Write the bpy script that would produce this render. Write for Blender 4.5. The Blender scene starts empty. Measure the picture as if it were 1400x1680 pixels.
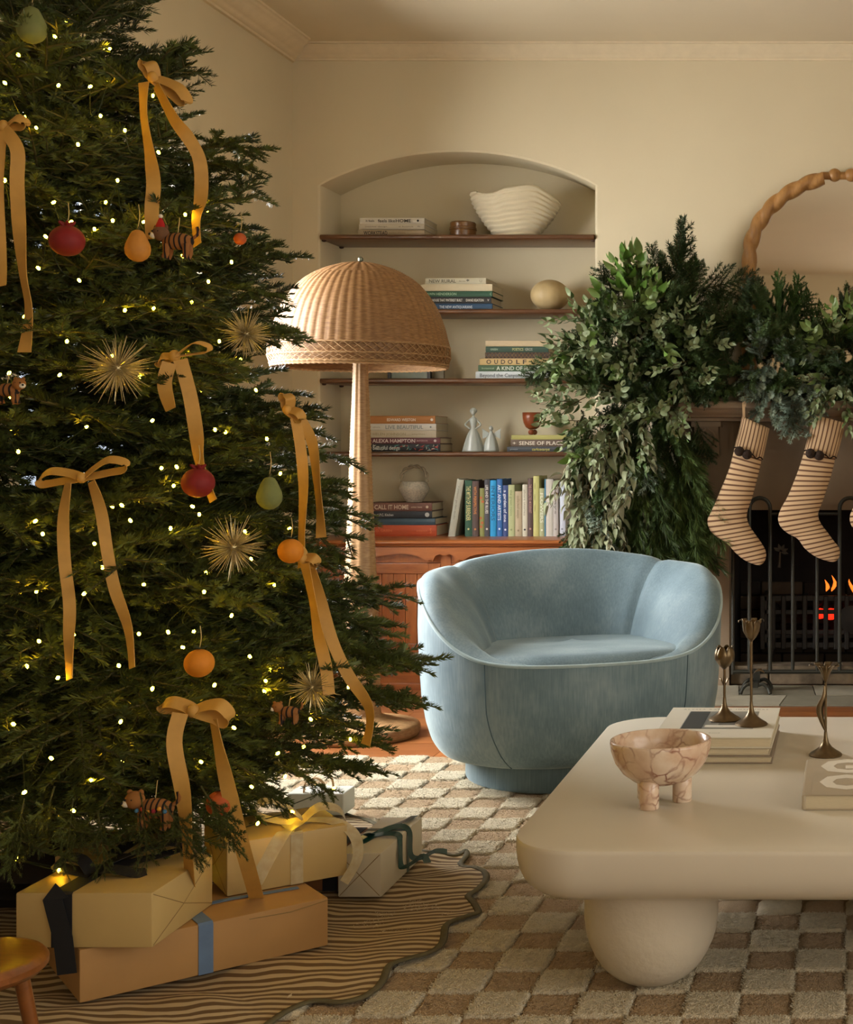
import bpy, bmesh, math, random
import numpy as np
from mathutils import Vector, Matrix, Euler, noise

scene = bpy.context.scene
COL = scene.collection
PI = math.pi
R = math.radians

# ------------------------------------------------------------------ camera
# Level camera, back wall parallel to the picture; the frame is an off-centre crop (lens shift).
F, CX, CY, EYE = 2300.0, 1390.0, 730.0, 1.05
cam_d = bpy.data.cameras.new('camera')
cam_d.sensor_fit = 'HORIZONTAL'
cam_d.sensor_width = 36.0
cam_d.lens = F / 1400.0 * 36.0
cam_d.shift_x = -(CX - 700.0) / 1400.0
cam_d.shift_y = -(840.0 - CY) / 1400.0
cam_d.clip_start = 0.05
cam = bpy.data.objects.new('camera', cam_d)
cam.location = (0, 0, EYE)
cam.rotation_euler = (PI / 2, 0, 0)
COL.objects.link(cam)
scene.camera = cam

# ------------------------------------------------------------------ world, daylight, exposure
w = bpy.data.worlds.new('overcast_sky')
scene.world = w
w.use_nodes = True
w.node_tree.nodes['Background'].inputs[0].default_value = (0.75, 0.86, 1.0, 1)
w.node_tree.nodes['Background'].inputs[1].default_value = 1.0


def area_light(name, loc, rot, sx, sy, power, col):
    d = bpy.data.lights.new(name, 'AREA')
    d.shape = 'RECTANGLE'
    d.size, d.size_y = sx, sy
    d.energy = power
    d.color = col
    o = bpy.data.objects.new(name, d)
    o.location = loc
    o.rotation_euler = rot
    COL.objects.link(o)
    return o


# daylight of the window in the left wall (behind the tree) and of the windows in the right wall, out of the picture
key = area_light('window_daylight', (-3.2, 4.84, 1.72), (0, 0, 0), 1.9, 2.2, 500, (1.0, 0.98, 0.95))
key.rotation_euler = Vector((1.0, -0.02, -0.32)).to_track_quat('-Z', 'Y').to_euler()
area_light('right_window_daylight', (3.20, 0.7, 1.5), (0, R(90), 0), 1.9, 3.2, 86, (1.0, 0.90, 0.74))
area_light('rear_fill_light', (1.55, -2.50, 1.45), (R(90), 0, 0), 2.0, 1.8, 42, (1.0, 0.84, 0.64))  # warm fill added behind the camera to lift the front faces

vs = scene.view_settings
vs.view_transform = 'Standard'
vs.look = 'None'
vs.exposure = 0.12
vs.gamma = 1.0
vs.use_curve_mapping = False
scene.cycles.use_denoising = True
scene.cycles.use_adaptive_sampling = True
scene.cycles.adaptive_threshold = 0.06
scene.cycles.max_bounces = 4
scene.cycles.diffuse_bounces = 3
scene.cycles.glossy_bounces = 3
scene.cycles.transparent_max_bounces = 8
scene.cycles.caustics_reflective = False
scene.cycles.caustics_refractive = False
scene.cycles.sample_clamp_indirect = 4.0
scene.cycles.use_light_tree = False


# ------------------------------------------------------------------ layout helpers
def at(px, py, d):
    return Vector(((px - CX) * d / F, d, EYE - (py - CY) * d / F))


def fl(px, py, z=0.0):
    d = F * (EYE - z) / (py - CY)
    return Vector(((px - CX) * d / F, d, z))


def lin(h):
    h = h.lstrip('#')
    out = []
    for i in (0, 2, 4):
        c = int(h[i:i + 2], 16) / 255
        out.append(c / 12.92 if c <= 0.04045 else ((c + 0.055) / 1.055) ** 2.4)
    return tuple(out) + (1.0,)


# ------------------------------------------------------------------ materials
MATS = {}


def nodes_of(m):
    return m.node_tree.nodes, m.node_tree.links


def base_mat(name):
    m = bpy.data.materials.new(name)
    m.use_nodes = True
    return m, m.node_tree.nodes['Principled BSDF']


def texco(nt, kind='Object', scale=(1, 1, 1), rot=(0, 0, 0)):
    tc = nt.nodes.new('ShaderNodeTexCoord')
    mp = nt.nodes.new('ShaderNodeMapping')
    mp.inputs['Scale'].default_value = scale
    mp.inputs['Rotation'].default_value = rot
    nt.links.new(tc.outputs[kind], mp.inputs['Vector'])
    return mp.outputs['Vector']


def noise_node(nt, vec, scale, detail=3.0, rough=0.55, dist=0.0):
    n = nt.nodes.new('ShaderNodeTexNoise')
    n.inputs['Scale'].default_value = scale
    n.inputs['Detail'].default_value = detail
    n.inputs['Roughness'].default_value = rough
    n.inputs['Distortion'].default_value = dist
    nt.links.new(vec, n.inputs['Vector'])
    return n.outputs['Fac']


def ramp(nt, fac, stops):
    r = nt.nodes.new('ShaderNodeValToRGB')
    el = r.color_ramp.elements
    while len(el) < len(stops):
        el.new(0.5)
    for e, (p, c) in zip(el, stops):
        e.position = p
        e.color = c
    nt.links.new(fac, r.inputs['Fac'])
    return r.outputs['Color']


def bump(nt, bsdf, height, strength=0.3, dist=0.002):
    b = nt.nodes.new('ShaderNodeBump')
    b.inputs['Strength'].default_value = strength
    b.inputs['Distance'].default_value = dist
    nt.links.new(height, b.inputs['Height'])
    nt.links.new(b.outputs['Normal'], bsdf.inputs['Normal'])


def mat(name, col, rough=0.6, var=0.12, scale=8.0, bstr=0.0, bscale=60.0, metal=0.0, stretch=(1, 1, 1), sheen=0.0,
        spec=0.5, coat=0.0, bdist=0.002, trans=0.0):
    """plain procedural material: a colour broken by soft noise, optional fine relief"""
    if name in MATS:
        return MATS[name]
    m, b = base_mat(name)
    nt = m.node_tree
    c = lin(col)
    v = texco(nt, 'Object', stretch)
    f = noise_node(nt, v, scale, 4.0)
    lo = tuple(x * (1 - var) for x in c[:3]) + (1,)
    hi = tuple(min(1, x * (1 + var)) for x in c[:3]) + (1,)
    nt.links.new(ramp(nt, f, [(0.3, lo), (0.7, hi)]), b.inputs['Base Color'])
    b.inputs['Roughness'].default_value = rough
    b.inputs['Metallic'].default_value = metal
    b.inputs['Specular IOR Level'].default_value = spec
    if coat:
        b.inputs['Coat Weight'].default_value = coat
        b.inputs['Coat Roughness'].default_value = 0.15
    if sheen:
        b.inputs['Sheen Weight'].default_value = sheen
        b.inputs['Sheen Roughness'].default_value = 0.4
        b.inputs['Sheen Tint'].default_value = tuple(min(1, x * 1.5 + 0.15) for x in c[:3]) + (1,)
    if trans:
        b.inputs['Transmission Weight'].default_value = trans
    if bstr:
        bump(nt, b, noise_node(nt, texco(nt, 'Object', stretch), bscale, 4.0), bstr, bdist)
    MATS[name] = m
    return m


def wood(name, c1, c2, rough=0.4, scale=5.0, stretch=(1, 12, 12), coat=0.15):
    """grain runs along the axis with the smallest stretch"""
    if name in MATS:
        return MATS[name]
    m, b = base_mat(name)
    nt = m.node_tree
    v = texco(nt, 'Object', stretch)
    f = noise_node(nt, v, scale, 6.0, 0.6, 0.6)
    nt.links.new(ramp(nt, f, [(0.25, lin(c1)), (0.5, tuple((a + d) / 2 for a, d in zip(lin(c1), lin(c2)))), (0.75, lin(c2))]),
                 b.inputs['Base Color'])
    b.inputs['Roughness'].default_value = rough
    b.inputs['Coat Weight'].default_value = coat
    b.inputs['Coat Roughness'].default_value = 0.25
    bump(nt, b, f, 0.08, 0.001)
    MATS[name] = m
    return m


def emit(name, col, strength):
    if name in MATS:
        return MATS[name]
    m, b = base_mat(name)
    nt = m.node_tree
    f = noise_node(nt, texco(nt, 'Object'), 30.0, 1.0)
    c = lin(col)
    nt.links.new(ramp(nt, f, [(0.3, tuple(x * 0.9 for x in c[:3]) + (1,)), (0.7, c)]), b.inputs['Emission Color'])
    b.inputs['Base Color'].default_value = c
    b.inputs['Emission Strength'].default_value = strength
    MATS[name] = m
    return m


# ------------------------------------------------------------------ mesh collector
OFF = {}


class MB:
    def __init__(s):
        s.v, s.f, s.uv = [], [], {}

    def add(s, verts, faces):
        n = len(s.v)
        s.v.extend(Vector(p) for p in verts)
        s.f.extend(tuple(i + n for i in q) for q in faces)
        return n

    def box(s, x0, x1, y0, y1, z0, z1):
        s.add([(x0, y0, z0), (x1, y0, z0), (x1, y1, z0), (x0, y1, z0), (x0, y0, z1), (x1, y0, z1), (x1, y1, z1), (x0, y1, z1)],
              [(0, 3, 2, 1), (4, 5, 6, 7), (0, 1, 5, 4), (1, 2, 6, 5), (2, 3, 7, 6), (3, 0, 4, 7)])
        return s

    def obox(s, o, u, v, wv):
        """box from a corner and three edge vectors"""
        o, u, v, wv = Vector(o), Vector(u), Vector(v), Vector(wv)
        P = [o, o + u, o + u + v, o + v]
        s.add(P + [p + wv for p in P], [(0, 3, 2, 1), (4, 5, 6, 7), (0, 1, 5, 4), (1, 2, 6, 5), (2, 3, 7, 6), (3, 0, 4, 7)])
        return s

    def rings(s, rings, close=True, cap0=True, cap1=True, uvs=None):
        m = len(rings[0])
        n = len(s.v)
        for r in rings:
            s.v.extend(Vector(p) for p in r)
        k = m if close else m - 1
        for i in range(len(rings) - 1):
            for j in range(k):
                a, b = n + i * m + j, n + i * m + (j + 1) % m
                if uvs:
                    s.uv[len(s.f)] = [(j / m, uvs[i]), ((j + 1) / m, uvs[i]), ((j + 1) / m, uvs[i + 1]), (j / m, uvs[i + 1])]
                s.f.append((a, b, b + m, a + m))
        if cap0:
            s.f.append(tuple(n + j for j in range(m - 1, -1, -1)))
        if cap1:
            s.f.append(tuple(n + (len(rings) - 1) * m + j for j in range(m)))
        return s

    def lathe(s, prof, c=(0, 0, 0), n=32, axis='z', cap0=True, cap1=True):
        c = Vector(c)
        rs = []
        for r, z in prof:
            ring = []
            for j in range(n):
                a = 2 * PI * j / n
                p = Vector((r * math.cos(a), r * math.sin(a), z))
                if axis == 'y':
                    p = Vector((p.x, -p.z, p.y))
                elif axis == 'x':
                    p = Vector((p.z, p.x, p.y))
                ring.append(c + p)
            rs.append(ring)
        return s.rings(rs, True, cap0, cap1)

    def tube(s, pts, rad, n=8, cap=True):
        pts = [Vector(p) for p in pts]
        m = len(pts)
        rad = rad if isinstance(rad, (list, tuple)) else [rad] * m
        up = None
        rs = []
        for i, p in enumerate(pts):
            t = (pts[min(i + 1, m - 1)] - pts[max(i - 1, 0)])
            t = t.normalized() if t.length > 1e-9 else Vector((0, 0, 1))
            if up is None:
                up = t.cross(Vector((0, 0, 1)))
                if up.length < 1e-3:
                    up = t.cross(Vector((0, 1, 0)))
                up.normalize()
            up = (up - t * up.dot(t)).normalized()
            bn = t.cross(up)
            rs.append([p + (up * math.cos(2 * PI * j / n) + bn * math.sin(2 * PI * j / n)) * rad[i] for j in range(n)])
        return s.rings(rs, True, cap, cap)

    def ball(s, c, r, n=16, m=10):
        c = Vector(c)
        r = r if isinstance(r, (tuple, list, Vector)) else (r, r, r)
        rs = []
        for i in range(1, m):
            t = PI * i / m
            rs.append([c + Vector((r[0] * math.sin(t) * math.cos(2 * PI * j / n), r[1] * math.sin(t) * math.sin(2 * PI * j / n),
                                   -r[2] * math.cos(t))) for j in range(n)])
        s.rings(rs, True, False, False)
        b = len(s.v) - n * (m - 1)
        s.v.append(c + Vector((0, 0, -r[2])))
        s.v.append(c + Vector((0, 0, r[2])))
        lo, hi = len(s.v) - 2, len(s.v) - 1
        for j in range(n):
            s.f.append((lo, b + (j + 1) % n, b + j))
            q = b + n * (m - 2)
            s.f.append((hi, q + j, q + (j + 1) % n))
        return s

    def strip(s, pts, width, wv, th=0.0012):
        """a ribbon: path points, width (or list), width direction (vector or list)"""
        pts = [Vector(p) for p in pts]
        m = len(pts)
        rs = []
        for i, p in enumerate(pts):
            t = (pts[min(i + 1, m - 1)] - pts[max(i - 1, 0)]).normalized()
            wd = Vector(wv[i] if isinstance(wv, list) else wv)
            wd = (wd - t * wd.dot(t))
            wd = wd.normalized() if wd.length > 1e-6 else Vector((1, 0, 0))
            nn = t.cross(wd) * th * 0.5
            hw = wd * (width[i] if isinstance(width, list) else width) * 0.5
            rs.append([p - hw - nn, p + hw - nn, p + hw + nn, p - hw + nn])
        return s.rings(rs, True)

    def prism(s, poly, y0, y1):
        """polygon in XZ extruded along Y"""
        n = len(poly)
        s.add([(x, y0, z) for x, z in poly] + [(x, y1, z) for x, z in poly],
              [tuple(range(n)), tuple(range(2 * n - 1, n - 1, -1))] + [(j, j + n, (j + 1) % n + n, (j + 1) % n) for j in range(n)])
        return s

    def build(s, name, material=None, parent=None, smooth=False, local=False, fix=True):
        me = bpy.data.meshes.new(name)
        off = Vector((0, 0, 0)) if (parent is None or local) else OFF[parent]
        me.from_pydata([tuple(p - off) for p in s.v], [], s.f)
        if s.uv:
            uvl = me.uv_layers.new(name='UVMap')
            for pi, pl in enumerate(me.polygons):
                if pi in s.uv:
                    for k, li in enumerate(pl.loop_indices):
                        uvl.data[li].uv = s.uv[pi][k]
        if fix:
            bm = bmesh.new()
            bm.from_mesh(me)
            bmesh.ops.recalc_face_normals(bm, faces=bm.faces)
            bm.to_mesh(me)
            bm.free()
        return link(name, me, material, parent, smooth)


def link(name, me, material=None, parent=None, smooth=False):
    if material is not None and not me.materials:
        me.materials.append(material)
    if smooth:
        me.polygons.foreach_set('use_smooth', [True] * len(me.polygons))
        if smooth != 'all':
            try:
                me.set_sharp_from_angle(angle=R(smooth if smooth is not True else 40))
            except Exception:
                pass
    o = bpy.data.objects.new(name, me)
    COL.objects.link(o)
    if parent is not None:
        o.parent = parent
        OFF[o] = OFF.get(parent, Vector((0, 0, 0)))
    else:
        OFF[o] = Vector((0, 0, 0))
    return o


def bevel_box(x0, x1, y0, y1, z0, z1, r=0.003, seg=2):
    bm = bmesh.new()
    bmesh.ops.create_cube(bm, size=1.0)
    for v in bm.verts:
        v.co = Vector(((x0 + x1) / 2 + v.co.x * (x1 - x0), (y0 + y1) / 2 + v.co.y * (y1 - y0), (z0 + z1) / 2 + v.co.z * (z1 - z0)))
    bmesh.ops.bevel(bm, geom=list(bm.edges), offset=r, segments=seg, affect='EDGES', profile=0.5)
    mb = MB()
    mb.v = [v.co.copy() for v in bm.verts]
    bm.verts.index_update()
    mb.f = [tuple(v.index for v in f.verts) for f in bm.faces]
    bm.free()
    return mb


def join(*mbs):
    r = MB()
    for m in mbs:
        r.add(m.v, m.f)
    return r


def xf(mb, M):
    mb.v = [M @ p for p in mb.v]
    return mb


def thing(name, label, cat, loc=(0, 0, 0), rot=(0, 0, 0), group=None):
    o = bpy.data.objects.new(name, None)
    o.empty_display_size = 0.05
    COL.objects.link(o)
    o.location = loc
    o.rotation_euler = rot
    OFF[o] = Vector(loc)
    return tag(o, label, cat, group)


def tag(o, label, cat, group=None, kind=None):
    o['label'] = label
    o['category'] = cat
    if group:
        o['group'] = group
    if kind:
        o['kind'] = kind
    return o


def struct(o):
    o['kind'] = 'structure'
    return o


def cat_rom(pts, n=8):
    pts = [Vector(p) for p in pts]
    out = []
    for i in range(len(pts) - 1):
        p0, p1, p2, p3 = pts[max(i - 1, 0)], pts[i], pts[i + 1], pts[min(i + 2, len(pts) - 1)]
        for k in range(n):
            t = k / n
            out.append(0.5 * ((2 * p1) + (p2 - p0) * t + (2 * p0 - 5 * p1 + 4 * p2 - p3) * t * t + (3 * p1 - p0 - 3 * p2 + p3) * t ** 3))
    out.append(pts[-1])
    return out


def interp(x, tab):
    if x <= tab[0][0]:
        return tab[0][1]
    for (a, b), (c, d) in zip(tab, tab[1:]):
        if x <= c:
            return b + (d - b) * (x - a) / (c - a)
    return tab[-1][1]


def sstep(a, b, x):
    t = max(0.0, min(1.0, (x - a) / (b - a)))
    return t * t * (3 - 2 * t)


def lettering(body, height, material, parent, M, name='lettering', bold=0.0, squash=1.0, width=None, align='LEFT'):
    """flat printed letters: text mesh in the XY plane transformed by M (local to parent)"""
    cu = bpy.data.curves.new('letters', 'FONT')
    cu.body = body
    cu.size = height * 1.38
    cu.align_x = align
    cu.resolution_u = 2
    cu.offset = bold or height * 0.022
    tmp = bpy.data.objects.new('letters', cu)
    me = bpy.data.meshes.new_from_object(tmp)
    bpy.data.objects.remove(tmp)
    bpy.data.curves.remove(cu)
    n = len(me.vertices)
    co = np.empty(n * 3, dtype=np.float32)
    me.vertices.foreach_get('co', co)
    co = co.reshape(-1, 3)
    if n:
        if width:
            wx = co[:, 0].max() - co[:, 0].min()
            co[:, 0] = (co[:, 0] - co[:, 0].min()) * (width / max(wx, 1e-6))
        co[:, 0] *= squash
        me.vertices.foreach_set('co', co.ravel())
        me.transform(M)
    me.materials.clear()
    return link(name, me, material, parent)

# ------------------------------------------------------------------ the room
XL, XR, YB, YF, ZC = -2.453, 2.9, 6.2, -2.2, 2.81
NL, NR, NB, NSP, NRISE = -2.329, -1.116, 6.45, 2.198, 0.146      # niche
OX0, OX1, OZ = -0.512, 0.532, 0.767                                  # fireplace opening

m_wall = mat('warm_plaster', '#d2c5a5', 0.85, 0.035, 1.6, 0.05, 180, bdist=0.0008)
m_ceil = mat('ceiling_paint', '#d6c8aa', 0.9, 0.03, 1.2)
m_trim = mat('cornice_paint', '#dacaa9', 0.75, 0.04, 20, 0.12, 30, bdist=0.003)
m_white = mat('window_paint', '#d9d2c2', 0.5, 0.03, 3)


def arch_pts(n=28, off=0.0):
    c = (NL + NR) / 2
    hw = (NR - NL) / 2
    rad = (hw * hw + NRISE * NRISE) / (2 * NRISE)
    cz = NSP + NRISE - rad
    a0 = math.asin(hw / rad)
    return [(c - (rad + off) * math.sin(a0 - 2 * a0 * i / n), cz + (rad + off) * math.cos(a0 - 2 * a0 * i / n)) for i in range(n + 1)]


# back wall: one sheet with the arched niche and the fireplace opening cut out, niche lining folded back from it
mb = MB()
arc = arch_pts()
EDGE = 0.012
poly = [(XL, 0), (NL - EDGE, 0), (NL - EDGE, NSP)] + arch_pts(28, EDGE)[1:-1] + [(NR + EDGE, NSP), (NR + EDGE, 0), (OX0, 0), (OX0, OZ), (OX1, OZ), (OX1, 0),
                                                (XR, 0), (XR, ZC), (XL, ZC)]
n0 = mb.add([(x, YB, z) for x, z in poly], [tuple(range(len(poly)))])
outer = [(NL - EDGE, 0), (NL - EDGE, NSP)] + arch_pts(28, EDGE)[1:-1] + [(NR + EDGE, NSP), (NR + EDGE, 0)]
inner = [(NL, 0), (NL, NSP)] + arc[1:-1] + [(NR, NSP), (NR, 0)]
mid = [((a[0] * 0.3 + b[0] * 0.7), (a[1] * 0.3 + b[1] * 0.7)) for a, b in zip(outer, inner)]
L = [[(x, YB, z) for x, z in outer], [(x, YB + EDGE * 0.3, z) for x, z in mid], [(x, YB + EDGE, z) for x, z in inner],
     [(x, NB, z) for x, z in inner]]
mb.rings(L, False, False, False)
mb.add([(x, NB, z) for x, z in inner], [tuple(range(len(inner)))])
wall_back = struct(mb.build('wall_back', m_wall, smooth=35))

# the other walls
WY0, WY1, WZ0, WZ1 = 4.12, 5.32, 0.45, 2.12
mb = MB()
mb.box(XL - 0.2, XL, YF, WY0, 0, ZC).box(XL - 0.2, XL, WY1, YB + 0.3, 0, ZC).box(XL - 0.2, XL, WY0, WY1, 0, WZ0).box(XL - 0.2, XL, WY0, WY1, WZ1, ZC)
struct(mb.build('wall_left', m_wall))
RY0, RY1, RZ0, RZ1 = -0.9, 2.3, 0.5, 2.5
mb = MB()
mb.box(XR, XR + 0.15, YF, RY0, 0, ZC).box(XR, XR + 0.15, RY1, YB + 0.3, 0, ZC).box(XR, XR + 0.15, RY0, RY1, 0, RZ0).box(XR, XR + 0.15, RY0, RY1, RZ1, ZC)
struct(mb.build('wall_right', m_wall))
QX0, QX1 = 0.5, 2.6
mb = MB()
mb.box(XL, QX0, YF - 0.15, YF, 0, ZC).box(QX1, XR, YF - 0.15, YF, 0, ZC).box(QX0, QX1, YF - 0.15, YF, 0, RZ0).box(QX0, QX1, YF - 0.15, YF, RZ1, ZC)
struct(mb.build('wall_rear', m_wall))
struct(MB().box(XL - 0.2, XR + 0.15, YF - 0.15, YB + 0.6, ZC, ZC + 0.1).build('ceiling', m_ceil))

# windows: frame, glazing bars and panes
m_glass = bpy.data.materials.new('window_glass')
m_glass.use_nodes = True
nt = m_glass.node_tree
nt.nodes.clear()
o_ = nt.nodes.new('ShaderNodeOutputMaterial')
mx = nt.nodes.new('ShaderNodeMixShader')
tr = nt.nodes.new('ShaderNodeBsdfTransparent')
gl = nt.nodes.new('ShaderNodeBsdfGlossy')
gl.inputs['Roughness'].default_value = 0.03
mx.inputs[0].default_value = 0.06
nt.links.new(tr.outputs[0], mx.inputs[1])
nt.links.new(gl.outputs[0], mx.inputs[2])
nt.links.new(mx.outputs[0], o_.inputs[0])


def window(name, org, u, wid, hei, cols, rows, depthv):
    """org = lower corner, u = unit vector along the wall"""
    u, dv, z = Vector(u), Vector(depthv), Vector((0, 0, 1))
    org = Vector(org)
    t = 0.05
    mb = MB()
    mb.obox(org, u * t, dv * 0.07, z * hei).obox(org + u * (wid - t), u * t, dv * 0.07, z * hei)
    mb.obox(org + u * t, u * (wid - 2 * t), dv * 0.07, z * t).obox(org + u * t + z * (hei - t), u * (wid - 2 * t), dv * 0.07, z * t)
    root = struct(mb.build(name, m_white))
    for k in range(1, cols):
        MB().obox(org + u * (wid * k / cols - 0.014) + z * t + dv * 0.015, u * 0.028, dv * 0.04, z * (hei - 2 * t)).build('glazing_bar', m_white, root)
    for k in range(1, rows):
        MB().obox(org + z * (hei * k / rows - 0.014) + u * t + dv * 0.02, u * (wid - 2 * t), dv * 0.03, z * 0.028).build('glazing_bar', m_white, root)
    for i in range(cols):
        for j in range(rows):
            a, b = max(t, wid * i / cols + 0.014), min(wid - t, wid * (i + 1) / cols - 0.014)
            c, d = max(t, hei * j / rows + 0.014), min(hei - t, hei * (j + 1) / rows - 0.014)
            MB().obox(org + u * a + z * c + dv * 0.033, u * (b - a), dv * 0.004, z * (d - c)).build('pane', m_glass, root)
    return root


window('window_1', (XL - 0.14, WY0, WZ0), (0, 1, 0), WY1 - WY0, WZ1 - WZ0, 2, 3, (1, 0, 0))
window('window_2', (XR + 0.12, RY0, RZ0), (0, 1, 0), RY1 - RY0, RZ1 - RZ0, 5, 2, (-1, 0, 0))
window('rear_fill_window', (QX0, YF - 0.12, RZ0), (1, 0, 0), QX1 - QX0, RZ1 - RZ0, 3, 2, (0, 1, 0))  # unseen, added in the rear wall to let the fill light in
# window casing on the room side of the left wall
mb = MB()
mb.box(XL, XL + 0.02, WY1, WY1 + 0.09, WZ0 - 0.05, WZ1 + 0.09).box(XL, XL + 0.02, WY0 - 0.09, WY0, WZ0 - 0.05, WZ1 + 0.09)
mb.box(XL, XL + 0.02, WY0, WY1, WZ1, WZ1 + 0.09).box(XL - 0.02, XL + 0.05, WY0 - 0.1, WY1 + 0.1, WZ0 - 0.05, WZ0)
struct(mb.build('trim_3', m_white))

# cornice: swept plaster profile (distance from wall, distance below ceiling)
CP = [(0, 0.062), (0.010, 0.062), (0.012, 0.054), (0.020, 0.052), (0.024, 0.044), (0.034, 0.040), (0.048, 0.030), (0.056, 0.018),
      (0.070, 0.014), (0.074, 0.007), (0.086, 0.006), (0.088, 0.0)]
mb = MB()
mb.rings([[(XL + a, YB - a, ZC - b) for a, b in CP], [(XR, YB - a, ZC - b) for a, b in CP]], False, False, False)
struct(mb.build('trim_1', m_trim, smooth=50))
mb = MB()
CL = [(a * 1.5, b * 1.12) for a, b in CP]
mb.rings([[(XL + a, YF, ZC - b) for a, b in CL], [(XL + a, YB - a, ZC - b) for a, b in CL]], False, False, False)
struct(mb.build('trim_2', m_trim, smooth=50))
struct(MB().box(XL, XL + 0.018, YF, YB, 0, 0.14).build('baseboard_left', m_white))
struct(MB().box(NR + 0.06, -0.8, YB - 0.018, YB, 0, 0.14).build('baseboard_back', m_white))

# floor: sub-floor slab and the boards that show between rug, cabinet and hearth
m_sub = mat('dark_subfloor', '#3a2114', 0.7)
floor = struct(MB().box(XL - 0.1, XR + 0.1, YF - 0.1, YB + 0.6, -0.08, -0.012).build('floor', m_sub))
m_fl = [wood('floor_board_wood_%d' % i, a, b, 0.32, 3.0, (1.2, 14, 14), 0.25) for i, (a, b) in enumerate(
    [('#7d4a26', '#9c6336'), ('#8a5129', '#a86c3c'), ('#744322', '#925b31')])]
rnd = random.Random(4)
bw = 0.115
y = 4.36
row = 0
while y < YB - 0.0:
    x = XL - rnd.uniform(0, 0.8)
    while x < 1.3:
        ln = rnd.uniform(0.9, 1.6)
        y1 = min(y + bw, YB)
        MB().box(max(x, XL), min(x + ln, 1.3) - 0.0018, y, y1 - 0.0018, -0.014, rnd.uniform(-0.0006, 0.0)).build('floor_board', m_fl[rnd.randrange(3)], floor)
        x += ln
    y += bw
    row += 1
# the rest of the boards, out of sight under the rug and behind the camera
mb = MB()
y = 4.36 - bw
while y > YF:
    mb.box(XL, XR, y, y + bw - 0.0018, -0.014, -0.0006)
    y -= bw
y = 4.36
while y < YB:
    mb.box(1.3, XR, y, min(y + bw, YB) - 0.0018, -0.014, -0.0006)
    y += bw
mb.build('floor_boards', m_fl[1], floor)['kind'] = 'stuff'

# ------------------------------------------------------------------ shelves in the niche
m_shelf = wood('walnut_shelf', '#472b18', '#694526', 0.35, 4.0, (1.5, 16, 16), 0.3)
m_cleat = mat('dark_cleat', '#3d2416', 0.6)
SHZ = [1.980, 1.651, 1.344, 1.020]
SHL = ['topmost walnut shelf board in the arched niche', 'walnut shelf board second from the top of the niche',
       'walnut shelf board third from the top of the niche', 'walnut shelf board lowest in the niche, above the cabinet ledge']
for z, lb in zip(SHZ, SHL):
    t = thing('wall_shelf', lb, 'shelf', ((NL + NR) / 2, 6.3, z - 0.02), group='niche shelves')
    # board with a rounded nose
    prof = [(NB, z - 0.022), (NB, z), (6.195, z), (6.188, z - 0.004), (6.185, z - 0.011), (6.188, z - 0.018), (6.195, z - 0.022)]
    mb = MB()
    mb.rings([[(NL + 0.002, a, b) for a, b in prof], [(NR - 0.002, a, b) for a, b in prof]])
    mb.build('board', m_shelf, t, smooth=50)
    for xx in (NL + 0.002, NR - 0.018):
        for yy in (6.215, NB - 0.02):
            MB().lathe([(0.004, -0.03), (0.009, -0.028), (0.011, -0.022)], (xx + 0.008, yy, z), 10).build('shelf_peg', m_cleat, t, smooth=True)

# ------------------------------------------------------------------ built-in cabinet under the niche
m_cab = wood('cherry_wood', '#7c4320', '#a5622f', 0.33, 3.5, (10, 10, 1.2), 0.35)
m_cabh = wood('cherry_wood_lengthwise', '#7c4320', '#a66330', 0.33, 3.5, (1.2, 12, 12), 0.35)
m_dark = mat('cabinet_shadow_gap', '#2a150b', 0.8)
CF = 6.02                                   # front of the doors
cx = lambda px, d=CF: (px - CX) * d / F
cz = lambda py, d=CF: EYE - (py - CY) * d / F
cab = thing('sideboard_cabinet', 'built-in cherry wood cabinet with planked doors under the niche', 'cabinet', ((NL + NR) / 2, 6.2, 0))
CL0, CL1 = NL + 0.035, NR - 0.035
zt = 0.644
mb = MB()
mb.box(CL0, CL1, CF + 0.03, YB - 0.003, 0.05, zt - 0.03)
mb.box(NL + 0.004, NR - 0.004, YB - 0.002, NB - 0.002, 0.0, zt - 0.03)
mb.build('body', m_dark, cab)
prof = [(YB - 0.003, zt - 0.03), (YB - 0.003, zt), (5.985, zt), (5.976, zt - 0.004), (5.972, zt - 0.011), (5.976, zt - 0.017), (5.988, zt - 0.02),
        (5.992, zt - 0.028), (6.0, zt - 0.03)]
mb = MB()
mb.rings([[(CL0 - 0.03, a, b) for a, b in prof], [(CL1 + 0.03, a, b) for a, b in prof]])
mb.box(NL + 0.004, NR - 0.004, YB - 0.002, NB - 0.002, zt - 0.03, zt)
mb.build('ledge', m_cabh, cab, smooth=40)
# apron with its scalloped lower edge, mirrored about the middle
half = [(749, 912), (757, 909), (764, 912), (768, 921), (772, 918), (779, 920), (788, 914), (800, 910), (815, 908), (835, 909), (855, 913),
        (875, 917), (900, 920), (930, 920), (950, 917), (966, 912)]
low = [(1498 - a, b) for a, b in half[::-1]][:-1] + half
lowp = [(cx(a, 6.0), cz(b, 6.0)) for a, b in low]
s_ = (CL1 - CL0) / (lowp[-1][0] - lowp[0][0])
lowp = [(CL0 + (a - lowp[0][0]) * s_, b) for a, b in lowp]
MB().prism(lowp + [(CL1, zt - 0.031), (CL0, zt - 0.031)], 5.996, 6.012).build('apron', m_cabh, cab)
zd1, zd0 = cz(924), cz(1080)
xm = (CL0 + CL1) / 2
mb = MB()
for a, b in ((CL0, CL0 + 0.04), (xm - 0.022, xm + 0.022), (CL1 - 0.04, CL1)):
    mb.box(a, b, CF, CF + 0.028, 0.13, zt - 0.035)
mb.box(CL0 + 0.04, xm - 0.022, CF + 0.002, CF + 0.028, zd1 + 0.002, zt - 0.035)
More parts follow.
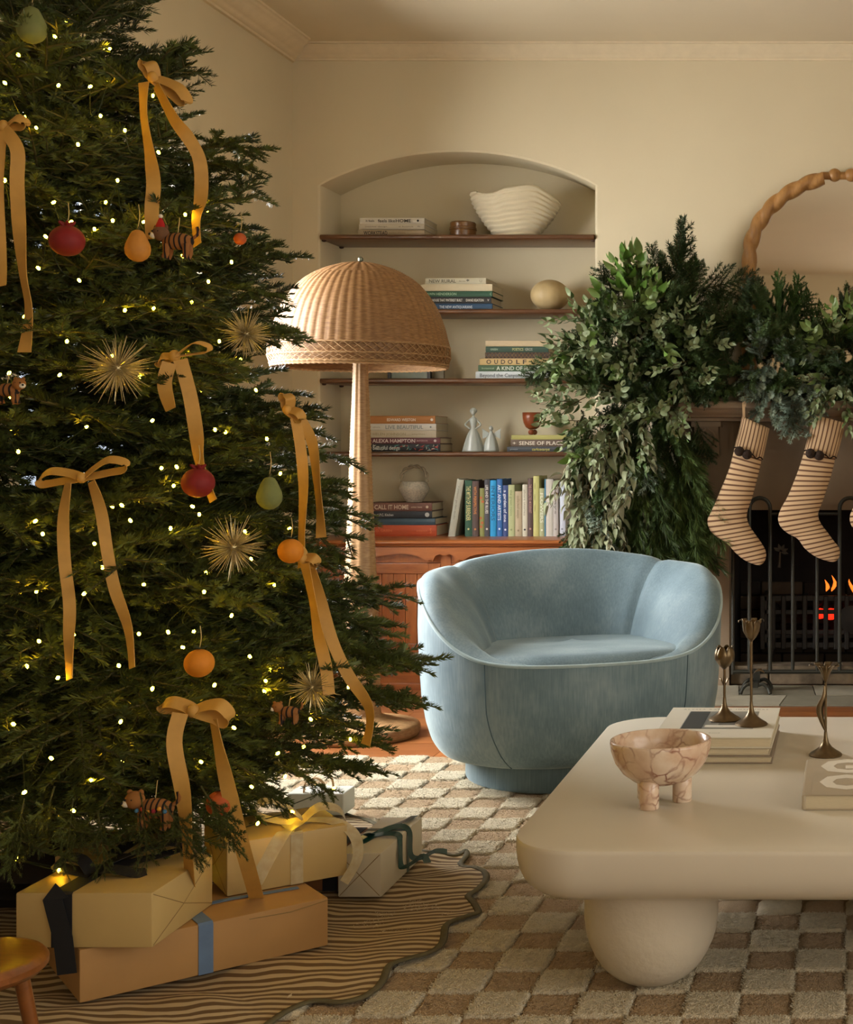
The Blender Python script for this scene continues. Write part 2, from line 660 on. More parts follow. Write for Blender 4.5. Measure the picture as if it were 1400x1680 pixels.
mb.box(xm + 0.022, CL1 - 0.04, CF + 0.002, CF + 0.028, zd1 + 0.002, zt - 0.035)
mb.build('face_frame', m_cab, cab)
for a, b in ((CL0 + 0.042, xm - 0.024), (xm + 0.024, CL1 - 0.042)):
    door = MB().box(a, b, CF + 0.012, CF + 0.027, zd0, zd1).build('door', m_cab, cab)
    st = 0.05
    bevel_box(a, a + st, CF - 0.002, CF + 0.012, zd0, zd1, 0.0015).build('door_stile', m_cab, door)
    bevel_box(b - st, b, CF - 0.002, CF + 0.012, zd0, zd1, 0.0015).build('door_stile', m_cab, door)
    bevel_box(a + st, b - st, CF - 0.001, CF + 0.012, zd1 - 0.045, zd1, 0.0015).build('door_rail', m_cabh, door)
    bevel_box(a + st, b - st, CF - 0.001, CF + 0.012, zd0, zd0 + 0.062, 0.0015).build('door_rail', m_cabh, door)
    n = 8
    for k in range(n):
        u0, u1 = a + st + (b - a - 2 * st) * k / n, a + st + (b - a - 2 * st) * (k + 1) / n
        bevel_box(u0 + 0.0008, u1 - 0.0008, CF + 0.003, CF + 0.012, zd0 + 0.062, zd1 - 0.045, 0.002).build('plank', m_cab, door)
prof = [(CF - 0.002, 0.135), (CF - 0.010, 0.132), (CF - 0.012, 0.122), (CF - 0.005, 0.118), (CF - 0.005, 0.108), (CF - 0.022, 0.098),
        (CF - 0.024, 0.088), (CF - 0.012, 0.085), (CF - 0.012, 0.030), (CF - 0.024, 0.026), (CF - 0.026, 0.014), (CF - 0.02, 0.0), (CF + 0.05, 0.0), (CF + 0.05, 0.135)]
mb = MB()
mb.rings([[(CL0 - 0.012, a, b) for a, b in prof], [(CL1 + 0.012, a, b) for a, b in prof]])
mb.build('plinth_moulding', m_cabh, cab, smooth=35)

# ------------------------------------------------------------------ fireplace
m_stone = mat('limestone', '#8d7a63', 0.8, 0.10, 5.0, 0.15, 40)
m_soot = mat('sooty_brick', '#17120e', 0.95, 0.4, 9, 0.4, 25, bdist=0.01)
fp = thing('fireplace_surround', 'carved limestone fireplace surround with mantel shelf and corbels', 'fireplace', (0, 6.15, 0))
SF = 6.10
SX0, SX1 = -0.74, 0.76
mb = MB()
mb.box(SX0, OX0, SF, YB, 0, 1.16).box(OX1, SX1, SF, YB, 0, 1.16).box(OX0, OX1, SF, YB, OZ, 1.16)
mb.build('slab', m_stone, fp)
for xa, xb in ((SX0, OX0 + 0.0), (OX1, SX1)):
    MB().box(xa, xb, SF - 0.014, SF, 0.0, 0.1).build('plinth_block', m_stone, fp)
# frieze: raised border round a recessed panel
zf0, zf1 = 1.015, 1.155
fx0, fx1 = -0.545, 0.545
mb = MB()
mb.box(fx0, fx1, SF - 0.012, SF, zf0, zf0 + 0.016).box(fx0, fx1, SF - 0.012, SF, zf1 - 0.016, zf1)
mb.box(fx0 + 0.035, fx0 + 0.05, SF - 0.009, SF, zf0 + 0.016, zf1 - 0.016).box(fx1 - 0.05, fx1 - 0.035, SF - 0.009, SF, zf0 + 0.016, zf1 - 0.016)
mb.box(fx0 + 0.05, fx1 - 0.05, SF - 0.006, SF, zf0 + 0.03, zf0 + 0.04)
mb.build('frieze_panel', m_stone, fp)
prof = [(YB, 1.152), (YB, 1.234), (5.885, 1.234), (5.878, 1.228), (5.878, 1.206), (5.886, 1.2), (5.895, 1.198), (5.905, 1.186), (5.93, 1.178),
        (5.938, 1.168), (5.965, 1.164), (5.968, 1.152)]
mb = MB()
mb.rings([[(SX0 - 0.04 + (a - 5.878) * 0.5, a, b) for a, b in prof], [(SX1 + 0.04 - (a - 5.878) * 0.5, a, b) for a, b in prof]])
mb.build('mantel_shelf', m_stone, fp, smooth=35)
for sx in (-1, 1):
    x0, x1 = sorted((sx * 0.655, sx * 0.552))
    mb = MB()
    # scrolled bracket profile in YZ
    pr = [(SF, 1.15), (SF - 0.085, 1.15), (SF - 0.088, 1.13), (SF - 0.075, 1.10), (SF - 0.058, 1.07), (SF - 0.048, 1.045), (SF - 0.052, 1.025),
          (SF - 0.046, 1.008), (SF - 0.03, 1.0), (SF, 1.0)]
    mb.rings([[(x0, a, b) for a, b in pr], [(x1, a, b) for a, b in pr]])
    cb = mb.build('corbel', m_stone, fp, smooth=35)
    mb = MB()
    mb.box(x0 - 0.012, x1 + 0.012, SF - 0.1, SF, 1.128, 1.151)
    mb.build('corbel_cap', m_stone, cb)
    mb = MB()
    cxm = (x0 + x1) / 2
    for s2 in (-1, 1):
        pts = [(cxm + s2 * 0.004, SF - 0.085, 1.12), (cxm + s2 * 0.03, SF - 0.08, 1.10), (cxm + s2 * 0.036, SF - 0.066, 1.07),
               (cxm + s2 * 0.022, SF - 0.056, 1.045), (cxm + s2 * 0.006, SF - 0.055, 1.03)]
        mb.tube(cat_rom(pts, 4), 0.006, 6)
        mb.tube(cat_rom([(cxm + s2 * 0.045, SF - 0.05, 1.02), (cxm + s2 * 0.02, SF - 0.054, 1.03), (cxm, SF - 0.055, 1.015)], 4), 0.006, 6)
    mb.build('corbel_carving', m_stone, cb, smooth=True)

# firebox: brick-lined recess
fb = struct(MB().box(OX0, OX0 + 0.006, YB, 6.62, 0, OZ).box(OX1 - 0.006, OX1, YB, 6.62, 0, OZ).box(OX0, OX1, 6.62, 6.63, 0, OZ)
            .box(OX0, OX1, YB, 6.62, OZ, OZ + 0.02).box(OX0, OX1, YB, 6.62, -0.01, 0.004).build('wall_firebox', m_soot))
m_brick = [mat('fire_brick_%d' % i, c, 0.95, 0.25, 14, 0.3, 60) for i, c in enumerate(('#241c16', '#33281f', '#4a3c2e'))]
rnd = random.Random(11)
for rw in range(6):
    z0 = 0.005 + rw * 0.068
    x = OX0 + 0.01 - (0.1 if rw % 2 else 0)
    while x < OX1 - 0.01:
        a, b = max(x, OX0 + 0.01), min(x + 0.2, OX1 - 0.01)
        if b - a > 0.02:
            bevel_box(a, b - 0.008, 6.598 + rnd.uniform(0, 0.006), 6.619, z0, z0 + 0.06, 0.004, 1).build('brick', m_brick[min(2, rnd.randrange(3) + (rw < 2))], fb)
        x += 0.2

# stone kerb in front of the fire, inside the opening
m_kerb = mat('sooted_kerb_stone', '#6d5f4c', 0.9, 0.45, 16, 0.4, 40)
x = OX0 + 0.004
for wdt in (0.17, 0.24, 0.2, 0.22, 0.19):
    x1_ = min(x + wdt, OX1 - 0.004)
    bevel_box(x, x1_ - 0.006, 6.115, 6.245, 0.0045, 0.085, 0.006, 2).build('kerb_stone', m_kerb, fb)
    x = x1_
# hearth of stone slabs
m_hs = [mat('hearth_stone_%d' % i, c, 0.55, 0.16, 7, 0.1, 40, spec=0.4) for i, c in enumerate(('#8f8a79', '#a09a88', '#7d7868', '#989382'))]
hearth = struct(MB().box(-0.98, 0.98, 5.63, 6.1, -0.01, 0.0005).build('floor_hearth', mat('hearth_mortar', '#5d594c', 0.9)))
cuts = [[(-0.975, -0.62), (-0.62, -0.27), (-0.27, 0.06), (0.06, 0.45), (0.45, 0.975)], [(-0.975, -0.45), (-0.45, -0.13), (-0.13, 0.2), (0.2, 0.6), (0.6, 0.975)]]
k = 0
for r_, (ya, yb) in enumerate(((5.635, 5.85), (5.85, 6.095))):
    for a, b in cuts[r_]:
        g = 0.0025
        sk = 0.02 * (-1 if r_ else 1)
        mb = MB()
        P = [(a + g, ya + g), (b - g, ya + g), (b - g + (sk if b < 0.9 else 0), yb - g), (a + g + (sk if a > -0.9 else 0), yb - g)]
        mb.rings([[(x, y_, -0.002) for x, y_ in P], [(x, y_, 0.006) for x, y_ in P]])
        mb.build('hearth_slab', m_hs[k % 4], hearth)
        k += 1

# fire grate with glowing coals and flames
m_iron = mat('cast_iron', '#26211d', 0.6, 0.2, 12, 0.2, 80, metal=0.3)
m_irong = mat('screen_iron', '#33332c', 0.5, 0.15, 12, metal=0.5)
gr = thing('fire_grate', 'cast iron basket grate with slotted front inside the fireplace', 'fire grate', (0, 6.38, 0.004))
gz0, gz1 = 0.14, 0.37
GX = 0.38
gy = 6.30
mb = MB()
for zz, hh in ((gz0, 0.022), (gz0 + 0.06, 0.018), (gz0 + 0.15, 0.018), (gz1 - 0.02, 0.022)):
    mb.box(-GX, GX, gy, gy + 0.02, zz, zz + hh)
mb.build('rail', m_iron, gr)
nb = 17
for k in range(nb):
    x = -GX + 2 * GX * k / (nb - 1)
    bevel_box(x - 0.011, x + 0.011, gy - 0.006, gy + 0.014, gz0 - 0.01, gz1 + 0.004, 0.004, 1).build('bar', m_iron, gr)
mb = MB()
mb.box(-GX, GX, gy + 0.02, 6.55, gz0 + 0.04, gz0 + 0.055).box(-GX, -GX + 0.02, gy, 6.55, gz0, gz1).box(GX - 0.02, GX, gy, 6.55, gz0, gz1)
mb.build('basket', m_iron, gr)
for sx in (-1, 1):
    for yy in (gy + 0.02, 6.5):
        MB().tube([(sx * 0.33, yy, gz0 + 0.01), (sx * 0.35, yy - 0.01, 0.07), (sx * 0.36, yy - 0.015, 0.005)], 0.013, 8).build('leg', m_iron, gr, smooth=True)
MB().lathe([(0.001, 0.0), (0.05, 0.0), (0.06, 0.006), (0.06, 0.012), (0.02, 0.022), (0.001, 0.022)], (0.02, gy - 0.008, 0.27), 20, 'y').build('rosette', m_iron, gr, smooth=30)
m_coal = mat('coal', '#14100d', 0.9, 0.4, 20, 0.4, 40)
m_ember = emit('ember_glow', '#ff2a12', 1.6)
rnd = random.Random(3)
for k in range(46):
    hot = k in (7, 12, 22, 31)
    p = Vector((rnd.uniform(-0.34, 0.34), rnd.uniform(6.35, 6.5), gz0 + 0.075 + rnd.uniform(0, 0.14)))
    if hot:
        p = Vector(((-0.12, -0.075, 0.06, 0.17)[(7, 12, 22, 31).index(k)], 6.335, 0.285))
    mb = MB().ball(p, (0.028, 0.026, 0.024), 8, 6)
    mb.v = [q + Vector((noise.noise(q * 40), noise.noise(q * 40 + Vector((9, 0, 0))), noise.noise(q * 40 + Vector((0, 9, 0))))) * 0.01 for q in mb.v]
    tag(mb.build('coal', m_ember if hot else m_coal), 'glowing red coal behind the grate bars' if hot else 'black lump of coal heaped in the fire grate',
        'coal', 'glowing coals' if hot else 'coals in the grate')
m_flame = emit('flame', '#ff7d26', 1.5)
for k, (px, py, h, lb) in enumerate([(1367, 966, 0.062, 'small orange flame flickering above the grate'), (1355, 966, 0.042, 'thin faint flame left of the others above the grate'),
                                 (1397, 968, 0.05, 'orange flame at the edge of the picture above the grate')]):
    b = at(px, py, 6.42)
    mb = MB()
    mb.lathe([(0.001, -0.012), (0.008, 0.0), (0.009, h * 0.2), (0.007, h * 0.5), (0.0035, h * 0.8), (0.0006, h)], b, 10)
    mb.v = [q + Vector((0.010 * math.sin((q.z - b.z) * 60 + k), 0, 0)) for q in mb.v]
    tag(mb.build('flame', m_flame, smooth='all'), lb, 'flame')

# fire screen of iron bars
FS = 5.94
sx_ = lambda px: (px - CX) * FS / F
sz_ = lambda py: EYE - (py - CY) * FS / F
sc = thing('fire_screen', 'black iron fire screen of upright bars with arched loops', 'fire screen', (0, FS, 0))
mb = MB()
mb.tube([(sx_(1203), FS, sz_(1102)), (sx_(1587), FS, sz_(1102))], 0.009, 8)
mb.build('bottom_rail', m_irong, sc, smooth=True)
mb = MB()
mb.tube([(sx_(1263), FS, sz_(843)), (sx_(1378), FS, sz_(843))], 0.006, 8).tube([(sx_(1412), FS, sz_(843)), (sx_(1527), FS, sz_(843))], 0.006, 8)
mb.build('top_rail', m_irong, sc, smooth=True)
for p0, p1 in ((1230, 1264), (1378, 1412), (1526, 1560)):
    r_ = (sx_(p1) - sx_(p0)) / 2
    c_ = (sx_(p1) + sx_(p0)) / 2
    zt_ = sz_(817) - r_
    pts = [(c_ - r_, FS, sz_(1102))] + [(c_ - r_ * math.cos(PI * i / 14), FS, zt_ + r_ * math.sin(PI * i / 14)) for i in range(15)] + [(c_ + r_, FS, sz_(1102))]
    MB().tube(pts, 0.0085, 8).build('arched_loop', m_irong, sc, smooth=True)
for p in (1301, 1341, 1449, 1489):
    MB().tube([(sx_(p), FS, sz_(1102)), (sx_(p), FS, sz_(843))], 0.0075, 8).build('bar', m_irong, sc, smooth=True)
for p0 in (1203, 1587):
    MB().tube([(sx_(p0), FS, sz_(1106)), (sx_(p0), FS, sz_(870)), (sx_(p0 + (27 if p0 < 1400 else -27)), FS, sz_(866))], 0.008, 8).build('side_post', m_irong, sc, smooth=True)
for p0 in (1242, 1548):
    mb = MB()
    x = sx_(p0)
    for yy in (FS - 0.085, FS + 0.035):
        pts = [(x - 0.062, yy - 0.01, 0.012), (x - 0.052, yy, 0.035), (x - 0.03, yy + 0.005, 0.05), (x, yy + 0.01, 0.042), (x + 0.03, yy + 0.005, 0.05),
               (x + 0.052, yy, 0.035), (x + 0.062, yy - 0.01, 0.012)]
        mb.tube(cat_rom(pts, 5), 0.008, 8)
    mb.box(x - 0.011, x + 0.011, FS - 0.085, FS + 0.05, 0.035, 0.055).box(x - 0.014, x + 0.014, FS - 0.012, FS + 0.012, 0.04, 0.1)
    mb.build('foot', m_irong, sc, smooth=30)
# small leaf-shaped iron tag hanging behind the bars
hk = at(1281, 905, 6.18)
mb = MB()
mb.tube([hk + Vector((-0.006, 0, -0.07)), hk + Vector((-0.002, 0, 0)), hk], [0.007, 0.004, 0.003], 8)
for a in (20, 62, 105, 150, -15):
    d_ = Vector((math.cos(R(a)), 0, math.sin(R(a)))) * 0.035
    q = d_.cross(Vector((0, 1, 0))).normalized() * 0.007
    mb.rings([[hk - q * 0.4, hk + q * 0.4, hk + q * 0.4 + Vector((0, 0.006, 0)), hk - q * 0.4 + Vector((0, 0.006, 0))],
              [hk + d_ * 0.6 - q, hk + d_ * 0.6 + q, hk + d_ * 0.6 + q + Vector((0, 0.006, 0)), hk + d_ * 0.6 - q + Vector((0, 0.006, 0))],
              [hk + d_ - q * 0.1, hk + d_ + q * 0.1, hk + d_ + q * 0.1 + Vector((0, 0.004, 0)), hk + d_ - q * 0.1 + Vector((0, 0.004, 0))]])
tag(mb.build('damper_handle', mat('tarnished_iron', '#4a453c', 0.6, metal=0.4)), 'leaf-shaped iron damper handle behind the fire screen bars', 'handle')

# ------------------------------------------------------------------ mirror over the mantel
m_oak = wood('carved_oak', '#8f6230', '#b98a50', 0.5, 6.0, (8, 8, 2), 0.05)
mir = thing('arched_mirror', 'arched mirror in a twisted rope-carved wooden frame over the mantel', 'mirror', (0.0, 6.15, 1.234))
MY = 6.145
mx0 = lambda px: (px - CX) * MY / F
mz0 = lambda py: EYE - (py - CY) * MY / F
MC = mx0(1397)
HW = MC - mx0(1230)
zs, zt_ = mz0(425), mz0(288)


def twisted(path, rad, lobes=3, turns_per_m=4.2, n=24):
    mb = MB()
    rs = []
    ln = 0.0
    for i, p in enumerate(path):
        if i:
            ln += (p - path[i - 1]).length
        t = (path[min(i + 1, len(path) - 1)] - path[max(i - 1, 0)]).normalized()
        a = Vector((0, 1, 0))
        b = t.cross(a)
        ring = []
        for j in range(n):
            th = 2 * PI * j / n
            rr = rad * (0.74 + 0.30 * abs(math.cos(th + ln * 2 * PI / 0.19)) ** 0.8)
            ring.append(p + (a * math.cos(th) + b * math.sin(th)) * rr)
        rs.append(ring)
    mb.rings(rs)
    return mb


for sx in (-1, 1):
    path = [Vector((MC + sx * HW, MY, 1.236 + (zs - 1.236) * i / 40)) for i in range(40)]
    a1 = math.acos((MC - mx0(1352)) / HW)
    path += [Vector((MC + sx * HW * math.cos(a1 * i / 60), MY, zs + (zt_ - zs) * math.sin(a1 * i / 60))) for i in range(61)]
    twisted(path, 0.034).build('rope_frame', m_oak, mir, smooth=60)
for px in (1370, 1397, 1424):
    MB().ball((mx0(px), MY, zt_ + 0.001), 0.030, 20, 14).build('bead', m_oak, mir, smooth='all')
MB().tube([(mx0(1350), MY, zt_ - 0.002), (mx0(1444), MY, zt_ - 0.002)], 0.018, 12).build('bead_rod', m_oak, mir, smooth=True)
m_mir, b_ = base_mat('silvered_glass')
b_.inputs['Metallic'].default_value = 1.0
b_.inputs['Roughness'].default_value = 0.03
nt = m_mir.node_tree
nt.links.new(ramp(nt, noise_node(nt, texco(nt), 2.0), [(0.3, (0.86, 0.85, 0.82, 1)), (0.7, (0.9, 0.89, 0.86, 1))]), b_.inputs['Base Color'])
pl = [(MC - HW, 1.236), (MC - HW, zs)] + [(MC + HW * math.cos(PI - PI * i / 40), zs + (zt_ - zs) * math.sin(PI * i / 40)) for i in range(1, 40)] + [(MC + HW, zs), (MC + HW, 1.236)]
MB().prism(pl, MY - 0.004, MY + 0.004).build('glass', m_mir, mir)

# ------------------------------------------------------------------ rug with carved checker pile
TW, TD = 0.0992, 0.112
RC0, RC1 = -20, 12          # columns (X edges at -0.003 + k*TW)
RR0, RR1 = -12, 17          # rows (Y edges at 2.766 + k*TD)
m_pl = mat('cream_wool_pile', '#d6c8ac', 0.95, 0.10, 90, 0.9, 330, sheen=0.3, bdist=0.006)
m_pd = mat('tan_wool_pile', '#b49a78', 0.95, 0.10, 110, 0.9, 330, sheen=0.3, bdist=0.006)
m_rb = mat('rug_backing', '#8d7456', 0.95, 0.15, 60, 0.5, 200)
rug = thing('checked_rug', 'cream and tan checkerboard wool rug with carved pile under the coffee table', 'rug', (-0.4, 3.0, 0))
X0, X1 = -0.003 + RC0 * TW, -0.003 + RC1 * TW
Y0, Y1 = 2.766 + RR0 * TD, 2.766 + RR1 * TD
MB().box(X0 + 0.004, X1 - 0.004, Y0 + 0.004, Y1 - 0.004, 0.0005, 0.006).build('backing', m_rb, rug)


def tile_mesh(seed, high, n):
    rg = random.Random(seed)
    o = Vector((rg.uniform(0, 50), rg.uniform(0, 50), 0))
    top = 0.017 if high else 0.0115
    grow = 0.0022 if high else -0.0006
    rs = []
    V, Fc = [], []
    for i in range(n + 1):
        for j in range(n + 1):
            u, v = j / n * 2 - 1, i / n * 2 - 1
            e = max(abs(u), abs(v))
            fall = max(0.0, (e - 0.86) / 0.14) ** 2
            nz = noise.noise(Vector((u * 7, v * 7, 0)) + o) * 0.0020 + noise.noise(Vector((u * 19, v * 19, 3)) + o) * 0.0016
            wob = noise.noise(Vector((u * 5, v * 5, 9)) + o) * 0.0016 * (e > 0.8)
            hx, hy = TW / 2 + grow, TD / 2 + grow
            V.append((u * hx + wob, v * hy + wob * 0.8, 0.004 + (top - 0.004) * (1 - fall) + nz * (1 - fall)))
    for i in range(n):
        for j in range(n):
            a = i * (n + 1) + j
            Fc.append((a, a + 1, a + n + 2, a + n + 1))
    if n > 10:                                        # tufts of yarn standing in the pile
        nt_ = 1300 if high else 900
        for _ in range(nt_):
            u, v = rg.uniform(-1, 1), rg.uniform(-1, 1)
            e = max(abs(u), abs(v))
            zb = 0.004 + (top - 0.004) * (1 - max(0.0, (e - 0.86) / 0.14) ** 2) - 0.001
            x, y = u * (TW / 2 + grow), v * (TD / 2 + grow)
            a = rg.uniform(0, 2 * PI)
            ta = rg.uniform(0, 2 * PI)
            lx, ly = math.cos(ta) * 0.0045 + 0.002 * u * (e > 0.85), math.sin(ta) * 0.0045 + 0.002 * v * (e > 0.85)
            hgt = rg.uniform(0.0012, 0.0026)
            wx, wy = -math.sin(ta) * 0.0012, math.cos(ta) * 0.0012
            b = len(V)
            V += [(x - wx, y - wy, zb), (x + wx, y + wy, zb), (x + lx + wx * 0.7, y + ly + wy * 0.7, zb + hgt), (x + lx - wx * 0.7, y + ly - wy * 0.7, zb + hgt)]
            Fc.append((b, b + 1, b + 2, b + 3))
    me = bpy.data.meshes.new('pile_tile')
    me.from_pydata(V, [], Fc)
    me.polygons.foreach_set('use_smooth', [True] * len(me.polygons))
    me.materials.append(m_pl if high else m_pd)
    return me


TL = [tile_mesh(s, True, 26) for s in range(5)]
TDK = [tile_mesh(s + 50, False, 26) for s in range(5)]
tiles = []
for c in range(RC0, RC1):
    for r in range(RR0, RR1):
        x, y = -0.003 + (c + 0.5) * TW, 2.766 + (r + 0.5) * TD
        px, py = CX + x * F / max(y, 0.1), CY + EYE * F / max(y, 0.1)
        seen = -40 < px < 1440 and 1200 < py < 1730 and y > 1.9
        if seen and ((y < 3.45 and x < -1.12 + max(0.0, (2.95 - y) * 0.35)) or (y < 4.0 and x < -1.42)):
            seen = False                                  # under the skirt and gifts
        if seen and x > -0.5 and y > 3.1:
            seen = False                                  # behind the table top
        tiles.append((0 if seen else 1, -1.0 / (y * y), c, r, x, y))
tiles.sort()
rest = {0: MB(), 1: MB()}
lowt = {0: tile_mesh(7, False, 6), 1: tile_mesh(8, True, 6)}
for k, (hid, _, c, r, x, y) in enumerate(tiles):
    high = (c + r) % 2
    if k < 300 and not hid:
        o = bpy.data.objects.new('pile_tile', (TL if high else TDK)[(c * 7 + r * 3) % 5])
        COL.objects.link(o)
        o.parent = rug
        o.location = Vector((x, y, 0)) - OFF[rug]
        o.rotation_euler = (0, 0, PI if (c * 5 + r) % 3 == 0 else 0)
    else:
        me = lowt[high]
        rest[high].add([v.co + Vector((x, y, 0)) for v in me.vertices], [tuple(p.vertices) for p in me.polygons])
for h in (0, 1):
    o = rest[h].build('pile_tiles_tan' if not h else 'pile_tiles_cream', m_pl if h else m_pd, rug, smooth='all', fix=False)
    o['kind'] = 'stuff'

# ------------------------------------------------------------------ armchair
m_vel, b_ = base_mat('blue_velvet')
nt = m_vel.node_tree
v1 = noise_node(nt, texco(nt, 'Object', (90, 90, 5)), 2.0, 4.0)
v2 = noise_node(nt, texco(nt, 'Object'), 5.0, 4.0)
ad = nt.nodes.new('ShaderNodeMath')
ad.operation = 'MULTIPLY_ADD'
ad.inputs[1].default_value = 0.45
nt.links.new(v1, ad.inputs[0])
nt.links.new(v2, ad.inputs[2])
nt.links.new(ramp(nt, ad.outputs[0], [(0.45, lin('#546a75')), (0.72, lin('#6c828c')), (0.95, lin('#879aa1'))]), b_.inputs['Base Color'])
b_.inputs['Roughness'].default_value = 0.75
b_.inputs['Sheen Weight'].default_value = 0.55
b_.inputs['Sheen Roughness'].default_value = 0.35
b_.inputs['Sheen Tint'].default_value = lin('#c9d6d6')
bump(nt, b_, v1, 0.12, 0.001)
m_pip = mat('velvet_piping', '#9db2b7', 0.6, 0.1, 30, sheen=0.8)

ACX, ACY = -0.875, 4.455
chair = thing('barrel_armchair', 'pale blue velvet barrel armchair on a round plinth', 'armchair', (ACX, ACY, 0.013), (0, 0, R(19)))
rx, ry, pw = 0.466, 0.425, 2.35


def plan(th):
    return (abs(math.sin(th) / rx) ** pw + abs(math.cos(th) / ry) ** pw) ** (-1 / pw)


SZ = [(0.082, 0.70), (0.084, 0.775), (0.092, 0.84), (0.108, 0.88), (0.135, 0.918), (0.19, 0.955), (0.26, 0.98), (0.36, 0.995), (0.48, 1.005), (0.58, 1.0), (0.68, 0.985)]
ZR = [(0, 0.398), (25, 0.399), (38, 0.405), (48, 0.425), (57, 0.462), (66, 0.51), (75, 0.555), (84, 0.588), (95, 0.606), (110, 0.612), (125, 0.622), (145, 0.648), (162, 0.662), (180, 0.666)]
TT = [(0, 0.03), (25, 0.035), (38, 0.055), (50, 0.12), (62, 0.175), (80, 0.21), (100, 0.215), (125, 0.20), (150, 0.175), (180, 0.165)]
HR = [(0, 0.004), (30, 0.005), (50, 0.018), (75, 0.032), (100, 0.034), (125, 0.022), (150, 0.016), (180, 0.016)]


def sm(a, tab, w_=6):
    return sum(interp(abs(a + k), tab) if abs(a + k) <= 180 else interp(360 - abs(a + k), tab) for k in (-w_, -w_ / 2, 0, w_ / 2, w_)) / 5


def rim(a):
    th = R(a)
    z = sm(a, ZR)
    return plan(th) * interp(z, SZ), z, Vector((math.sin(th), -math.cos(th), 0))


mb = MB()
rs = []
NA = 144
prof_n = 26
for k in range(prof_n + 1):
    ring = []
    for i in range(NA):
        a = -180 + 360 * i / NA
        rr, zr, dv = rim(a)
        t = k / prof_n
        z = 0.082 + (zr - 0.082) * (t ** 1.5)
        ring.append(dv * plan(R(a)) * sum(interp(z + e, SZ) for e in (-0.008, -0.004, 0, 0.004, 0.008)) / 5 + Vector((0, 0, z)))
    rs.append(ring)
mb.rings(rs, True, True, False)
mb.build('body', m_vel, chair, smooth=60, local=True)


def pad(name, a0, a1, n):
    mb = MB()
    cols = []
    for i in range(n + 1):
        a = a0 + (a1 - a0) * i / n
        aw = a if a <= 180 else a - 360
        rr, zr, dv = rim(aw)
        T, h = sm(aw, TT), sm(aw, HR)
        e = min(i, n - i) / n * abs(a1 - a0)
        cr = math.exp(-(e / 3.2) ** 2)
        T -= 0.014 * cr
        h -= 0.010 * cr
        zin = 0.33
        B_ = T + 0.03
        c0 = min(0.055, T * 0.6)
        pr = [(0.0, 0.0), (0.005, 0.4 * h), (0.016, 0.78 * h), (0.034, h), (c0, 0.93 * h)]
        for q in (0.12, 0.25, 0.4, 0.55, 0.7, 0.85, 1.0):
            bul = 0.30 * math.sin(PI * q) ** 0.8 * (1 - 0.35 * q)
            pr.append((c0 + (B_ - c0) * min(1.0, q + bul * 0.5), 0.93 * h + (zin - zr - 0.93 * h) * max(0.0, q - bul * 0.35)))
        pr = [(p, q if q > zin - zr else zin - zr) for p, q in pr]
        cols.append([dv * (rr - p) + Vector((0, 0, zr + q)) for p, q in pr])
    cols = [[p for p in cat_rom(c, 3)] for c in cols]
    mb.rings(cols, False, False, False)
    o = mb.build(name, m_vel, chair, smooth='all', local=True)
    return o


pad('arm_pad', 22, 128, 64)
pad('arm_pad', -128, -22, 64)
pad('backrest', 128, 232, 56)
mb = MB()
rs = []
for s_, z in ((0.965, 0.385), (0.955, 0.396), (0.93, 0.404), (0.88, 0.409), (0.75, 0.411), (0.55, 0.411), (0.3, 0.410), (0.02, 0.410)):
    rs.append([Vector((math.sin(2 * PI * i / 96), -math.cos(2 * PI * i / 96), 0)) * plan(2 * PI * i / 96) * s_ + Vector((0, 0, z + (0.012 * math.cos(2 * PI * i / 96) if s_ < 0.9 else 0))) for i in range(96)])
mb.rings(rs, True, True, True)
mb.build('seat_cushion', m_vel, chair, smooth='all', local=True)
pts = []
for i in range(181):
    rr, zr, dv = rim(-180 + 2 * i)
    pts.append(dv * (rr + 0.001) + Vector((0, 0, zr + 0.001)))
MB().tube(pts, 0.0052, 8, False).build('piping', m_pip, chair, smooth=True, local=True)
m_seam = mat('velvet_seam', '#3d5560', 0.9)
for a in (-40, 40):
    pts = []
    for k in range(16):
        rr, zr, dv = rim(a)
        z = 0.094 + (zr - 0.094) * k / 15
        aa = a * (0.86 + 0.14 * math.sin(PI * min(1, k / 9) * 0.5))
        th = R(aa)
        pts.append(Vector((math.sin(th), -math.cos(th), 0)) * (plan(th) * interp(z, SZ) + 0.0002) + Vector((0, 0, z)))
    MB().tube(pts, 0.0016, 6).build('seam', m_seam, chair, smooth=True, local=True)
MB().lathe([(0.31, 0.0), (0.322, 0.004), (0.325, 0.012), (0.325, 0.083), (0.3, 0.09)], (0, 0.02, 0), 64).build('plinth', m_vel, chair, smooth=50, local=True)

# ------------------------------------------------------------------ coffee table
m_tab = mat('cream_lacquer', '#d4ccbb', 0.30, 0.04, 2.2, 0.03, 50, spec=0.45)
m_tleg = mat('rough_plaster', '#d2c7b2', 0.75, 0.05, 6, 0.55, 34, bdist=0.004)
tb = thing('coffee_table', 'cream coffee table with rounded slab top on bulbous legs', 'coffee table', (0.07, 3.08, 0.013))
TX0, TX1, TY0, TY1, TZ = -0.612, 0.76, 2.472, 3.700, 0.333


def rrect(o, r0, z, n=10):
    x0, x1, y0, y1 = TX0 + o, TX1 - o, TY0 + o, TY1 - o
    r = max(r0 - o, 0.02)
    out = []
    for cx_, cy_, a in ((x1 - r, y0 + r, -90), (x1 - r, y1 - r, 0), (x0 + r, y1 - r, 90), (x0 + r, y0 + r, 180)):
        for i in range(n + 1):
            t = R(a + 90 * i / n)
            out.append((cx_ + r * math.cos(t), cy_ + r * math.sin(t), z))
    return out


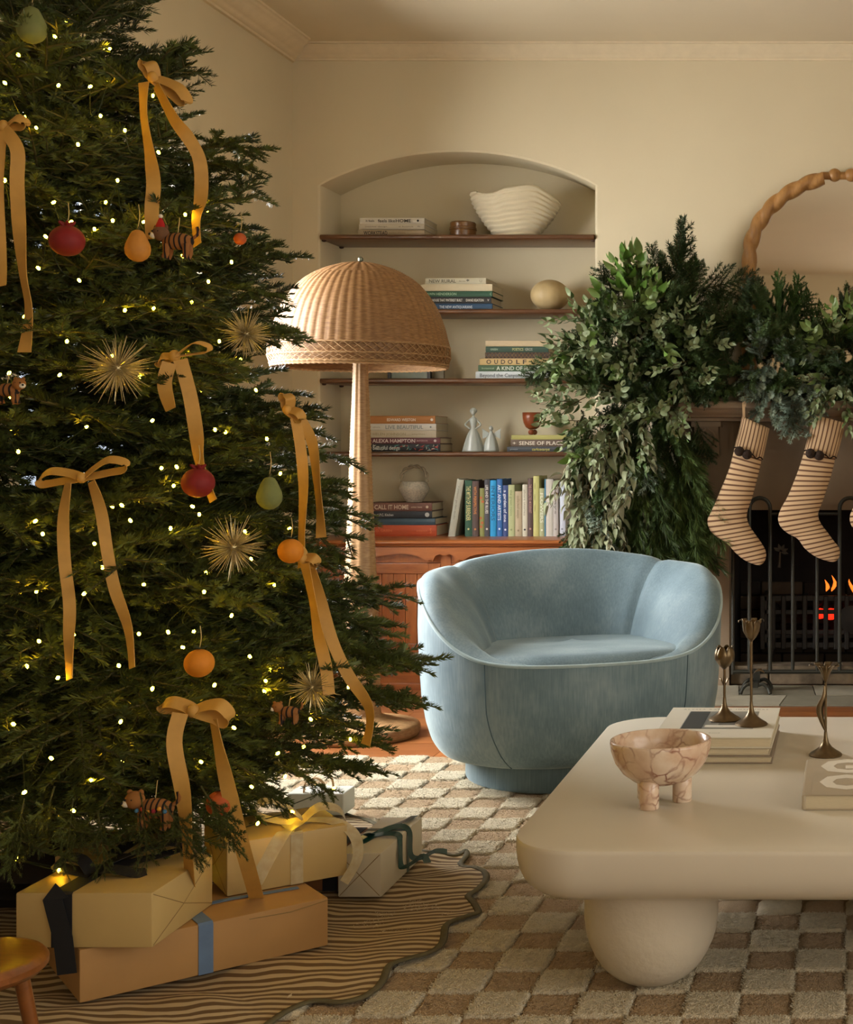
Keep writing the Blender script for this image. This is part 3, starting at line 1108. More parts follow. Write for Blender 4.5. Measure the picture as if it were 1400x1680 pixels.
mb = MB()
pr = [(0.20, 0.226), (0.10, 0.226), (0.075, 0.227), (0.055, 0.230), (0.038, 0.2365), (0.024, 0.246), (0.013, 0.259), (0.006, 0.274), (0.002, 0.292), (0.0, 0.310), (0.0, 0.324),
      (0.0005, 0.3295), (0.0022, 0.3322), (0.0055, 0.333)]
mb.rings([rrect(o, 0.135, z) for o, z in pr])
mb.build('slab', m_tab, tb, smooth=35)
for lx, ly in ((-0.379, 2.722), (0.53, 2.722), (-0.379, 3.45), (0.53, 3.45)):
    mb = MB().lathe([(0.025, 0.0125), (0.044, 0.0145), (0.062, 0.022), (0.080, 0.034), (0.096, 0.050), (0.109, 0.070), (0.119, 0.092), (0.126, 0.115), (0.129, 0.14), (0.129, 0.2258)], (lx, ly, 0), 48)
    mb.build('leg', m_tleg, tb, smooth=50)

# ------------------------------------------------------------------ rattan floor lamp
def rattan(name, c1, c2):
    m, b = base_mat(name)
    nt = m.node_tree
    f = noise_node(nt, texco(nt, 'Object', (14, 14, 90)), 3.0, 3.0)
    nt.links.new(ramp(nt, f, [(0.3, lin(c1)), (0.7, lin(c2))]), b.inputs['Base Color'])
    b.inputs['Roughness'].default_value = 0.55
    return m


m_rat = rattan('rattan', '#7b5632', '#a57c4e')
m_rat2 = rattan('rattan_pale', '#8f6a43', '#b28d60')
LX, LY = -1.756, 5.06
lamp = thing('wicker_floor_lamp', 'wicker floor lamp with woven dome shade and tapered wrapped stem', 'floor lamp', (LX, LY, 0))
LS = LY / F
zz = lambda py: EYE - (py - CY) * LS
DP = [(28, 434), (63, 446), (93, 466), (118, 499), (131, 530), (138, 556), (141, 568)]
prof = cat_rom([Vector((4 * LS, 0, zz(432)))] + [Vector((a * LS, 0, zz(b))) for a, b in DP], 10)
# resample evenly
acc = [0]
for a, b in zip(prof, prof[1:]):
    acc.append(acc[-1] + (b - a).length)
NV, NS, RIB = 128, 448, 56
ring_list = []
for i in range(NV):
    s_ = acc[-1] * i / (NV - 1)
    k = max(j for j in range(len(acc)) if acc[j] <= s_ + 1e-9)
    k = min(k, len(prof) - 2)
    t = (s_ - acc[k]) / max(acc[k + 1] - acc[k], 1e-9)
    p = prof[k].lerp(prof[k + 1], t)
    tg = (prof[k + 1] - prof[k]).normalized()
    nr = Vector((-tg.z, 0, tg.x))
    if nr.x < 0 and nr.z < 0:
        nr = -nr
    ring = []
    rib = RIB if s_ > acc[-1] * 0.36 else RIB // 2
    amp = (0.0010 if rib == RIB else 0.0009) * min(1, s_ / 0.06)
    for j in range(NS):
        th = 2 * PI * j / NS
        c = math.cos(rib * th)
        d = amp * abs(c) ** 0.6 * (1 if c > 0 else -1) + 0.0017 * math.cos(PI * i) * (1 if c > 0 else -0.8)
        r_ = p.x + nr.x * d
        ring.append((LX + r_ * math.cos(th), LY + r_ * math.sin(th), p.z + nr.z * d))
    ring_list.append(ring)
shade = MB().rings(ring_list, True, True, False).build('shade', m_rat, lamp, smooth='all')
# lattice band and rims under the woven dome
zb0, zb1, zb2 = zz(569), zz(586), zz(600)
rb0, rb1, rb2 = 141 * LS, 142 * LS, 138 * LS


def ringtube(mb, r, z, rad, wob=0.0, nw=90):
    pts = [Vector((LX + (r + wob * math.cos(nw * 2 * PI * i / 240)) * math.cos(2 * PI * i / 240), LY + (r + wob * math.cos(nw * 2 * PI * i / 240)) * math.sin(2 * PI * i / 240),
                   z + wob * math.sin(nw * 2 * PI * i / 240))) for i in range(241)]
    mb.tube(pts, rad, 6, False)


mb = MB()
for (za, ra, zb_, rb_, nx, rad) in ((zb0, rb0, zb1, rb1, 62, 0.0017), (zb1, rb1, zb2 + 0.006, rb2 + 0.001, 62, 0.0016)):
    for k in range(nx):
        for sg in (-1, 1):
            a0 = 2 * PI * k / nx
            a1 = a0 + sg * 2 * PI / nx * 1.5
            P = []
            for q in range(4):
                t = q / 3
                a, r_, z = a0 + (a1 - a0) * t, ra + (rb_ - ra) * t + sg * 0.0012, za + (zb_ - za) * t
                P.append((LX + r_ * math.cos(a), LY + r_ * math.sin(a), z))
            mb.tube(P, rad, 5)
mb.build('lattice', m_rat2, shade, smooth=True)['kind'] = 'stuff'
mb = MB()
ringtube(mb, rb0, zb0, 0.0035, 0.0012)
ringtube(mb, rb1, zb1, 0.003, 0.0012)
ringtube(mb, rb2, zb2 + 0.004, 0.0045, 0.0015)
ringtube(mb, rb2 - 0.003, zb2 - 0.004, 0.005, 0.0015)
mb.build('rim', m_rat2, shade, smooth=True)
# inner band of the brim behind the lattice
mb = MB()
mb.lathe([(rb0 - 0.007, zb0), (rb1 - 0.009, zb1), (rb2 - 0.008, zb2)], (LX, LY, 0), 96, cap0=False, cap1=False)
mb.build('lining', m_rat, shade, smooth=True)
# stem: wound cane over bundled stakes
SP = [(11.5, 598), (13, 640), (15.5, 700), (19, 800), (23, 900), (27.5, 1000), (30, 1080), (32, 1180)]
zt0, zt1 = zz(470), zz(1186)
nr_ = 250
rs = []
for i in range(nr_):
    z = zt0 + (zt1 - zt0) * i / (nr_ - 1)
    py = CY + (EYE - z) / LS
    r0 = interp(py, [(b, a) for a, b in SP]) * LS
    rs.append([(LX + (r0 + 0.0016 * math.cos(10 * 2 * PI * j / 60) + 0.0011 * math.cos(PI * i)) * math.cos(2 * PI * j / 60),
                LY + (r0 + 0.0016 * math.cos(10 * 2 * PI * j / 60) + 0.0011 * math.cos(PI * i)) * math.sin(2 * PI * j / 60), z) for j in range(60)])
MB().rings(rs).build('stem', m_rat2, lamp, smooth='all')
mb = MB()
bp = [(0.2, 0.001), (0.206, 0.012), (0.206, 0.03), (0.198, 0.042), (0.17, 0.05), (0.12, 0.058), (0.075, 0.075), (0.07, 0.09)]
rs = []
bpp = cat_rom([Vector((a, 0, b)) for a, b in bp], 5)
for i, q in enumerate(bpp):
    rs.append([(LX + (q.x + 0.0015 * math.cos(60 * 2 * PI * j / 240) * (i % 2 * 2 - 1)) * math.cos(2 * PI * j / 240),
                LY + (q.x + 0.0015 * math.cos(60 * 2 * PI * j / 240) * (i % 2 * 2 - 1)) * math.sin(2 * PI * j / 240), q.z) for j in range(240)])
mb.rings(rs)
mb.build('foot_disc', m_rat2, lamp, smooth='all')
MB().lathe([(0.004, zz(434)), (0.004, zz(430)), (0.009, zz(428)), (0.0095, zz(424)), (0.006, zz(422)), (0.001, zz(421))], (LX, LY, 0), 14).build(
    'finial', mat('tarnished_metal', '#6f7466', 0.4, metal=0.8), lamp, smooth=True)

# ------------------------------------------------------------------ tree skirt: striped cloth with scalloped dark edge
m_skirt, b_ = base_mat('striped_linen')
nt = m_skirt.node_tree
wv = nt.nodes.new('ShaderNodeTexWave')
wv.wave_type = 'BANDS'
wv.bands_direction = 'Y'
wv.inputs['Scale'].default_value = 13.0
wv.inputs['Distortion'].default_value = 8.5
wv.inputs['Detail'].default_value = 1.0
wv.inputs['Detail Scale'].default_value = 0.6
nt.links.new(texco(nt, 'Object', (0.9, 1.0, 1.0), (0, 0, R(-9))), wv.inputs['Vector'])
nt.links.new(ramp(nt, wv.outputs['Fac'], [(0.42, lin('#6a5233')), (0.58, lin('#bda884'))]), b_.inputs['Base Color'])
b_.inputs['Roughness'].default_value = 0.9
m_bind = mat('olive_binding', '#5c543a', 0.9, 0.1, 40, 0.3, 200)
TRX, TRY = -1.844, 3.25
sk = thing('tree_skirt', 'striped tree skirt with scalloped olive binding spread on the rug', 'tree skirt', (TRX, TRY, 0.018))
EP = [(425, 1690), (470, 1658), (515, 1641), (560, 1644), (600, 1636), (628, 1612), (640, 1590), (668, 1580), (705, 1567), (727, 1548), (735, 1520), (765, 1508),
      (785, 1500), (780, 1487), (769, 1474), (785, 1462), (798, 1448), (796, 1436), (778, 1428), (757, 1416), (766, 1404), (764, 1394), (748, 1404), (724, 1402), (700, 1402), (684, 1395),
      (676, 1385), (650, 1372), (630, 1362)]
edge = [fl(a, b, 0.02) for a, b in EP]
pre = [Vector((x_, y_, 0.02)) for x_, y_ in ((-1.12, 2.30), (-1.35, 2.16), (-1.6, 2.10), (-1.88, 2.10), (-2.12, 2.2), (-2.33, 2.42), (-2.41, 2.8), (-2.41, 3.3),
                                              (-2.40, 3.75), (-2.22, 4.02), (-1.95, 4.12), (-1.7, 4.08), (-1.45, 3.96))]
loop = edge + pre[::-1]
loop = cat_rom(loop + [loop[0]], 6)[:-1]
NRD = 44
cen = Vector((TRX, TRY, 0.02))


def skz(p, t):
    a = noise.noise(Vector((p.x * 3.5, p.y * 7.0, 0))) * 0.018 + noise.noise(Vector((p.x * 9, p.y * 14, 5))) * 0.008
    return 0.021 + max(-0.003, a * min(1, (t) * 2.5) + 0.004)


rs = []
for k in range(NRD + 1):
    t = k / NRD
    q = 0.08 + 0.92 * t
    ring = []
    for p in loop:
        s_ = cen.lerp(p, q)
        ring.append((s_.x, s_.y, skz(s_, t)))
    rs.append(ring)
MB().rings(rs, True, False, False).build('cloth', m_skirt, sk, smooth='all')
mb = MB()
pts = [Vector((p.x, p.y, skz(p, 1.0) + 0.001)) for p in loop]
pts.append(pts[0])
rs = []
for i, p in enumerate(pts):
    t = (pts[(i + 1) % (len(pts) - 1)] - pts[i - 1 if i else -2])
    t.z = 0
    t.normalize()
    nrm = Vector((t.y, -t.x, 0))
    rs.append([p + nrm * 0.007 + Vector((0, 0, -0.002)), p + nrm * 0.004 + Vector((0, 0, 0.0022)), p - nrm * 0.006 + Vector((0, 0, 0.0022)), p - nrm * 0.009 + Vector((0, 0, -0.001))])
mb.rings(rs, True, False, False)
mb.build('binding', m_bind, sk, smooth='all')

# ------------------------------------------------------------------ gifts
m_paper = mat('cream_wrapping_paper', '#bba067', 0.5, 0.05, 5, 0.05, 12)
m_paperw = mat('ivory_wrapping_paper', '#c9bfa6', 0.5, 0.05, 5, 0.05, 12)
m_kraft = mat('kraft_board', '#a9804b', 0.7, 0.06, 9, 0.06, 90)
m_crease = mat('paper_fold', '#8d7446', 0.7)
m_navy = mat('navy_velvet_ribbon', '#080c13', 0.75, 0.2, 30)
m_blue = mat('dusty_blue_ribbon', '#5a7290', 0.6, 0.1, 30, sheen=0.3)
m_green = mat('bottle_green_satin', '#0d3a33', 0.32, 0.2, 20)
m_org, b_ = base_mat('organza')
nt = m_org.node_tree
nt.links.new(ramp(nt, noise_node(nt, texco(nt), 60), [(0.3, lin('#cdb98d')), (0.7, lin('#e0d2ac'))]), b_.inputs['Base Color'])
b_.inputs['Roughness'].default_value = 0.35
b_.inputs['Alpha'].default_value = 0.55


def wrapped(name, label, p0, u, L_, W_, H_, z0, material, folds=()):
    """box on a floor corner p0 with length L along u and depth W behind it; folds: which ends show the folded paper flap"""
    u = Vector((u[0], u[1], 0)).normalized()
    v = Vector((-u.y, u.x, 0))
    ang = math.atan2(u.y, u.x)
    t = thing(name, label, 'gift', (p0[0], p0[1], z0), (0, 0, ang), 'gifts under the tree')
    bevel_box(0, L_, 0, W_, 0, H_, 0.0035).build('box', material, t, smooth=30, local=True)
    for f in folds:
        mb = MB()
        r_ = 0.0009
        if f == 'right':
            A, B, C, D, M_ = (L_, 0.004, H_ - 0.004), (L_, W_ - 0.004, H_ - 0.004), (L_, 0.004, 0.004), (L_, W_ - 0.004, 0.004), (L_, W_ * 0.5, H_ * 0.42)
            tri = [A, B, M_]
        elif f == 'left':
            A, B, C, D, M_ = (0, W_ - 0.004, H_ - 0.004), (0, 0.004, H_ - 0.004), (0, W_ - 0.004, 0.004), (0, 0.004, 0.004), (0, W_ * 0.5, H_ * 0.42)
        else:
            A, B, C, D, M_ = (0.004, 0, H_ - 0.004), (L_ - 0.004, 0, H_ - 0.004), (0.004, 0, 0.004), (L_ - 0.004, 0, 0.004), (L_ * 0.5, 0, H_ * 0.5)
        mb.tube([A, M_], r_, 5).tube([M_, B], r_, 5).tube([M_, C], r_, 5).tube([M_, D], r_, 5)
        mb.build('paper_fold', m_crease, t, local=True)
    return t


def band(t, x0, x1, W_, H_, material, name='ribbon', o=0.0012, bottom=True):
    """ribbon round a box, across its length"""
    mb = MB()
    xm = (x0 + x1) / 2
    pts = [(xm, -o, 0.001), (xm, -o, H_ * 0.5), (xm, -o, H_ - 0.003), (xm, 0.003, H_ + o), (xm, W_ * 0.5, H_ + o), (xm, W_ - 0.003, H_ + o), (xm, W_ + o, H_ - 0.003), (xm, W_ + o, 0.001)]
    mb.strip(pts, x1 - x0, (1, 0, 0), 0.0012)
    return mb.build(name, material, t, local=True)


# long kraft box
uA = (0.755, 0.655)
g2 = wrapped('gift_box', 'long low kraft gift box with dusty blue ribbon, lowest of the pile', (-1.40, 2.556), uA, 0.455, 0.25, 0.098, 0.031, m_kraft)
band(g2, 0.205, 0.232, 0.25, 0.098, m_blue)
MB().strip([(0.2, 0.11, 0.0995), (0.3, 0.115, 0.1), (0.43, 0.10, 0.0995)], 0.016, (0, 1, 0), 0.001).build('ribbon_tail', m_blue, g2, local=True)
MB().tube([(0.3, -0.0004, 0.088), (0.38, -0.0004, 0.085), (0.452, -0.0004, 0.093)], 0.0009, 5).build('lid_edge', m_crease, g2, local=True)
# wrapped box with navy ribbon resting on it
g1 = wrapped('gift_box', 'cream wrapped gift with wide navy ribbon, resting on the kraft box', (-1.52, 2.562), (1, 0.0), 0.25, 0.245, 0.101, 0.1305, m_paper, ('right',))
band(g1, 0.066, 0.104, 0.245, 0.101, m_navy)
mb = MB()
mb.strip([(0.085, 0.0, 0.106), (0.07, -0.004, 0.09), (0.09, -0.006, 0.02), (0.098, -0.0065, -0.045)], 0.036, (1, 0, 0), 0.001)
mb.strip(cat_rom([(0.085, 0.1, 0.104), (0.12, 0.09, 0.118), (0.17, 0.10, 0.107), (0.185, 0.11, 0.103)], 6), 0.032, (0, 1, 0.2), 0.001)
mb.strip(cat_rom([(0.085, 0.1, 0.106), (0.06, 0.11, 0.13), (0.03, 0.1, 0.135), (0.02, 0.1, 0.12), (0.085, 0.1, 0.106)], 6), 0.032, (0, 1, 0.2), 0.001)
mb.strip(cat_rom([(0.085, 0.12, 0.106), (0.14, 0.16, 0.13), (0.2, 0.19, 0.14), (0.21, 0.19, 0.125), (0.085, 0.12, 0.106)], 6), 0.03, (0.3, 1, 0.2), 0.001)
mb.build('ribbon_bow', m_navy, g1, local=True)
# wrapped box with organza bow
uB = (0.80, 0.60)
g3 = wrapped('gift_box', 'cream wrapped gift with sheer organza bow, on the back of the kraft box', (-1.262, 2.852), uB, 0.242, 0.20, 0.108, 0.1305, m_paper, ('left', 'right'))
band(g3, 0.125, 0.150, 0.20, 0.108, m_org)
mb = MB()
k_ = Vector((0.17, 0.07, 0.115))
for pts, wd in (([(0, 0, 0), (-0.03, 0.02, 0.03), (-0.075, 0.03, 0.045), (-0.085, 0.03, 0.02), (-0.04, 0.01, 0.0), (0, 0, 0)], (0.1, 1, 0.3)),
                ([(0, 0, 0), (0.03, -0.01, 0.025), (0.07, -0.02, 0.015), (0.085, -0.02, -0.02), (0.06, -0.015, -0.03), (0.02, 0, -0.005), (0, 0, 0)], (0.1, 1, 0.5)),
                ([(0, 0, 0), (-0.03, -0.04, -0.002), (-0.06, -0.073, -0.004), (-0.085, -0.0745, -0.04), (-0.115, -0.0745, -0.095)], (0.9, -0.3, 0.1)),
                ([(0, 0, 0), (0.05, -0.04, -0.002), (0.085, -0.073, -0.03), (0.09, -0.08, -0.08), (0.06, -0.085, -0.125)], (0.9, 0.3, 0.1))):
    mb.strip(cat_rom([k_ + Vector(p) for p in pts], 6), 0.027, wd, 0.0006)
mb.build('ribbon_bow', m_org, g3, local=True, smooth=35)
# ivory box with green ribbon
g4 = wrapped('gift_box', 'long ivory wrapped gift with bottle green satin ribbon, at the edge of the skirt', (-1.147, 3.157), (1, 0.0), 0.098, 0.305, 0.100, 0.031, m_paperw, ('front',))
mb = MB()
mb.strip([(-0.001, 0.19, 0.0), (-0.001, 0.19, 0.098), (0.002, 0.19, 0.1012), (0.096, 0.19, 0.1012), (0.099, 0.19, 0.098), (0.099, 0.19, 0.0)], 0.016, (0, 1, 0), 0.001)
mb.build('ribbon', m_green, g4, local=True)
mb = MB()
k_ = Vector((0.035, 0.13, 0.103))
for pts, wd in (([(0, 0, 0), (0.02, 0.06, 0.004), (0.04, 0.13, 0.002), (0.045, 0.17, 0.0015)], (1, 0, 0.1)),
                ([(0, 0, 0), (0.03, -0.005, 0.006), (0.06, -0.005, 0.004), (0.068, -0.012, -0.012), (0.072, -0.02, -0.06), (0.082, -0.024, -0.066), (0.10, -0.01, -0.058), (0.115, 0.01, -0.05), (0.13, -0.005, -0.062)], (0.2, 1, 0.3)),
                ([(0, 0, 0), (0.03, 0.04, 0.008), (0.055, 0.055, 0.006), (0.0685, 0.06, -0.012), (0.074, 0.05, -0.06), (0.095, 0.055, -0.068), (0.125, 0.075, -0.058), (0.15, 0.085, -0.062)], (0.2, 1, 0.3)),
                ([(0, 0, 0), (-0.015, -0.02, 0.01), (-0.02, -0.05, 0.012), (-0.012, -0.06, -0.002), (0, -0.02, 0), (0, 0, 0)], (1, 0.3, 0))):
    mb.strip(cat_rom([k_ + Vector(p) for p in pts], 6), 0.018, wd, 0.0008)
mb.build('ribbon_bow', m_green, g4, local=True, smooth=35)
# brown box with navy ribbon under the organza gift
g6 = wrapped('gift_box', 'brown gift box with navy ribbon, mostly hidden between kraft and ivory gifts', (-1.325, 3.20), (1, 0), 0.172, 0.2, 0.09, 0.031, mat('brown_board', '#7a4f2c', 0.7, 0.08))
band(g6, 0.128, 0.162, 0.2, 0.09, m_navy)
# box behind the navy-ribboned gift
g7 = wrapped('gift_box', 'tall cream wrapped gift with black ribbon, behind the navy-ribboned gift under the branches', (-1.64, 2.90), (1, 0.05), 0.22, 0.2, 0.17, 0.031, m_paper)
band(g7, 0.10, 0.135, 0.2, 0.17, m_navy)
# white gift bag
g5 = thing('gift_bag', 'small white paper gift bag with ribbon handles, behind the other gifts', 'gift bag', (-1.44, 3.90, 0.031), group='gifts under the tree')
bevel_box(-0.10, 0.055, -0.045, 0.045, 0, 0.06, 0.002, 1).build('bag', mat('white_paper', '#c9cbc0', 0.6, 0.03), g5, local=True)
for yy in (-0.03, 0.03):
    MB().strip(cat_rom([(-0.06, yy, 0.055), (-0.055, yy, 0.085), (-0.03, yy, 0.10), (-0.005, yy, 0.085), (0, yy, 0.055)], 6), 0.012, (0, 1, 0), 0.001).build('handle', m_kraft, g5, local=True)

# small round stool at the edge of the picture
m_st = wood('stool_wood', '#6b3d18', '#8f5526', 0.3, 6, (2, 10, 10), 0.4)
stc = Vector(((-52 - CX) * 2.22 / F, 2.22, 0))
st = thing('round_stool', 'small round wooden stool beside the gifts, cut by the picture edge', 'stool', stc)
MB().lathe([(0.001, 0.205), (0.085, 0.205), (0.104, 0.208), (0.112, 0.217), (0.112, 0.226), (0.105, 0.234), (0.095, 0.236), (0.001, 0.234)], (stc.x, stc.y, 0), 48).build('seat', m_st, st, smooth=40)
for a in (35, 125, 215, 305):
    c_, s_ = math.cos(R(a)), math.sin(R(a))
    MB().tube([(stc.x + c_ * 0.07, stc.y + s_ * 0.07, 0.207), (stc.x + c_ * 0.10, stc.y + s_ * 0.10, 0.03)], [0.012, 0.010], 12).build('leg', m_st, st, smooth=True)

# ------------------------------------------------------------------ fir foliage prototypes
def needle_mesh(name, twigs, per_m, nl, nw, seed, spread=115, material=None, stem_mat=None, fwd=50, curl=0.0):
    """twigs: list of (polyline, radius0, radius1); flat diamond needles set along every twig"""
    rg = np.random.default_rng(seed)
    V, Fq = [], []
    stem = MB()
    up0 = np.array((0.0, 0.0, 1.0))
    cnt = 0
    NV = []
    for pts, r0, r1 in twigs:
        stem.tube(pts, [r0 + (r1 - r0) * i / (len(pts) - 1) for i in range(len(pts))], 4, False)
        P = np.array([tuple(p) for p in pts])
        seg = np.linalg.norm(np.diff(P, axis=0), axis=1)
        ln = seg.sum()
        n = max(4, int(ln * per_m))
        ts = np.sort(rg.random(n)) * ln
        cum = np.concatenate(([0], np.cumsum(seg)))
        idx = np.clip(np.searchsorted(cum, ts) - 1, 0, len(seg) - 1)
        f = ((ts - cum[idx]) / np.maximum(seg[idx], 1e-9))[:, None]
        base = P[idx] * (1 - f) + P[idx + 1] * f
        T = (P[idx + 1] - P[idx]) / np.maximum(seg[idx], 1e-9)[:, None]
        S = np.cross(T, up0)
        S /= np.maximum(np.linalg.norm(S, axis=1), 1e-6)[:, None]
        U = np.cross(S, T)
        az = np.radians(rg.uniform(-spread, spread, n))
        el = np.radians(rg.normal(fwd, 9, n))
        # taper the needles forward at the twig tip
        tip = np.clip((ts / ln - 0.9) / 0.1, 0, 1)
        el = el * (1 - 0.7 * tip)
        rad = U * np.cos(az)[:, None] + S * np.sin(az)[:, None]
        D = T * np.cos(el)[:, None] + rad * np.sin(el)[:, None]
        Wd = np.cross(D, rad)
        Wd /= np.maximum(np.linalg.norm(Wd, axis=1), 1e-6)[:, None]
        L_ = (nl * rg.uniform(0.75, 1.15, n) * (1 - 0.25 * tip))[:, None]
        a = base
        m1 = base + D * L_ * 0.45 + Wd * nw * 0.5
        m2 = base + D * L_ * 0.45 - Wd * nw * 0.5
        e = base + D * L_ + T * L_ * curl
        NV.append(np.stack((a, m1, e, m2), axis=1).reshape(-1, 3))
        cnt += n
    nv = np.concatenate(NV)
    ns = len(stem.v)
    allv = [tuple(v) for v in stem.v] + [tuple(x) for x in nv]
    q = [(ns + 4 * i, ns + 4 * i + 1, ns + 4 * i + 2, ns + 4 * i + 3) for i in range(cnt)]
    me = bpy.data.meshes.new(name)
    me.from_pydata(allv, [], stem.f + q)
    me.materials.append(material)
    me.materials.append(stem_mat)
    mi = [1] * len(stem.f) + [0] * cnt
    me.polygons.foreach_set('material_index', mi)
    return me


def leaf_mat(name, c1, c2, c3, rough=0.5, obj_var=True, back=None):
    m, b = base_mat(name)
    nt = m.node_tree
    f = noise_node(nt, texco(nt, 'Object'), 9.0, 3.0)
    oi = nt.nodes.new('ShaderNodeObjectInfo')
    ad = nt.nodes.new('ShaderNodeMath')
    ad.operation = 'MULTIPLY_ADD'
    ad.inputs[1].default_value = 0.35
    nt.links.new(oi.outputs['Random'], ad.inputs[0])
    sub = nt.nodes.new('ShaderNodeMath')
    sub.operation = 'SUBTRACT'
    sub.inputs[1].default_value = 0.17
    nt.links.new(f, ad.inputs[2])
    nt.links.new(ad.outputs[0], sub.inputs[0])
    colr = ramp(nt, sub.outputs[0], [(0.3, lin(c1)), (0.5, lin(c2)), (0.72, lin(c3))])
    if back:
        gm = nt.nodes.new('ShaderNodeNewGeometry')
        mxr = nt.nodes.new('ShaderNodeMix')
        mxr.data_type = 'RGBA'
        nt.links.new(gm.outputs['Backfacing'], mxr.inputs['Factor'])
        nt.links.new(colr, mxr.inputs['A'])
        mxr.inputs['B'].default_value = lin(back)
        colr = mxr.outputs['Result']
    nt.links.new(colr, b.inputs['Base Color'])
    b.inputs['Roughness'].default_value = rough
    b.inputs['Specular IOR Level'].default_value = 0.4
    return m


m_fir = leaf_mat('fir_needles', '#30391b', '#424d24', '#5a6633', 0.45)
m_bark = mat('fir_bark', '#4a3320', 0.9, 0.25, 20, 0.4, 60)
m_twig = mat('fir_twig', '#4d4a2a', 0.9, 0.2, 40)


def bough(L, seed, side=1.0, droop=0.12):
    """flat fir spray along +X, up = +Z"""
    rg = random.Random(seed)
    tw = []

    def curve(p, d, l, sag, n=6):
        out = [Vector(p)]
        d = Vector(d).normalized()
        for i in range(n):
            d = (d + Vector((rg.uniform(-.05, .05), rg.uniform(-.05, .05), -sag / n + rg.uniform(-.03, .03)))).normalized()
            out.append(out[-1] + d * l / n)
        return out

    main = curve((0, 0, 0), (1, 0, 0.10), L, droop + 0.1, 10)
    tw.append((main, 0.0055, 0.0012))
    # needles on the bare inner stem are sparse: the first quarter carries only the stick (start twigs at 0.22)
    t = 0.20
    sgn = 1
    while t < 0.97:
        k = t * 10
        p = main[int(k)].lerp(main[min(int(k) + 1, 10)], k - int(k))
        dm = (main[min(int(k) + 1, 10)] - main[int(k)]).normalized()
        l = (0.42 * L * (1 - t) ** 0.75 + 0.045) * rg.uniform(0.8, 1.15) * side
        ang = R(rg.uniform(42, 60)) * sgn
        d = Matrix.Rotation(ang, 3, 'Z') @ dm
        d.z += rg.uniform(-0.22, 0.30)
        c = curve(p, d, l, rg.uniform(0.05, 0.2))
        tw.append((c, 0.0026, 0.0010))
        if l > 0.09:
            m = int(l / 0.042)
            for q in range(m):
                tt = 0.22 + 0.7 * q / max(m, 1)
                kk = tt * 6
                pp = c[int(kk)].lerp(c[min(int(kk) + 1, 6)], kk - int(kk))
                dd = Matrix.Rotation(R(rg.uniform(38, 55)) * (1 if q % 2 else -1), 3, 'Z') @ (c[min(int(kk) + 1, 6)] - c[int(kk)]).normalized()
                dd.z += rg.uniform(-0.3, 0.35)
                tw.append((curve(pp, dd, l * 0.42 * (1 - tt) + 0.03, 0.1, 4), 0.0018, 0.0009))
        t += rg.uniform(0.045, 0.07) * (0.55 / max(L, 0.3)) ** 0.5
        sgn = -sgn
    return tw


FIR = {}
for L_, nvar in ((0.32, 3), (0.5, 4), (0.68, 4), (0.85, 3)):
    FIR[L_] = [needle_mesh('fir_branch', bough(L_, 100 * k + int(L_ * 100)), 1050, 0.0190, 0.0030, k + int(L_ * 10), 112, m_fir, m_twig) for k in range(nvar)]

# ------------------------------------------------------------------ the tree
tree = thing('christmas_tree', 'tall decorated fir christmas tree in the corner by the window', 'christmas tree', (TRX, TRY, 0.02))
TRR = [(0.15, 0.58), (0.25, 0.76), (0.36, 0.86), (0.5, 0.87), (0.7, 0.79), (0.9, 0.71), (1.16, 0.64), (1.45, 0.56), (1.8, 0.44), (2.08, 0.28), (2.3, 0.15), (2.5, 0.03)]
rt = lambda z: interp(z, TRR)
MB().tube([(TRX, TRY, 0.03), (TRX, TRY, 0.8), (TRX + 0.005, TRY, 1.6), (TRX, TRY, 2.45)], [0.045, 0.036, 0.02, 0.004], 12).build('trunk', m_bark, tree, smooth=True)
MB().lathe([(0.16, 0.03), (0.17, 0.05), (0.12, 0.07), (0.08, 0.16), (0.06, 0.17)], (TRX, TRY, 0), 24).build('stand', m_iron, tree, smooth=40)
rnd = random.Random(21)
NB_ = 262
cumw = []
tot = 0
zs_ = [0.28 + (2.42 - 0.28) * i / 200 for i in range(201)]
for z in zs_:
    tot += rt(z) * 0.8 + 0.12
    cumw.append(tot)
for i in range(NB_):
    u = (i + 0.5) / NB_ * tot
    k = next(j for j, c in enumerate(cumw) if c >= u)
    zt_ = zs_[k] + rnd.uniform(-0.02, 0.02)
    az = (i * 2.399963) % (2 * PI)
    # more branches on the side facing the room
    dvec = Vector((math.cos(az), math.sin(az), 0))
    if dvec.x < -0.2 and dvec.y > -0.3 and i % 3:
        az += PI
        dvec = -dvec
    Lr = rt(zt_) * rnd.uniform(0.84, 1.03) * (1.0 if i % 4 else rnd.uniform(0.55, 0.8))
    if dvec.x < 0:
        Lr = min(Lr, 0.47 / max(-dvec.x, 0.05))
    h = max(0.0, (zt_ - 0.28) / 2.1)
    el = R(-10 + 46 * h ** 1.3 + rnd.uniform(-7, 7))
    if zt_ > 2.25:
        el = R(rnd.uniform(45, 70))
    Lb = max(0.2, Lr / max(math.cos(el), 0.45))
    Lb = min(Lb, 0.92)
    key = min(FIR, key=lambda q: abs(q - Lb))
    sc_ = Lb / key
    zb_ = zt_ - Lb * math.sin(el) + 0.03
    o = bpy.data.objects.new('branch', FIR[key][i % len(FIR[key])])
    COL.objects.link(o)
    o.parent = tree
    o.matrix_local = (Matrix.Translation(Vector((0, 0, min(max(zb_, 0.12), 2.42))) - Vector((0, 0, 0.02))) @ Matrix.Rotation(az, 4, 'Z') @ Matrix.Rotation(-el, 4, 'Y')
                      @ Matrix.Rotation(rnd.uniform(-0.35, 0.35), 4, 'X') @ Matrix.Scale(sc_, 4))
    OFF[o] = OFF[tree]
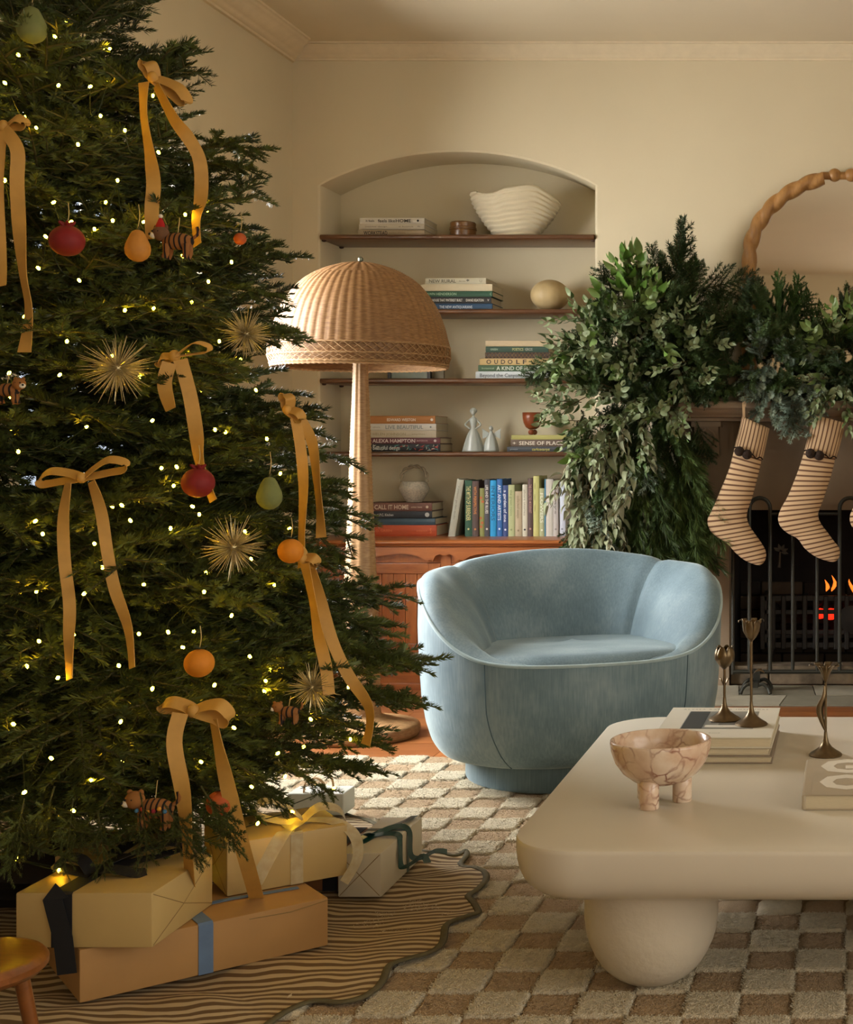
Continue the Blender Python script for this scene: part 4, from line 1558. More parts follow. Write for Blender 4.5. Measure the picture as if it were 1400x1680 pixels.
# low boughs that close the gap above the floor
for i in range(17):
    az = R(-75 + 205 * i / 16)
    dvec = Vector((math.cos(az), math.sin(az), 0))
    Lb = rnd.uniform(0.62, 0.84) * (0.62 if dvec.x < -0.2 else 1.0)
    if -22 < math.degrees(az) < 48:
        Lb *= 0.7
    key = min(FIR, key=lambda q: abs(q - Lb))
    o = bpy.data.objects.new('branch', FIR[key][i % len(FIR[key])])
    COL.objects.link(o)
    o.parent = tree
    o.matrix_local = (Matrix.Translation(Vector((0, 0, rnd.uniform(0.24, 0.36)))) @ Matrix.Rotation(az, 4, 'Z') @ Matrix.Rotation(R(rnd.uniform(2, 9)), 4, 'Y')
                      @ Matrix.Rotation(rnd.uniform(-0.5, 0.5), 4, 'X') @ Matrix.Scale(Lb / key, 4))
    OFF[o] = OFF[tree]
# a few stray sprays that stick out of the outline as in the picture
for px, py, bx, by, dd in ((455, 236, 300, 245, 0.0), (430, 288, 300, 262, 0.02), (462, 405, 330, 440, 0.03), (470, 495, 360, 470, 0.0), (532, 690, 400, 700, 0.05), (572, 800, 430, 790, 0.04),
                           (560, 838, 440, 815, 0.0), (690, 1108, 470, 1040, 0.06), (702, 1165, 500, 1120, 0.02), (640, 1235, 480, 1190, -0.05), (636, 1275, 470, 1250, -0.12), (455, 408, 380, 440, 0.0),
                           (395, 1405, 330, 1290, -0.62), (250, 1425, 230, 1300, -0.66), (110, 1435, 120, 1310, -0.68), (20, 1445, 40, 1310, -0.68), (330, 1425, 270, 1320, -0.66),
                           (180, 1440, 160, 1330, -0.7), (560, 1300, 450, 1250, -0.3), (470, 1340, 400, 1260, -0.5), (60, 1400, 90, 1290, -0.66)):
    a, b = at(bx, by, TRY + dd - 0.02), at(px, py, TRY + dd - 0.06)
    d_ = b - a
    L_ = d_.length
    key = min(FIR, key=lambda q: abs(q - L_))
    o = bpy.data.objects.new('branch', FIR[key][rnd.randrange(len(FIR[key]))])
    COL.objects.link(o)
    o.parent = tree
    az = math.atan2(d_.y, d_.x)
    el = math.asin(d_.z / L_)
    o.matrix_local = Matrix.Translation(a - OFF[tree]) @ Matrix.Rotation(az, 4, 'Z') @ Matrix.Rotation(-el, 4, 'Y') @ Matrix.Diagonal((L_ / key, L_ / key * 0.55, L_ / key, 1))
    OFF[o] = OFF[tree]


def surf(px, py, k=1.0):
    """point of the tree's outer cone seen at this pixel"""
    d = 2.2
    best = None
    while d < TRY + 0.02:
        p = at(px, py, d)
        r_ = math.hypot(p.x - TRX, p.y - TRY)
        q = r_ - rt(p.z) * k
        if best is None or q < best[0]:
            best = (q, p)
        if q <= 0:
            return p
        d += 0.01
    return best[1]


# ------------------------------------------------------------------ fairy lights
m_bulb = emit('warm_bulb', '#ffc825', 120.0)
m_wire = mat('light_wire', '#1c2a14', 0.6)
fl_px = [(8, 136), (148, 142), (177, 136), (96, 140), (205, 214), (165, 190), (128, 237), (193, 296), (8, 296), (75, 388), (117, 364), (185, 362), (236, 364), (304, 352), (4, 338), (88, 332),
         (155, 376), (340, 345), (63, 440), (342, 462), (315, 496), (205, 509), (252, 506), (184, 584), (304, 580), (300, 610), (18, 652), (15, 612), (142, 700), (98, 615), (30, 741), (230, 618),
         (265, 768), (290, 766), (285, 797), (370, 709), (438, 720), (353, 705), (200, 829), (214, 854), (70, 876), (280, 867), (316, 831), (327, 844), (58, 855), (155, 892), (460, 777), (402, 872),
         (475, 867), (168, 931), (138, 974), (236, 959), (335, 971), (412, 917), (120, 1041), (228, 1040), (276, 1037), (64, 1052), (318, 1036), (95, 1112), (44, 1093), (195, 1092), (352, 1124), (434, 1134),
         (443, 1099), (436, 1117), (22, 1188), (198, 1184), (382, 1169), (384, 1194), (84, 1244), (456, 1236), (468, 1274), (413, 1291), (480, 1332), (423, 1351), (548, 1293), (572, 1127), (300, 1062), (150, 1280),
         (97, 1428), (222, 1417), (240, 1430), (290, 1443), (28, 1410), (575, 1213), (410, 1077), (520, 1060), (250, 690), (330, 640), (395, 590), (360, 560), (420, 640), (40, 520), (110, 560),
         (260, 250), (60, 210), (300, 420), (380, 430), (130, 460), (60, 970), (380, 1010), (450, 960), (250, 1130), (120, 1330), (200, 1250), (40, 1300), (330, 1250), (510, 1180), (90, 60), (180, 80), (30, 90)]
rnd = random.Random(8)
ls = thing('fairy_lights', 'string of small warm white fairy lights wound round the tree', 'string lights', (TRX, TRY, 0.3))
bm_ = MB().ball((0, 0, 0), (0.0034, 0.0034, 0.0046), 6, 4)
me_b = bpy.data.meshes.new('bulb')
me_b.from_pydata([tuple(v) for v in bm_.v], [], bm_.f)
me_b.materials.append(m_bulb)
me_b.polygons.foreach_set('use_smooth', [True] * len(me_b.polygons))
bp_ = []
for i, (px, py) in enumerate(fl_px):
    p = surf(px, py, rnd.uniform(0.80, 0.97))
    bp_.append(p)
# bulbs deeper in the tree and round its hidden side
for i in range(60):
    z = 0.35 + 1.9 * (i / 60.0)
    a = i * 2.399963
    r_ = rt(z) * rnd.uniform(0.3, 0.7)
    p = Vector((TRX + r_ * math.cos(a), TRY + r_ * math.sin(a), z))
    if p.x > XL + 0.06:
        bp_.append(p)
for p in bp_:
    o = bpy.data.objects.new('bulb', me_b)
    COL.objects.link(o)
    o.parent = ls
    o.location = p - OFF[ls]
    o.rotation_euler = (rnd.uniform(-1, 1), rnd.uniform(-1, 1), 0)
srt = sorted(bp_, key=lambda p: (round(p.z / 0.12), math.atan2(p.y - TRY, p.x - TRX)))
mb = MB()
for a, b in zip(srt, srt[1:]):
    if (a - b).length < 0.55:
        m_ = (a + b) / 2 + Vector((TRX - (a.x + b.x) / 2, TRY - (a.y + b.y) / 2, 0)) * 0.10 - Vector((0, 0, 0.02))
        mb.tube(cat_rom([a, m_, b], 4), 0.0011, 4, False)
mb.build('wire', m_wire, ls)

# ------------------------------------------------------------------ velvet ribbon bows
m_rib = mat('mustard_velvet', '#b98c40', 0.65, 0.10, 25, sheen=0.2)
VX, VY, VZ = Vector((1, 0, 0)), Vector((0, 1, 0)), Vector((0, 0, 1))


def bow(label, knot, loops, tails, wpx=20, k=1.0):
    c = surf(knot[0], knot[1], k)
    sc_ = c.y / F
    wd = wpx * sc_
    t = thing('ribbon_bow', label, 'ribbon', c, group='velvet ribbons on the tree')
    for (ex, ey, hgt, yaw) in loops:
        e = at(ex, ey, c.y) - c
        L_ = e.length
        d = e.normalized()
        pr = d.cross(VY).normalized()
        if pr.z < 0:
            pr = -pr
        pts = [Vector((0, 0, 0)), d * L_ * 0.3 + pr * hgt * 0.5, d * L_ * 0.7 + pr * hgt * 0.8 - VY * 0.006, d * L_ + pr * hgt * 0.25, d * L_ * 0.95 - pr * hgt * 0.25, d * L_ * 0.6 - pr * hgt * 0.15 + VY * 0.004,
               d * L_ * 0.25 - pr * 0.002, Vector((0, 0, 0))]
        mb = MB().strip(cat_rom(pts, 6), wd, VY * math.cos(yaw) + pr * math.sin(yaw), 0.0014)
        mb.build('loop', m_rib, t, smooth=35, local=True)
    mb = MB().ball((0, -0.004, 0), (wd * 0.42, 0.011, wd * 0.5), 12, 8)
    mb.build('knot', m_rib, t, smooth='all', local=True)
    for tl in tails:
        P = []
        prev = None
        for q in tl:
            p = surf(q[0], q[1], k + 0.02)
            if prev is not None:                       # hang, do not follow every dent of the cone
                d_ = prev + 0.35 * (p.y - prev)
                p = at(q[0], q[1], d_)
            prev = p.y
            P.append(p - c)
        pts = cat_rom(P, 7)
        n = len(pts)
        tw = [VX * math.cos(0.5 * math.sin(i * 0.16 + tl[0][0])) + VY * math.sin(0.7 * math.sin(i * 0.16 + tl[0][0])) for i in range(n)]
        MB().strip(pts, wd, tw, 0.0014).build('tail', m_rib, t, smooth=35, local=True)


bow('mustard velvet bow high on the tree below the topmost pear', (252, 128), [(238, 104, 0.014, 0.9), (305, 168, 0.02, 0.8)],
    [[(236, 135), (236, 190), (246, 255), (252, 300), (249, 345), (251, 392)], [(256, 140), (285, 195), (310, 228), (328, 265), (330, 320), (322, 360), (324, 402)]], 21)
bow('mustard velvet bow cut by the left picture edge beside the upper tree', (8, 208), [(42, 204, 0.016, 0.8), (-40, 215, 0.016, 0.8)],
    [[(6, 212), (28, 245), (28, 300), (32, 380), (38, 450), (47, 510), (40, 578)], [(0, 215), (-6, 300), (-2, 400), (0, 470)]], 21)
bow('mustard velvet bow with one round loop, right of the left starburst', (288, 585), [(343, 572, 0.022, 0.25), (262, 596, 0.012, 0.6)],
    [[(278, 595), (270, 630), (280, 672)], [(296, 590), (312, 650), (322, 710), (328, 760), (350, 822)]], 22)
bow('wide mustard velvet bow with two spread loops at mid-height', (136, 784), [(66, 790, 0.022, 0.75), (207, 764, 0.024, 0.75)],
    [[(112, 792), (104, 850), (106, 920), (114, 990), (113, 1050), (114, 1115)], [(150, 790), (166, 840), (176, 905), (188, 965), (210, 1030), (217, 1096)]], 18)
bow('small mustard velvet bow at the right edge of the tree, in front of the lamp', (472, 672), [(467, 648, 0.016, 0.8), (495, 688, 0.012, 0.8)],
    [[(485, 686), (494, 740), (498, 800), (495, 880), (496, 930)], [(492, 686), (512, 725), (520, 790), (525, 840), (527, 882)]], 17)
bow('mustard velvet bow beside the round orange ornament at the lower right edge', (497, 916), [(485, 905, 0.012, 0.8), (520, 925, 0.012, 0.8)],
    [[(500, 925), (513, 985), (522, 1040), (534, 1090), (540, 1140)], [(508, 925), (526, 985), (545, 1050), (570, 1105), (603, 1155), (607, 1190), (600, 1222)]], 19)
bow('mustard velvet bow low on the tree above the gifts', (318, 1166), [(268, 1158, 0.014, 0.7), (376, 1180, 0.03, 0.75)],
    [[(296, 1170), (286, 1220), (300, 1300), (307, 1380), (312, 1450), (318, 1500)], [(350, 1180), (360, 1230), (376, 1300), (398, 1390), (420, 1470), (438, 1548)]], 24)

# ------------------------------------------------------------------ hanging ornaments
m_string = mat('gold_thread', '#b7a06a', 0.5, metal=0.2)


def hang(t, top, up=0.05):
    MB().tube(cat_rom([top, top + Vector((0.004, 0, up * 0.5)), top + Vector((0, 0.004, up))], 4), 0.0009, 5).build('hanging_loop', m_string, t)


m_redv = mat('crimson_velvet', '#780b0a', 0.7, 0.15, 30, sheen=0.12)
m_orv = mat('orange_velvet', '#cc7d14', 0.7, 0.12, 30, sheen=0.12)
m_rust = mat('rust_velvet', '#a84c17', 0.7, 0.12, 30, sheen=0.12)
m_apr = mat('apricot_velvet', '#b97c2e', 0.7, 0.12, 30, sheen=0.12)
m_pear = mat('sage_velvet', '#6d7440', 0.75, 0.12, 30, sheen=0.12)
m_leafv = mat('dark_leaf_felt', '#20301a', 0.8)


def orn(name, label, px, py, dia, kind, material, k=1.0):
    c = surf(px, py, k)
    r_ = dia * 0.5 * c.y / F
    t = thing(name, label, 'ornament', c, group='fruit ornaments')
    if kind == 'pear':
        MB().lathe([(r_ * a, r_ * b) for a, b in ((0.05, -1.28), (0.35, -1.22), (0.7, -1.0), (0.93, -0.65), (1.0, -0.25), (0.93, 0.15), (0.74, 0.6), (0.58, 0.95), (0.42, 1.2), (0.2, 1.32), (0.05, 1.34))], c, 28).build('fruit', material, t, smooth='all')
        MB().tube([c + Vector((0, 0, r_ * 1.3)), c + Vector((0.003, 0, r_ * 1.62))], 0.002, 6).build('stalk', m_twig, t, smooth=True)
        hang(t, c + Vector((0, 0, r_ * 1.45)))
    else:
        MB().ball(c, (r_, r_, r_ * (0.94 if kind == 'pom' else 0.98)), 30, 18).build('fruit', material, t, smooth='all')
        if kind == 'pom':
            mb = MB()
            for q in range(6):
                a = 2 * PI * q / 6
                b = c + Vector((0, 0, r_ * 0.88))
                e = b + Vector((math.cos(a) * r_ * 0.5, math.sin(a) * r_ * 0.5, r_ * 0.26))
                mb.tube([b, (b + e) / 2 + Vector((0, 0, -0.001)), e], [r_ * 0.2, r_ * 0.16, r_ * 0.05], 8)
            mb.build('calyx', material, t, smooth=True)
        else:
            mb = MB()
            for a in (0.4, 2.6, 4.6):
                b = c + Vector((0, 0, r_ * 0.96))
                e = b + Vector((math.cos(a) * r_ * 0.55, math.sin(a) * r_ * 0.55, r_ * 0.2))
                pn = (e - b).cross(VZ).normalized()
                mb.rings([[b - pn * 0.002, b + pn * 0.002, b + pn * 0.002 + VZ * 0.002, b - pn * 0.002 + VZ * 0.002]] +
                         [[b.lerp(e, q) - pn * w_ * r_, b.lerp(e, q) + pn * w_ * r_, b.lerp(e, q) + pn * w_ * r_ + VZ * 0.002, b.lerp(e, q) - pn * w_ * r_ + VZ * 0.002] for q, w_ in ((0.4, 0.2), (0.75, 0.15), (1.0, 0.02))])
            mb.build('leaf', m_leafv, t, smooth=True)
        hang(t, c + Vector((0, 0, r_ * 0.95)), 0.045)
    return t


orn('pomegranate_ornament', 'crimson velvet pomegranate ornament high on the dark side of the tree', 110, 395, 54, 'pom', m_redv)
orn('pomegranate_ornament', 'crimson velvet pomegranate ornament in the middle of the tree', 325, 792, 52, 'pom', m_redv)
orn('orange_ornament', 'round orange velvet ornament near the right edge of the tree', 477, 904, 41, 'ball', m_orv)
orn('orange_ornament', 'round orange velvet ornament above the lowest bow', 327, 1088, 47, 'ball', m_orv)
orn('orange_ornament', 'rust red velvet fruit ornament behind the ribbon tail low on the tree', 360, 1318, 42, 'ball', m_rust, 1.0)
orn('orange_ornament', 'small orange ornament at the right edge of the upper tree', 394, 392, 20, 'ball', m_rust, 1.0)
orn('pear_ornament', 'apricot velvet pear ornament beside the toy bear', 226, 404, 40, 'pear', m_apr)
orn('pear_ornament', 'sage green velvet pear ornament at the top of the tree', 52, 42, 46, 'pear', m_pear)
orn('pear_ornament', 'sage green velvet pear ornament near the right edge of the tree', 442, 810, 41, 'pear', m_pear)

m_gold = mat('champagne_tinsel', '#cdbf95', 0.3, 0.3, 160, metal=0.7)


def burst(label, px, py, dia, seed, k=1.0):
    c = surf(px, py, k)
    r_ = dia * 0.5 * c.y / F
    t = thing('starburst_ornament', label, 'ornament', c, group='tinsel starbursts')
    rg = random.Random(seed)
    mb = MB()
    n = 210
    for i in range(n):
        z = 1 - 2 * (i + 0.5) / n
        a = i * 2.399963
        q = math.sqrt(1 - z * z)
        d = Vector((q * math.cos(a), q * math.sin(a), z)) + Vector((rg.uniform(-.08, .08), rg.uniform(-.08, .08), rg.uniform(-.08, .08)))
        d.normalize()
        l = r_ * rg.uniform(0.5, 1.05)
        mb.tube([c, c + d * l * 0.6, c + d * l], [0.0007, 0.0008, 0.0003], 4)
    mb.build('spikes', m_gold, t)['kind'] = 'stuff'
    MB().ball(c, r_ * 0.13, 12, 8).build('core', m_gold, t, smooth='all')


burst('champagne tinsel starburst ornament on the dark left part of the tree', 193, 604, 124, 1)
burst('champagne tinsel starburst ornament next to the lampshade', 404, 548, 92, 2)
burst('champagne tinsel starburst ornament below the crimson pomegranate', 383, 898, 112, 3)
burst('champagne tinsel starburst ornament low among the right-hand branches', 512, 1128, 90, 4, 0.95)

# felt animals
def stripes(name, c1, c2, sc_):
    m, b = base_mat(name)
    nt = m.node_tree
    wv = nt.nodes.new('ShaderNodeTexWave')
    wv.bands_direction = 'X'
    wv.inputs['Scale'].default_value = sc_
    wv.inputs['Distortion'].default_value = 2.0
    nt.links.new(texco(nt, 'Object'), wv.inputs['Vector'])
    nt.links.new(ramp(nt, wv.outputs['Fac'], [(0.22, lin(c1)), (0.34, lin(c2))]), b.inputs['Base Color'])
    b.inputs['Roughness'].default_value = 0.95
    return m


m_tig = stripes('striped_felt', '#170f0a', '#8a5a2c', 30)
m_bear = mat('brown_felt', '#6b4a30', 0.95, 0.1, 60)
m_felt = mat('ochre_felt', '#8d5c2a', 0.95, 0.1, 60)
m_santa = mat('red_felt', '#a3130f', 0.9, 0.1, 60)
m_wfelt = mat('white_felt', '#d8d0c0', 0.95, 0.05, 60)


def animal(name, label, px, py, size, face, hat=False, beads=False, k=1.06, tilt=0.0):
    c = surf(px, py, k)
    s_ = size * c.y / F
    t = thing(name, label, 'ornament', c, (0, tilt, 0), 'felt animals on the tree')
    f = face
    hd = m_bear if hat else m_felt
    MB().ball((0, 0, 0), (0.34 * s_, 0.17 * s_, 0.18 * s_), 18, 12).build('body', m_tig, t, smooth='all', local=True)
    for lx in (-0.2, 0.2):
        for ly in (-0.08, 0.08):
            MB().tube([(lx * s_, ly * s_, -0.06 * s_), (lx * s_ * 1.05, ly * s_, -0.25 * s_), (lx * s_ * 1.05 + f * 0.04 * s_, ly * s_, -0.36 * s_)], [0.075 * s_, 0.065 * s_, 0.06 * s_], 10).build('leg', m_tig, t, smooth=True, local=True)
    h = Vector((f * 0.34 * s_, -0.05 * s_, 0.16 * s_))
    head = MB().ball(h, (0.17 * s_, 0.16 * s_, 0.16 * s_), 16, 12).build('head', hd, t, smooth='all', local=True)
    MB().ball(h + Vector((f * 0.12 * s_, -0.06 * s_, -0.05 * s_)), (0.08 * s_, 0.09 * s_, 0.07 * s_), 12, 8).build('muzzle', m_wfelt, head, smooth='all', local=True)
    MB().ball(h + Vector((f * 0.17 * s_, -0.12 * s_, -0.03 * s_)), 0.03 * s_, 8, 6).build('nose', m_coal, head, smooth='all', local=True)
    for e in (-1, 1):
        MB().ball(h + Vector((e * 0.1 * s_, 0.02 * s_, 0.13 * s_)), (0.055 * s_, 0.03 * s_, 0.055 * s_), 10, 8).build('ear', hd, head, smooth='all', local=True)
        MB().ball(h + Vector((f * 0.05 * s_ + e * 0.06 * s_, -0.14 * s_, 0.03 * s_)), 0.02 * s_, 8, 6).build('eye', m_coal, head, smooth='all', local=True)
    MB().tube(cat_rom([(-f * 0.3 * s_, 0, 0.05 * s_), (-f * 0.42 * s_, 0, 0.16 * s_), (-f * 0.40 * s_, 0, 0.3 * s_)], 4), 0.035 * s_, 8).build('tail', m_tig, t, smooth=True, local=True)
    if hat:
        MB().lathe([(0.1 * s_, 0.1 * s_), (0.085 * s_, 0.17 * s_), (0.04 * s_, 0.28 * s_), (0.005 * s_, 0.33 * s_)], h + Vector((0, 0, 0.02 * s_)), 14).build('hat', m_santa, head, smooth=True, local=True)
        MB().ball(h + Vector((0, 0, 0.36 * s_)), 0.045 * s_, 10, 8).build('hat_pompom', m_wfelt, head, smooth='all', local=True)
    if beads:
        for q, cc in enumerate(('#3b6a8a', '#b0391f', '#c78a2a', '#8a1f2a', '#c78a2a', '#3b6a8a')):
            MB().ball((-0.25 * s_ + 0.1 * s_ * q, -0.17 * s_, 0.03 * s_ * math.sin(q * 2)), 0.04 * s_, 8, 6).build('bead', mat('felt_bead_' + cc[1:], cc, 0.8), t, smooth='all', local=True)
    MB().tube([(0, 0, 0.16 * s_), (0.004, 0, 0.5 * s_)], 0.0009, 5).build('hanging_loop', m_string, t, local=True)


animal('toy_bear_ornament', 'felt bear ornament in a red santa hat high on the tree', 292, 396, 78, -1, hat=True, k=1.04)
animal('toy_tiger_ornament', 'small felt tiger ornament peeking out low near the right branches', 474, 1168, 52, -1, k=1.05)
animal('toy_tiger_ornament', 'striped felt cat ornament with coloured beads above the gifts', 255, 1326, 92, -1, beads=True, k=0.98)
animal('toy_tiger_ornament', 'felt tiger ornament at the left picture edge of the tree', 12, 640, 62, 1, k=1.05)

# ------------------------------------------------------------------ books
m_page = mat('book_pages', '#cbbd9f', 0.9, 0.08, 60, 0.5, 300, stretch=(1, 1, 40), bdist=0.001)
INK = {}


def ink(col):
    if col not in INK:
        INK[col] = mat('print_' + col[1:], col, 0.6, 0.03, 20)
    return INK[col]


def cover_mat(col):
    return mat('book_cloth_' + col[1:], col, 0.55, 0.05, 12, 0.03, 200)


def book(label, group, loc, L_, W_, T_, col, texts=(), rot=(0, 0, 0), plain_edges=False, deco=None, name='book'):
    """lying book: spine along x on the front (y=0), depth W, thickness T.  texts: (string, x0, height, colour, width, zcentre)"""
    t = thing(name, label, 'book', loc, rot, group)
    c = 0.0022
    mb = MB()
    mb.box(0, L_, 0.0, W_, 0, c).box(0, L_, 0.0, W_, T_ - c, T_)
    # spine slightly rounded
    pr = [(0.001, 0.0), (-0.0015, T_ * 0.15), (-0.0025, T_ * 0.5), (-0.0015, T_ * 0.85), (0.001, T_), (0.004, T_), (0.004, 0.0)]
    mb.rings([[(0, a, b) for a, b in pr], [(L_, a, b) for a, b in pr]])
    mb.build('cover', cover_mat(col), t, local=True)
    MB().box(0.0025, L_ - 0.0025, 0.004, W_ - 0.003, c, T_ - c).build('pages', m_page, t, local=True)
    for tx in texts:
        s, x0, h, cc = tx[:4]
        wd = tx[4] if len(tx) > 4 else None
        zc = tx[5] if len(tx) > 5 else T_ * 0.5
        lettering(s, h, ink(cc), t, Matrix.Translation((x0, -0.0032, zc - h * 0.5)) @ Matrix.Rotation(PI / 2, 4, 'X'), width=wd)
    if deco:
        deco(t, L_, W_, T_)
    return t


def dot(x, r_, col):
    def f(t, L_, W_, T_):
        MB().lathe([(0.0003, 0.0), (r_, 0.0), (r_, 0.0004), (0.0003, 0.0004)], (x * L_, -0.0028, T_ * 0.5), 14, 'y').build('emblem', ink(col), t, local=True)
    return f


BD = 6.25                               # depth of the spines of lying stacks
bs = BD / F


def stack(items, z, group, W0=0.2):
    """items from the bottom up: (x0px, x1px, y0px(top), y1px(bottom), colour, label, texts[(string, x0px, hpx, colour, wpx)], deco)"""
    for it in items:
        x0, x1, y0, y1, col, label = it[:6]
        texts = it[6] if len(it) > 6 else ()
        deco = it[7] if len(it) > 7 else None
        T_ = (y1 - y0) * bs
        rg = random.Random(label)
        book(label, group, ((x0 - CX) * bs, BD + rg.uniform(-0.003, 0.006), z), (x1 - x0) * bs, W0 + rg.uniform(-0.02, 0.0), T_ - 0.0004,
             col, [(s, (a - x0) * bs, h * bs, cc, wd * bs) for s, a, h, cc, wd in texts], deco=deco)
        z += T_
    return z


GB = 'books lying on the niche shelves'
stack([(587, 697, 373, 384.5, '#b3a184', 'beige book at the bottom of the stack on the topmost shelf', [('WORKSTEAD', 597, 6.5, '#241c14', 39), ('interiors of beauty', 638, 2.2, '#7d6a4c', 28)]),
       (590, 697, 364, 373, '#cfc6b2', 'white book in the middle of the stack on the topmost shelf', [('interior design', 600, 2.4, '#9a8f7c', 36), ('a home', 655, 2.2, '#9a8f7c', 24), ('HH', 686, 2.4, '#8a7f6c', 4)]),
       (591, 697, 354, 364, '#d6cfc0', 'white book on top of the stack on the topmost shelf', [('it feels', 601, 3.5, '#5d564b', 14), ('feels like', 621, 5, '#3a352d', 28), ('HOME', 650, 5.2, '#3a352d', 25)], dot(0.9, 0.005, '#3a352d'))],
      SHZ[0], GB)
stack([(700, 808, 494, 505, '#1f4361', 'blue book at the bottom of the stack on the second shelf', [('THE NEW ANTIQUARIANS', 721, 4.5, '#c9d3da', 54)]),
       (694, 806, 483, 494, '#1a1b1a', 'black book second from the bottom on the second shelf', [('THE HOUSE THAT PINTEREST BUILT', 702, 4.2, '#cfcabc', 57), ('DIANE KEATON', 765, 4.2, '#cfcabc', 29), ('V', 800, 3.5, '#cfcabc', 3)]),
       (690, 808, 473.5, 483, '#1d4a30', 'dark green book in the middle of the stack on the second shelf', [('SHAWN HENDERSON', 694, 4.2, '#8fae8d', 55), ('C', 804, 4.2, '#8fae8d', 3)]),
       (692, 808, 462, 473.5, '#cbbd9b', 'thick plain cream book on the second shelf', []),
       (698, 797, 452, 462, '#c3bda2', 'pale book on top of the stack on the second shelf', [('NEW RURAL', 704, 5.5, '#66604f', 44), ('the new', 753, 2.6, '#8d866f', 11), ('*', 765, 6, '#3a372d', 5), ('U', 787, 4, '#8d866f', 4)])],
      SHZ[1], GB)
def lattice_deco(t, L_, W_, T_):
    n = 9
    mb = MB()
    for k in range(n):
        a, b = L_ * k / n, L_ * (k + 1) / n
        mb.tube([(a, -0.003, 0.002), ((a + b) / 2, -0.0036, T_ - 0.002), (b, -0.003, 0.002)], 0.0011, 4).tube([(a, -0.003, T_ - 0.002), ((a + b) / 2, -0.0036, 0.002), (b, -0.003, T_ - 0.002)], 0.0011, 4)
    mb.build('lattice_print', ink('#8f7345'), t, local=True)
stack([(781, 905, 607.5, 620, '#c3c8c6', 'white book at the bottom of the stack on the third shelf', [('Beyond the Canyon', 788, 6, '#5d6263', 66), ('photo', 867, 2, '#8d9293', 9)]),
       (785, 905, 597, 607.5, '#3c5636', 'green book with brush lettering on the third shelf', [('botanical', 791, 2.6, '#8ea27e', 20), ('A KIND OF MAGIC', 815, 6.5, '#c8cfba', 72)]),
       (787, 905, 586, 597, '#c2a46c', 'ochre book with widely spaced letters on the third shelf', [('O', 798, 7, '#2b2620', 8), ('U', 811, 7, '#2b2620', 6), ('D', 822, 7, '#2b2620', 7), ('O', 833, 7, '#2b2620', 8), ('L', 847, 7, '#2b2620', 6), ('F', 858, 7, '#2b2620', 6)]),
       (796, 903, 576, 586, '#43332a', 'dark brown book with gold lattice pattern on the third shelf', [], lattice_deco),
       (797, 900, 566.5, 576, '#24412f', 'dark green book near the top of the third shelf stack', [('GREEN', 805, 3.0, '#9fb298', 12), ('POETICS', 841, 4.5, '#b7b57a', 18), ('GROS', 862, 4.5, '#a7a89b', 12)]),
       (797, 898, 557, 566.5, '#bda986', 'plain tan book on top of the stack on the third shelf', [])], SHZ[2], GB)


def floral(t, L_, W_, T_):
    rg = random.Random(5)
    for cc, n in (('#b8453a', 12), ('#4f8f8a', 12), ('#c9c7b6', 14)):
        mb = MB()
        for k in range(n):
            x, z = rg.uniform(0.36 if cc != '#c9c7b6' else 0.02, 0.98) * L_, rg.uniform(0.2, 0.8) * T_
            a = rg.uniform(0, PI)
            P = [(x - 0.009 * math.cos(a), -0.0028, min(max(z - 0.006 * math.sin(a), 0.003), T_ - 0.003)), (x, -0.0032, z), (x + 0.009 * math.cos(a + 0.6), -0.0028, min(max(z + 0.006 * math.sin(a + 0.6), 0.003), T_ - 0.003))]
            mb.tube(P, [0.0008, 0.0022, 0.0006], 5)
        mb.build('floral_print', ink(cc), t, local=True)


stack([(606, 722, 728, 741, '#17191a', 'black floral patterned book at the bottom of the stack beside the lamp stem', [('beautiful design', 612, 6.5, '#c9cfc9', 44)], floral),
       (606, 722, 718, 728, '#5d2a30', 'burgundy book in the stack beside the lamp stem', [('ALEXA HAMPTON', 611, 6.2, '#d2c6bd', 70), ('INTERIOR', 684, 2.4, '#b99a94', 18)], dot(0.93, 0.006, '#cdbdb4')),
       (604, 716, 706, 718, '#b9ae95', 'cream book with faint lettering in the stack beside the lamp stem', [('HELEN JOHNSON', 612, 4.4, '#978a6c', 54), ('stylist', 676, 2.2, '#978a6c', 22)]),
       (604, 716, 695, 706, '#cbc8bd', 'white book second from the top beside the lamp stem', [('athena', 612, 2.4, '#9b968a', 12), ('LIVE BEAUTIFUL', 633, 6.0, '#7d8583', 62)], dot(0.92, 0.004, '#6d7573')),
       (606, 714, 682, 695, '#a0682c', 'mustard orange book on top of the stack beside the lamp stem', [('EDWARD WESTON', 635, 4.6, '#e6dcc4', 47)], dot(0.95, 0.006, '#d9d2c0'))], SHZ[3], GB)
stack([(832, 945, 732.5, 741, '#3a3c3f', 'charcoal book at the bottom of the stack under the copper cup', [('giuseppe', 837, 2.2, '#8d8f90', 13), ('carloscarpa', 873, 4.6, '#b8b04e', 29), ('beyond', 886, 2, '#a5a6a2', 16)]),
       (838, 945, 721, 732.5, '#5f4c3c', 'brown book in the middle of the stack under the copper cup', [('+', 841, 5, '#cdbfa8', 6), ('SENSE OF PLACE', 852, 6.2, '#d2c7b2', 72)], dot(0.93, 0.007, '#cdbfa8')),
       (839, 938, 713.5, 721, '#a39c58', 'olive green book on top of the stack under the copper cup', [])], SHZ[3], GB)
LZ = 0.644
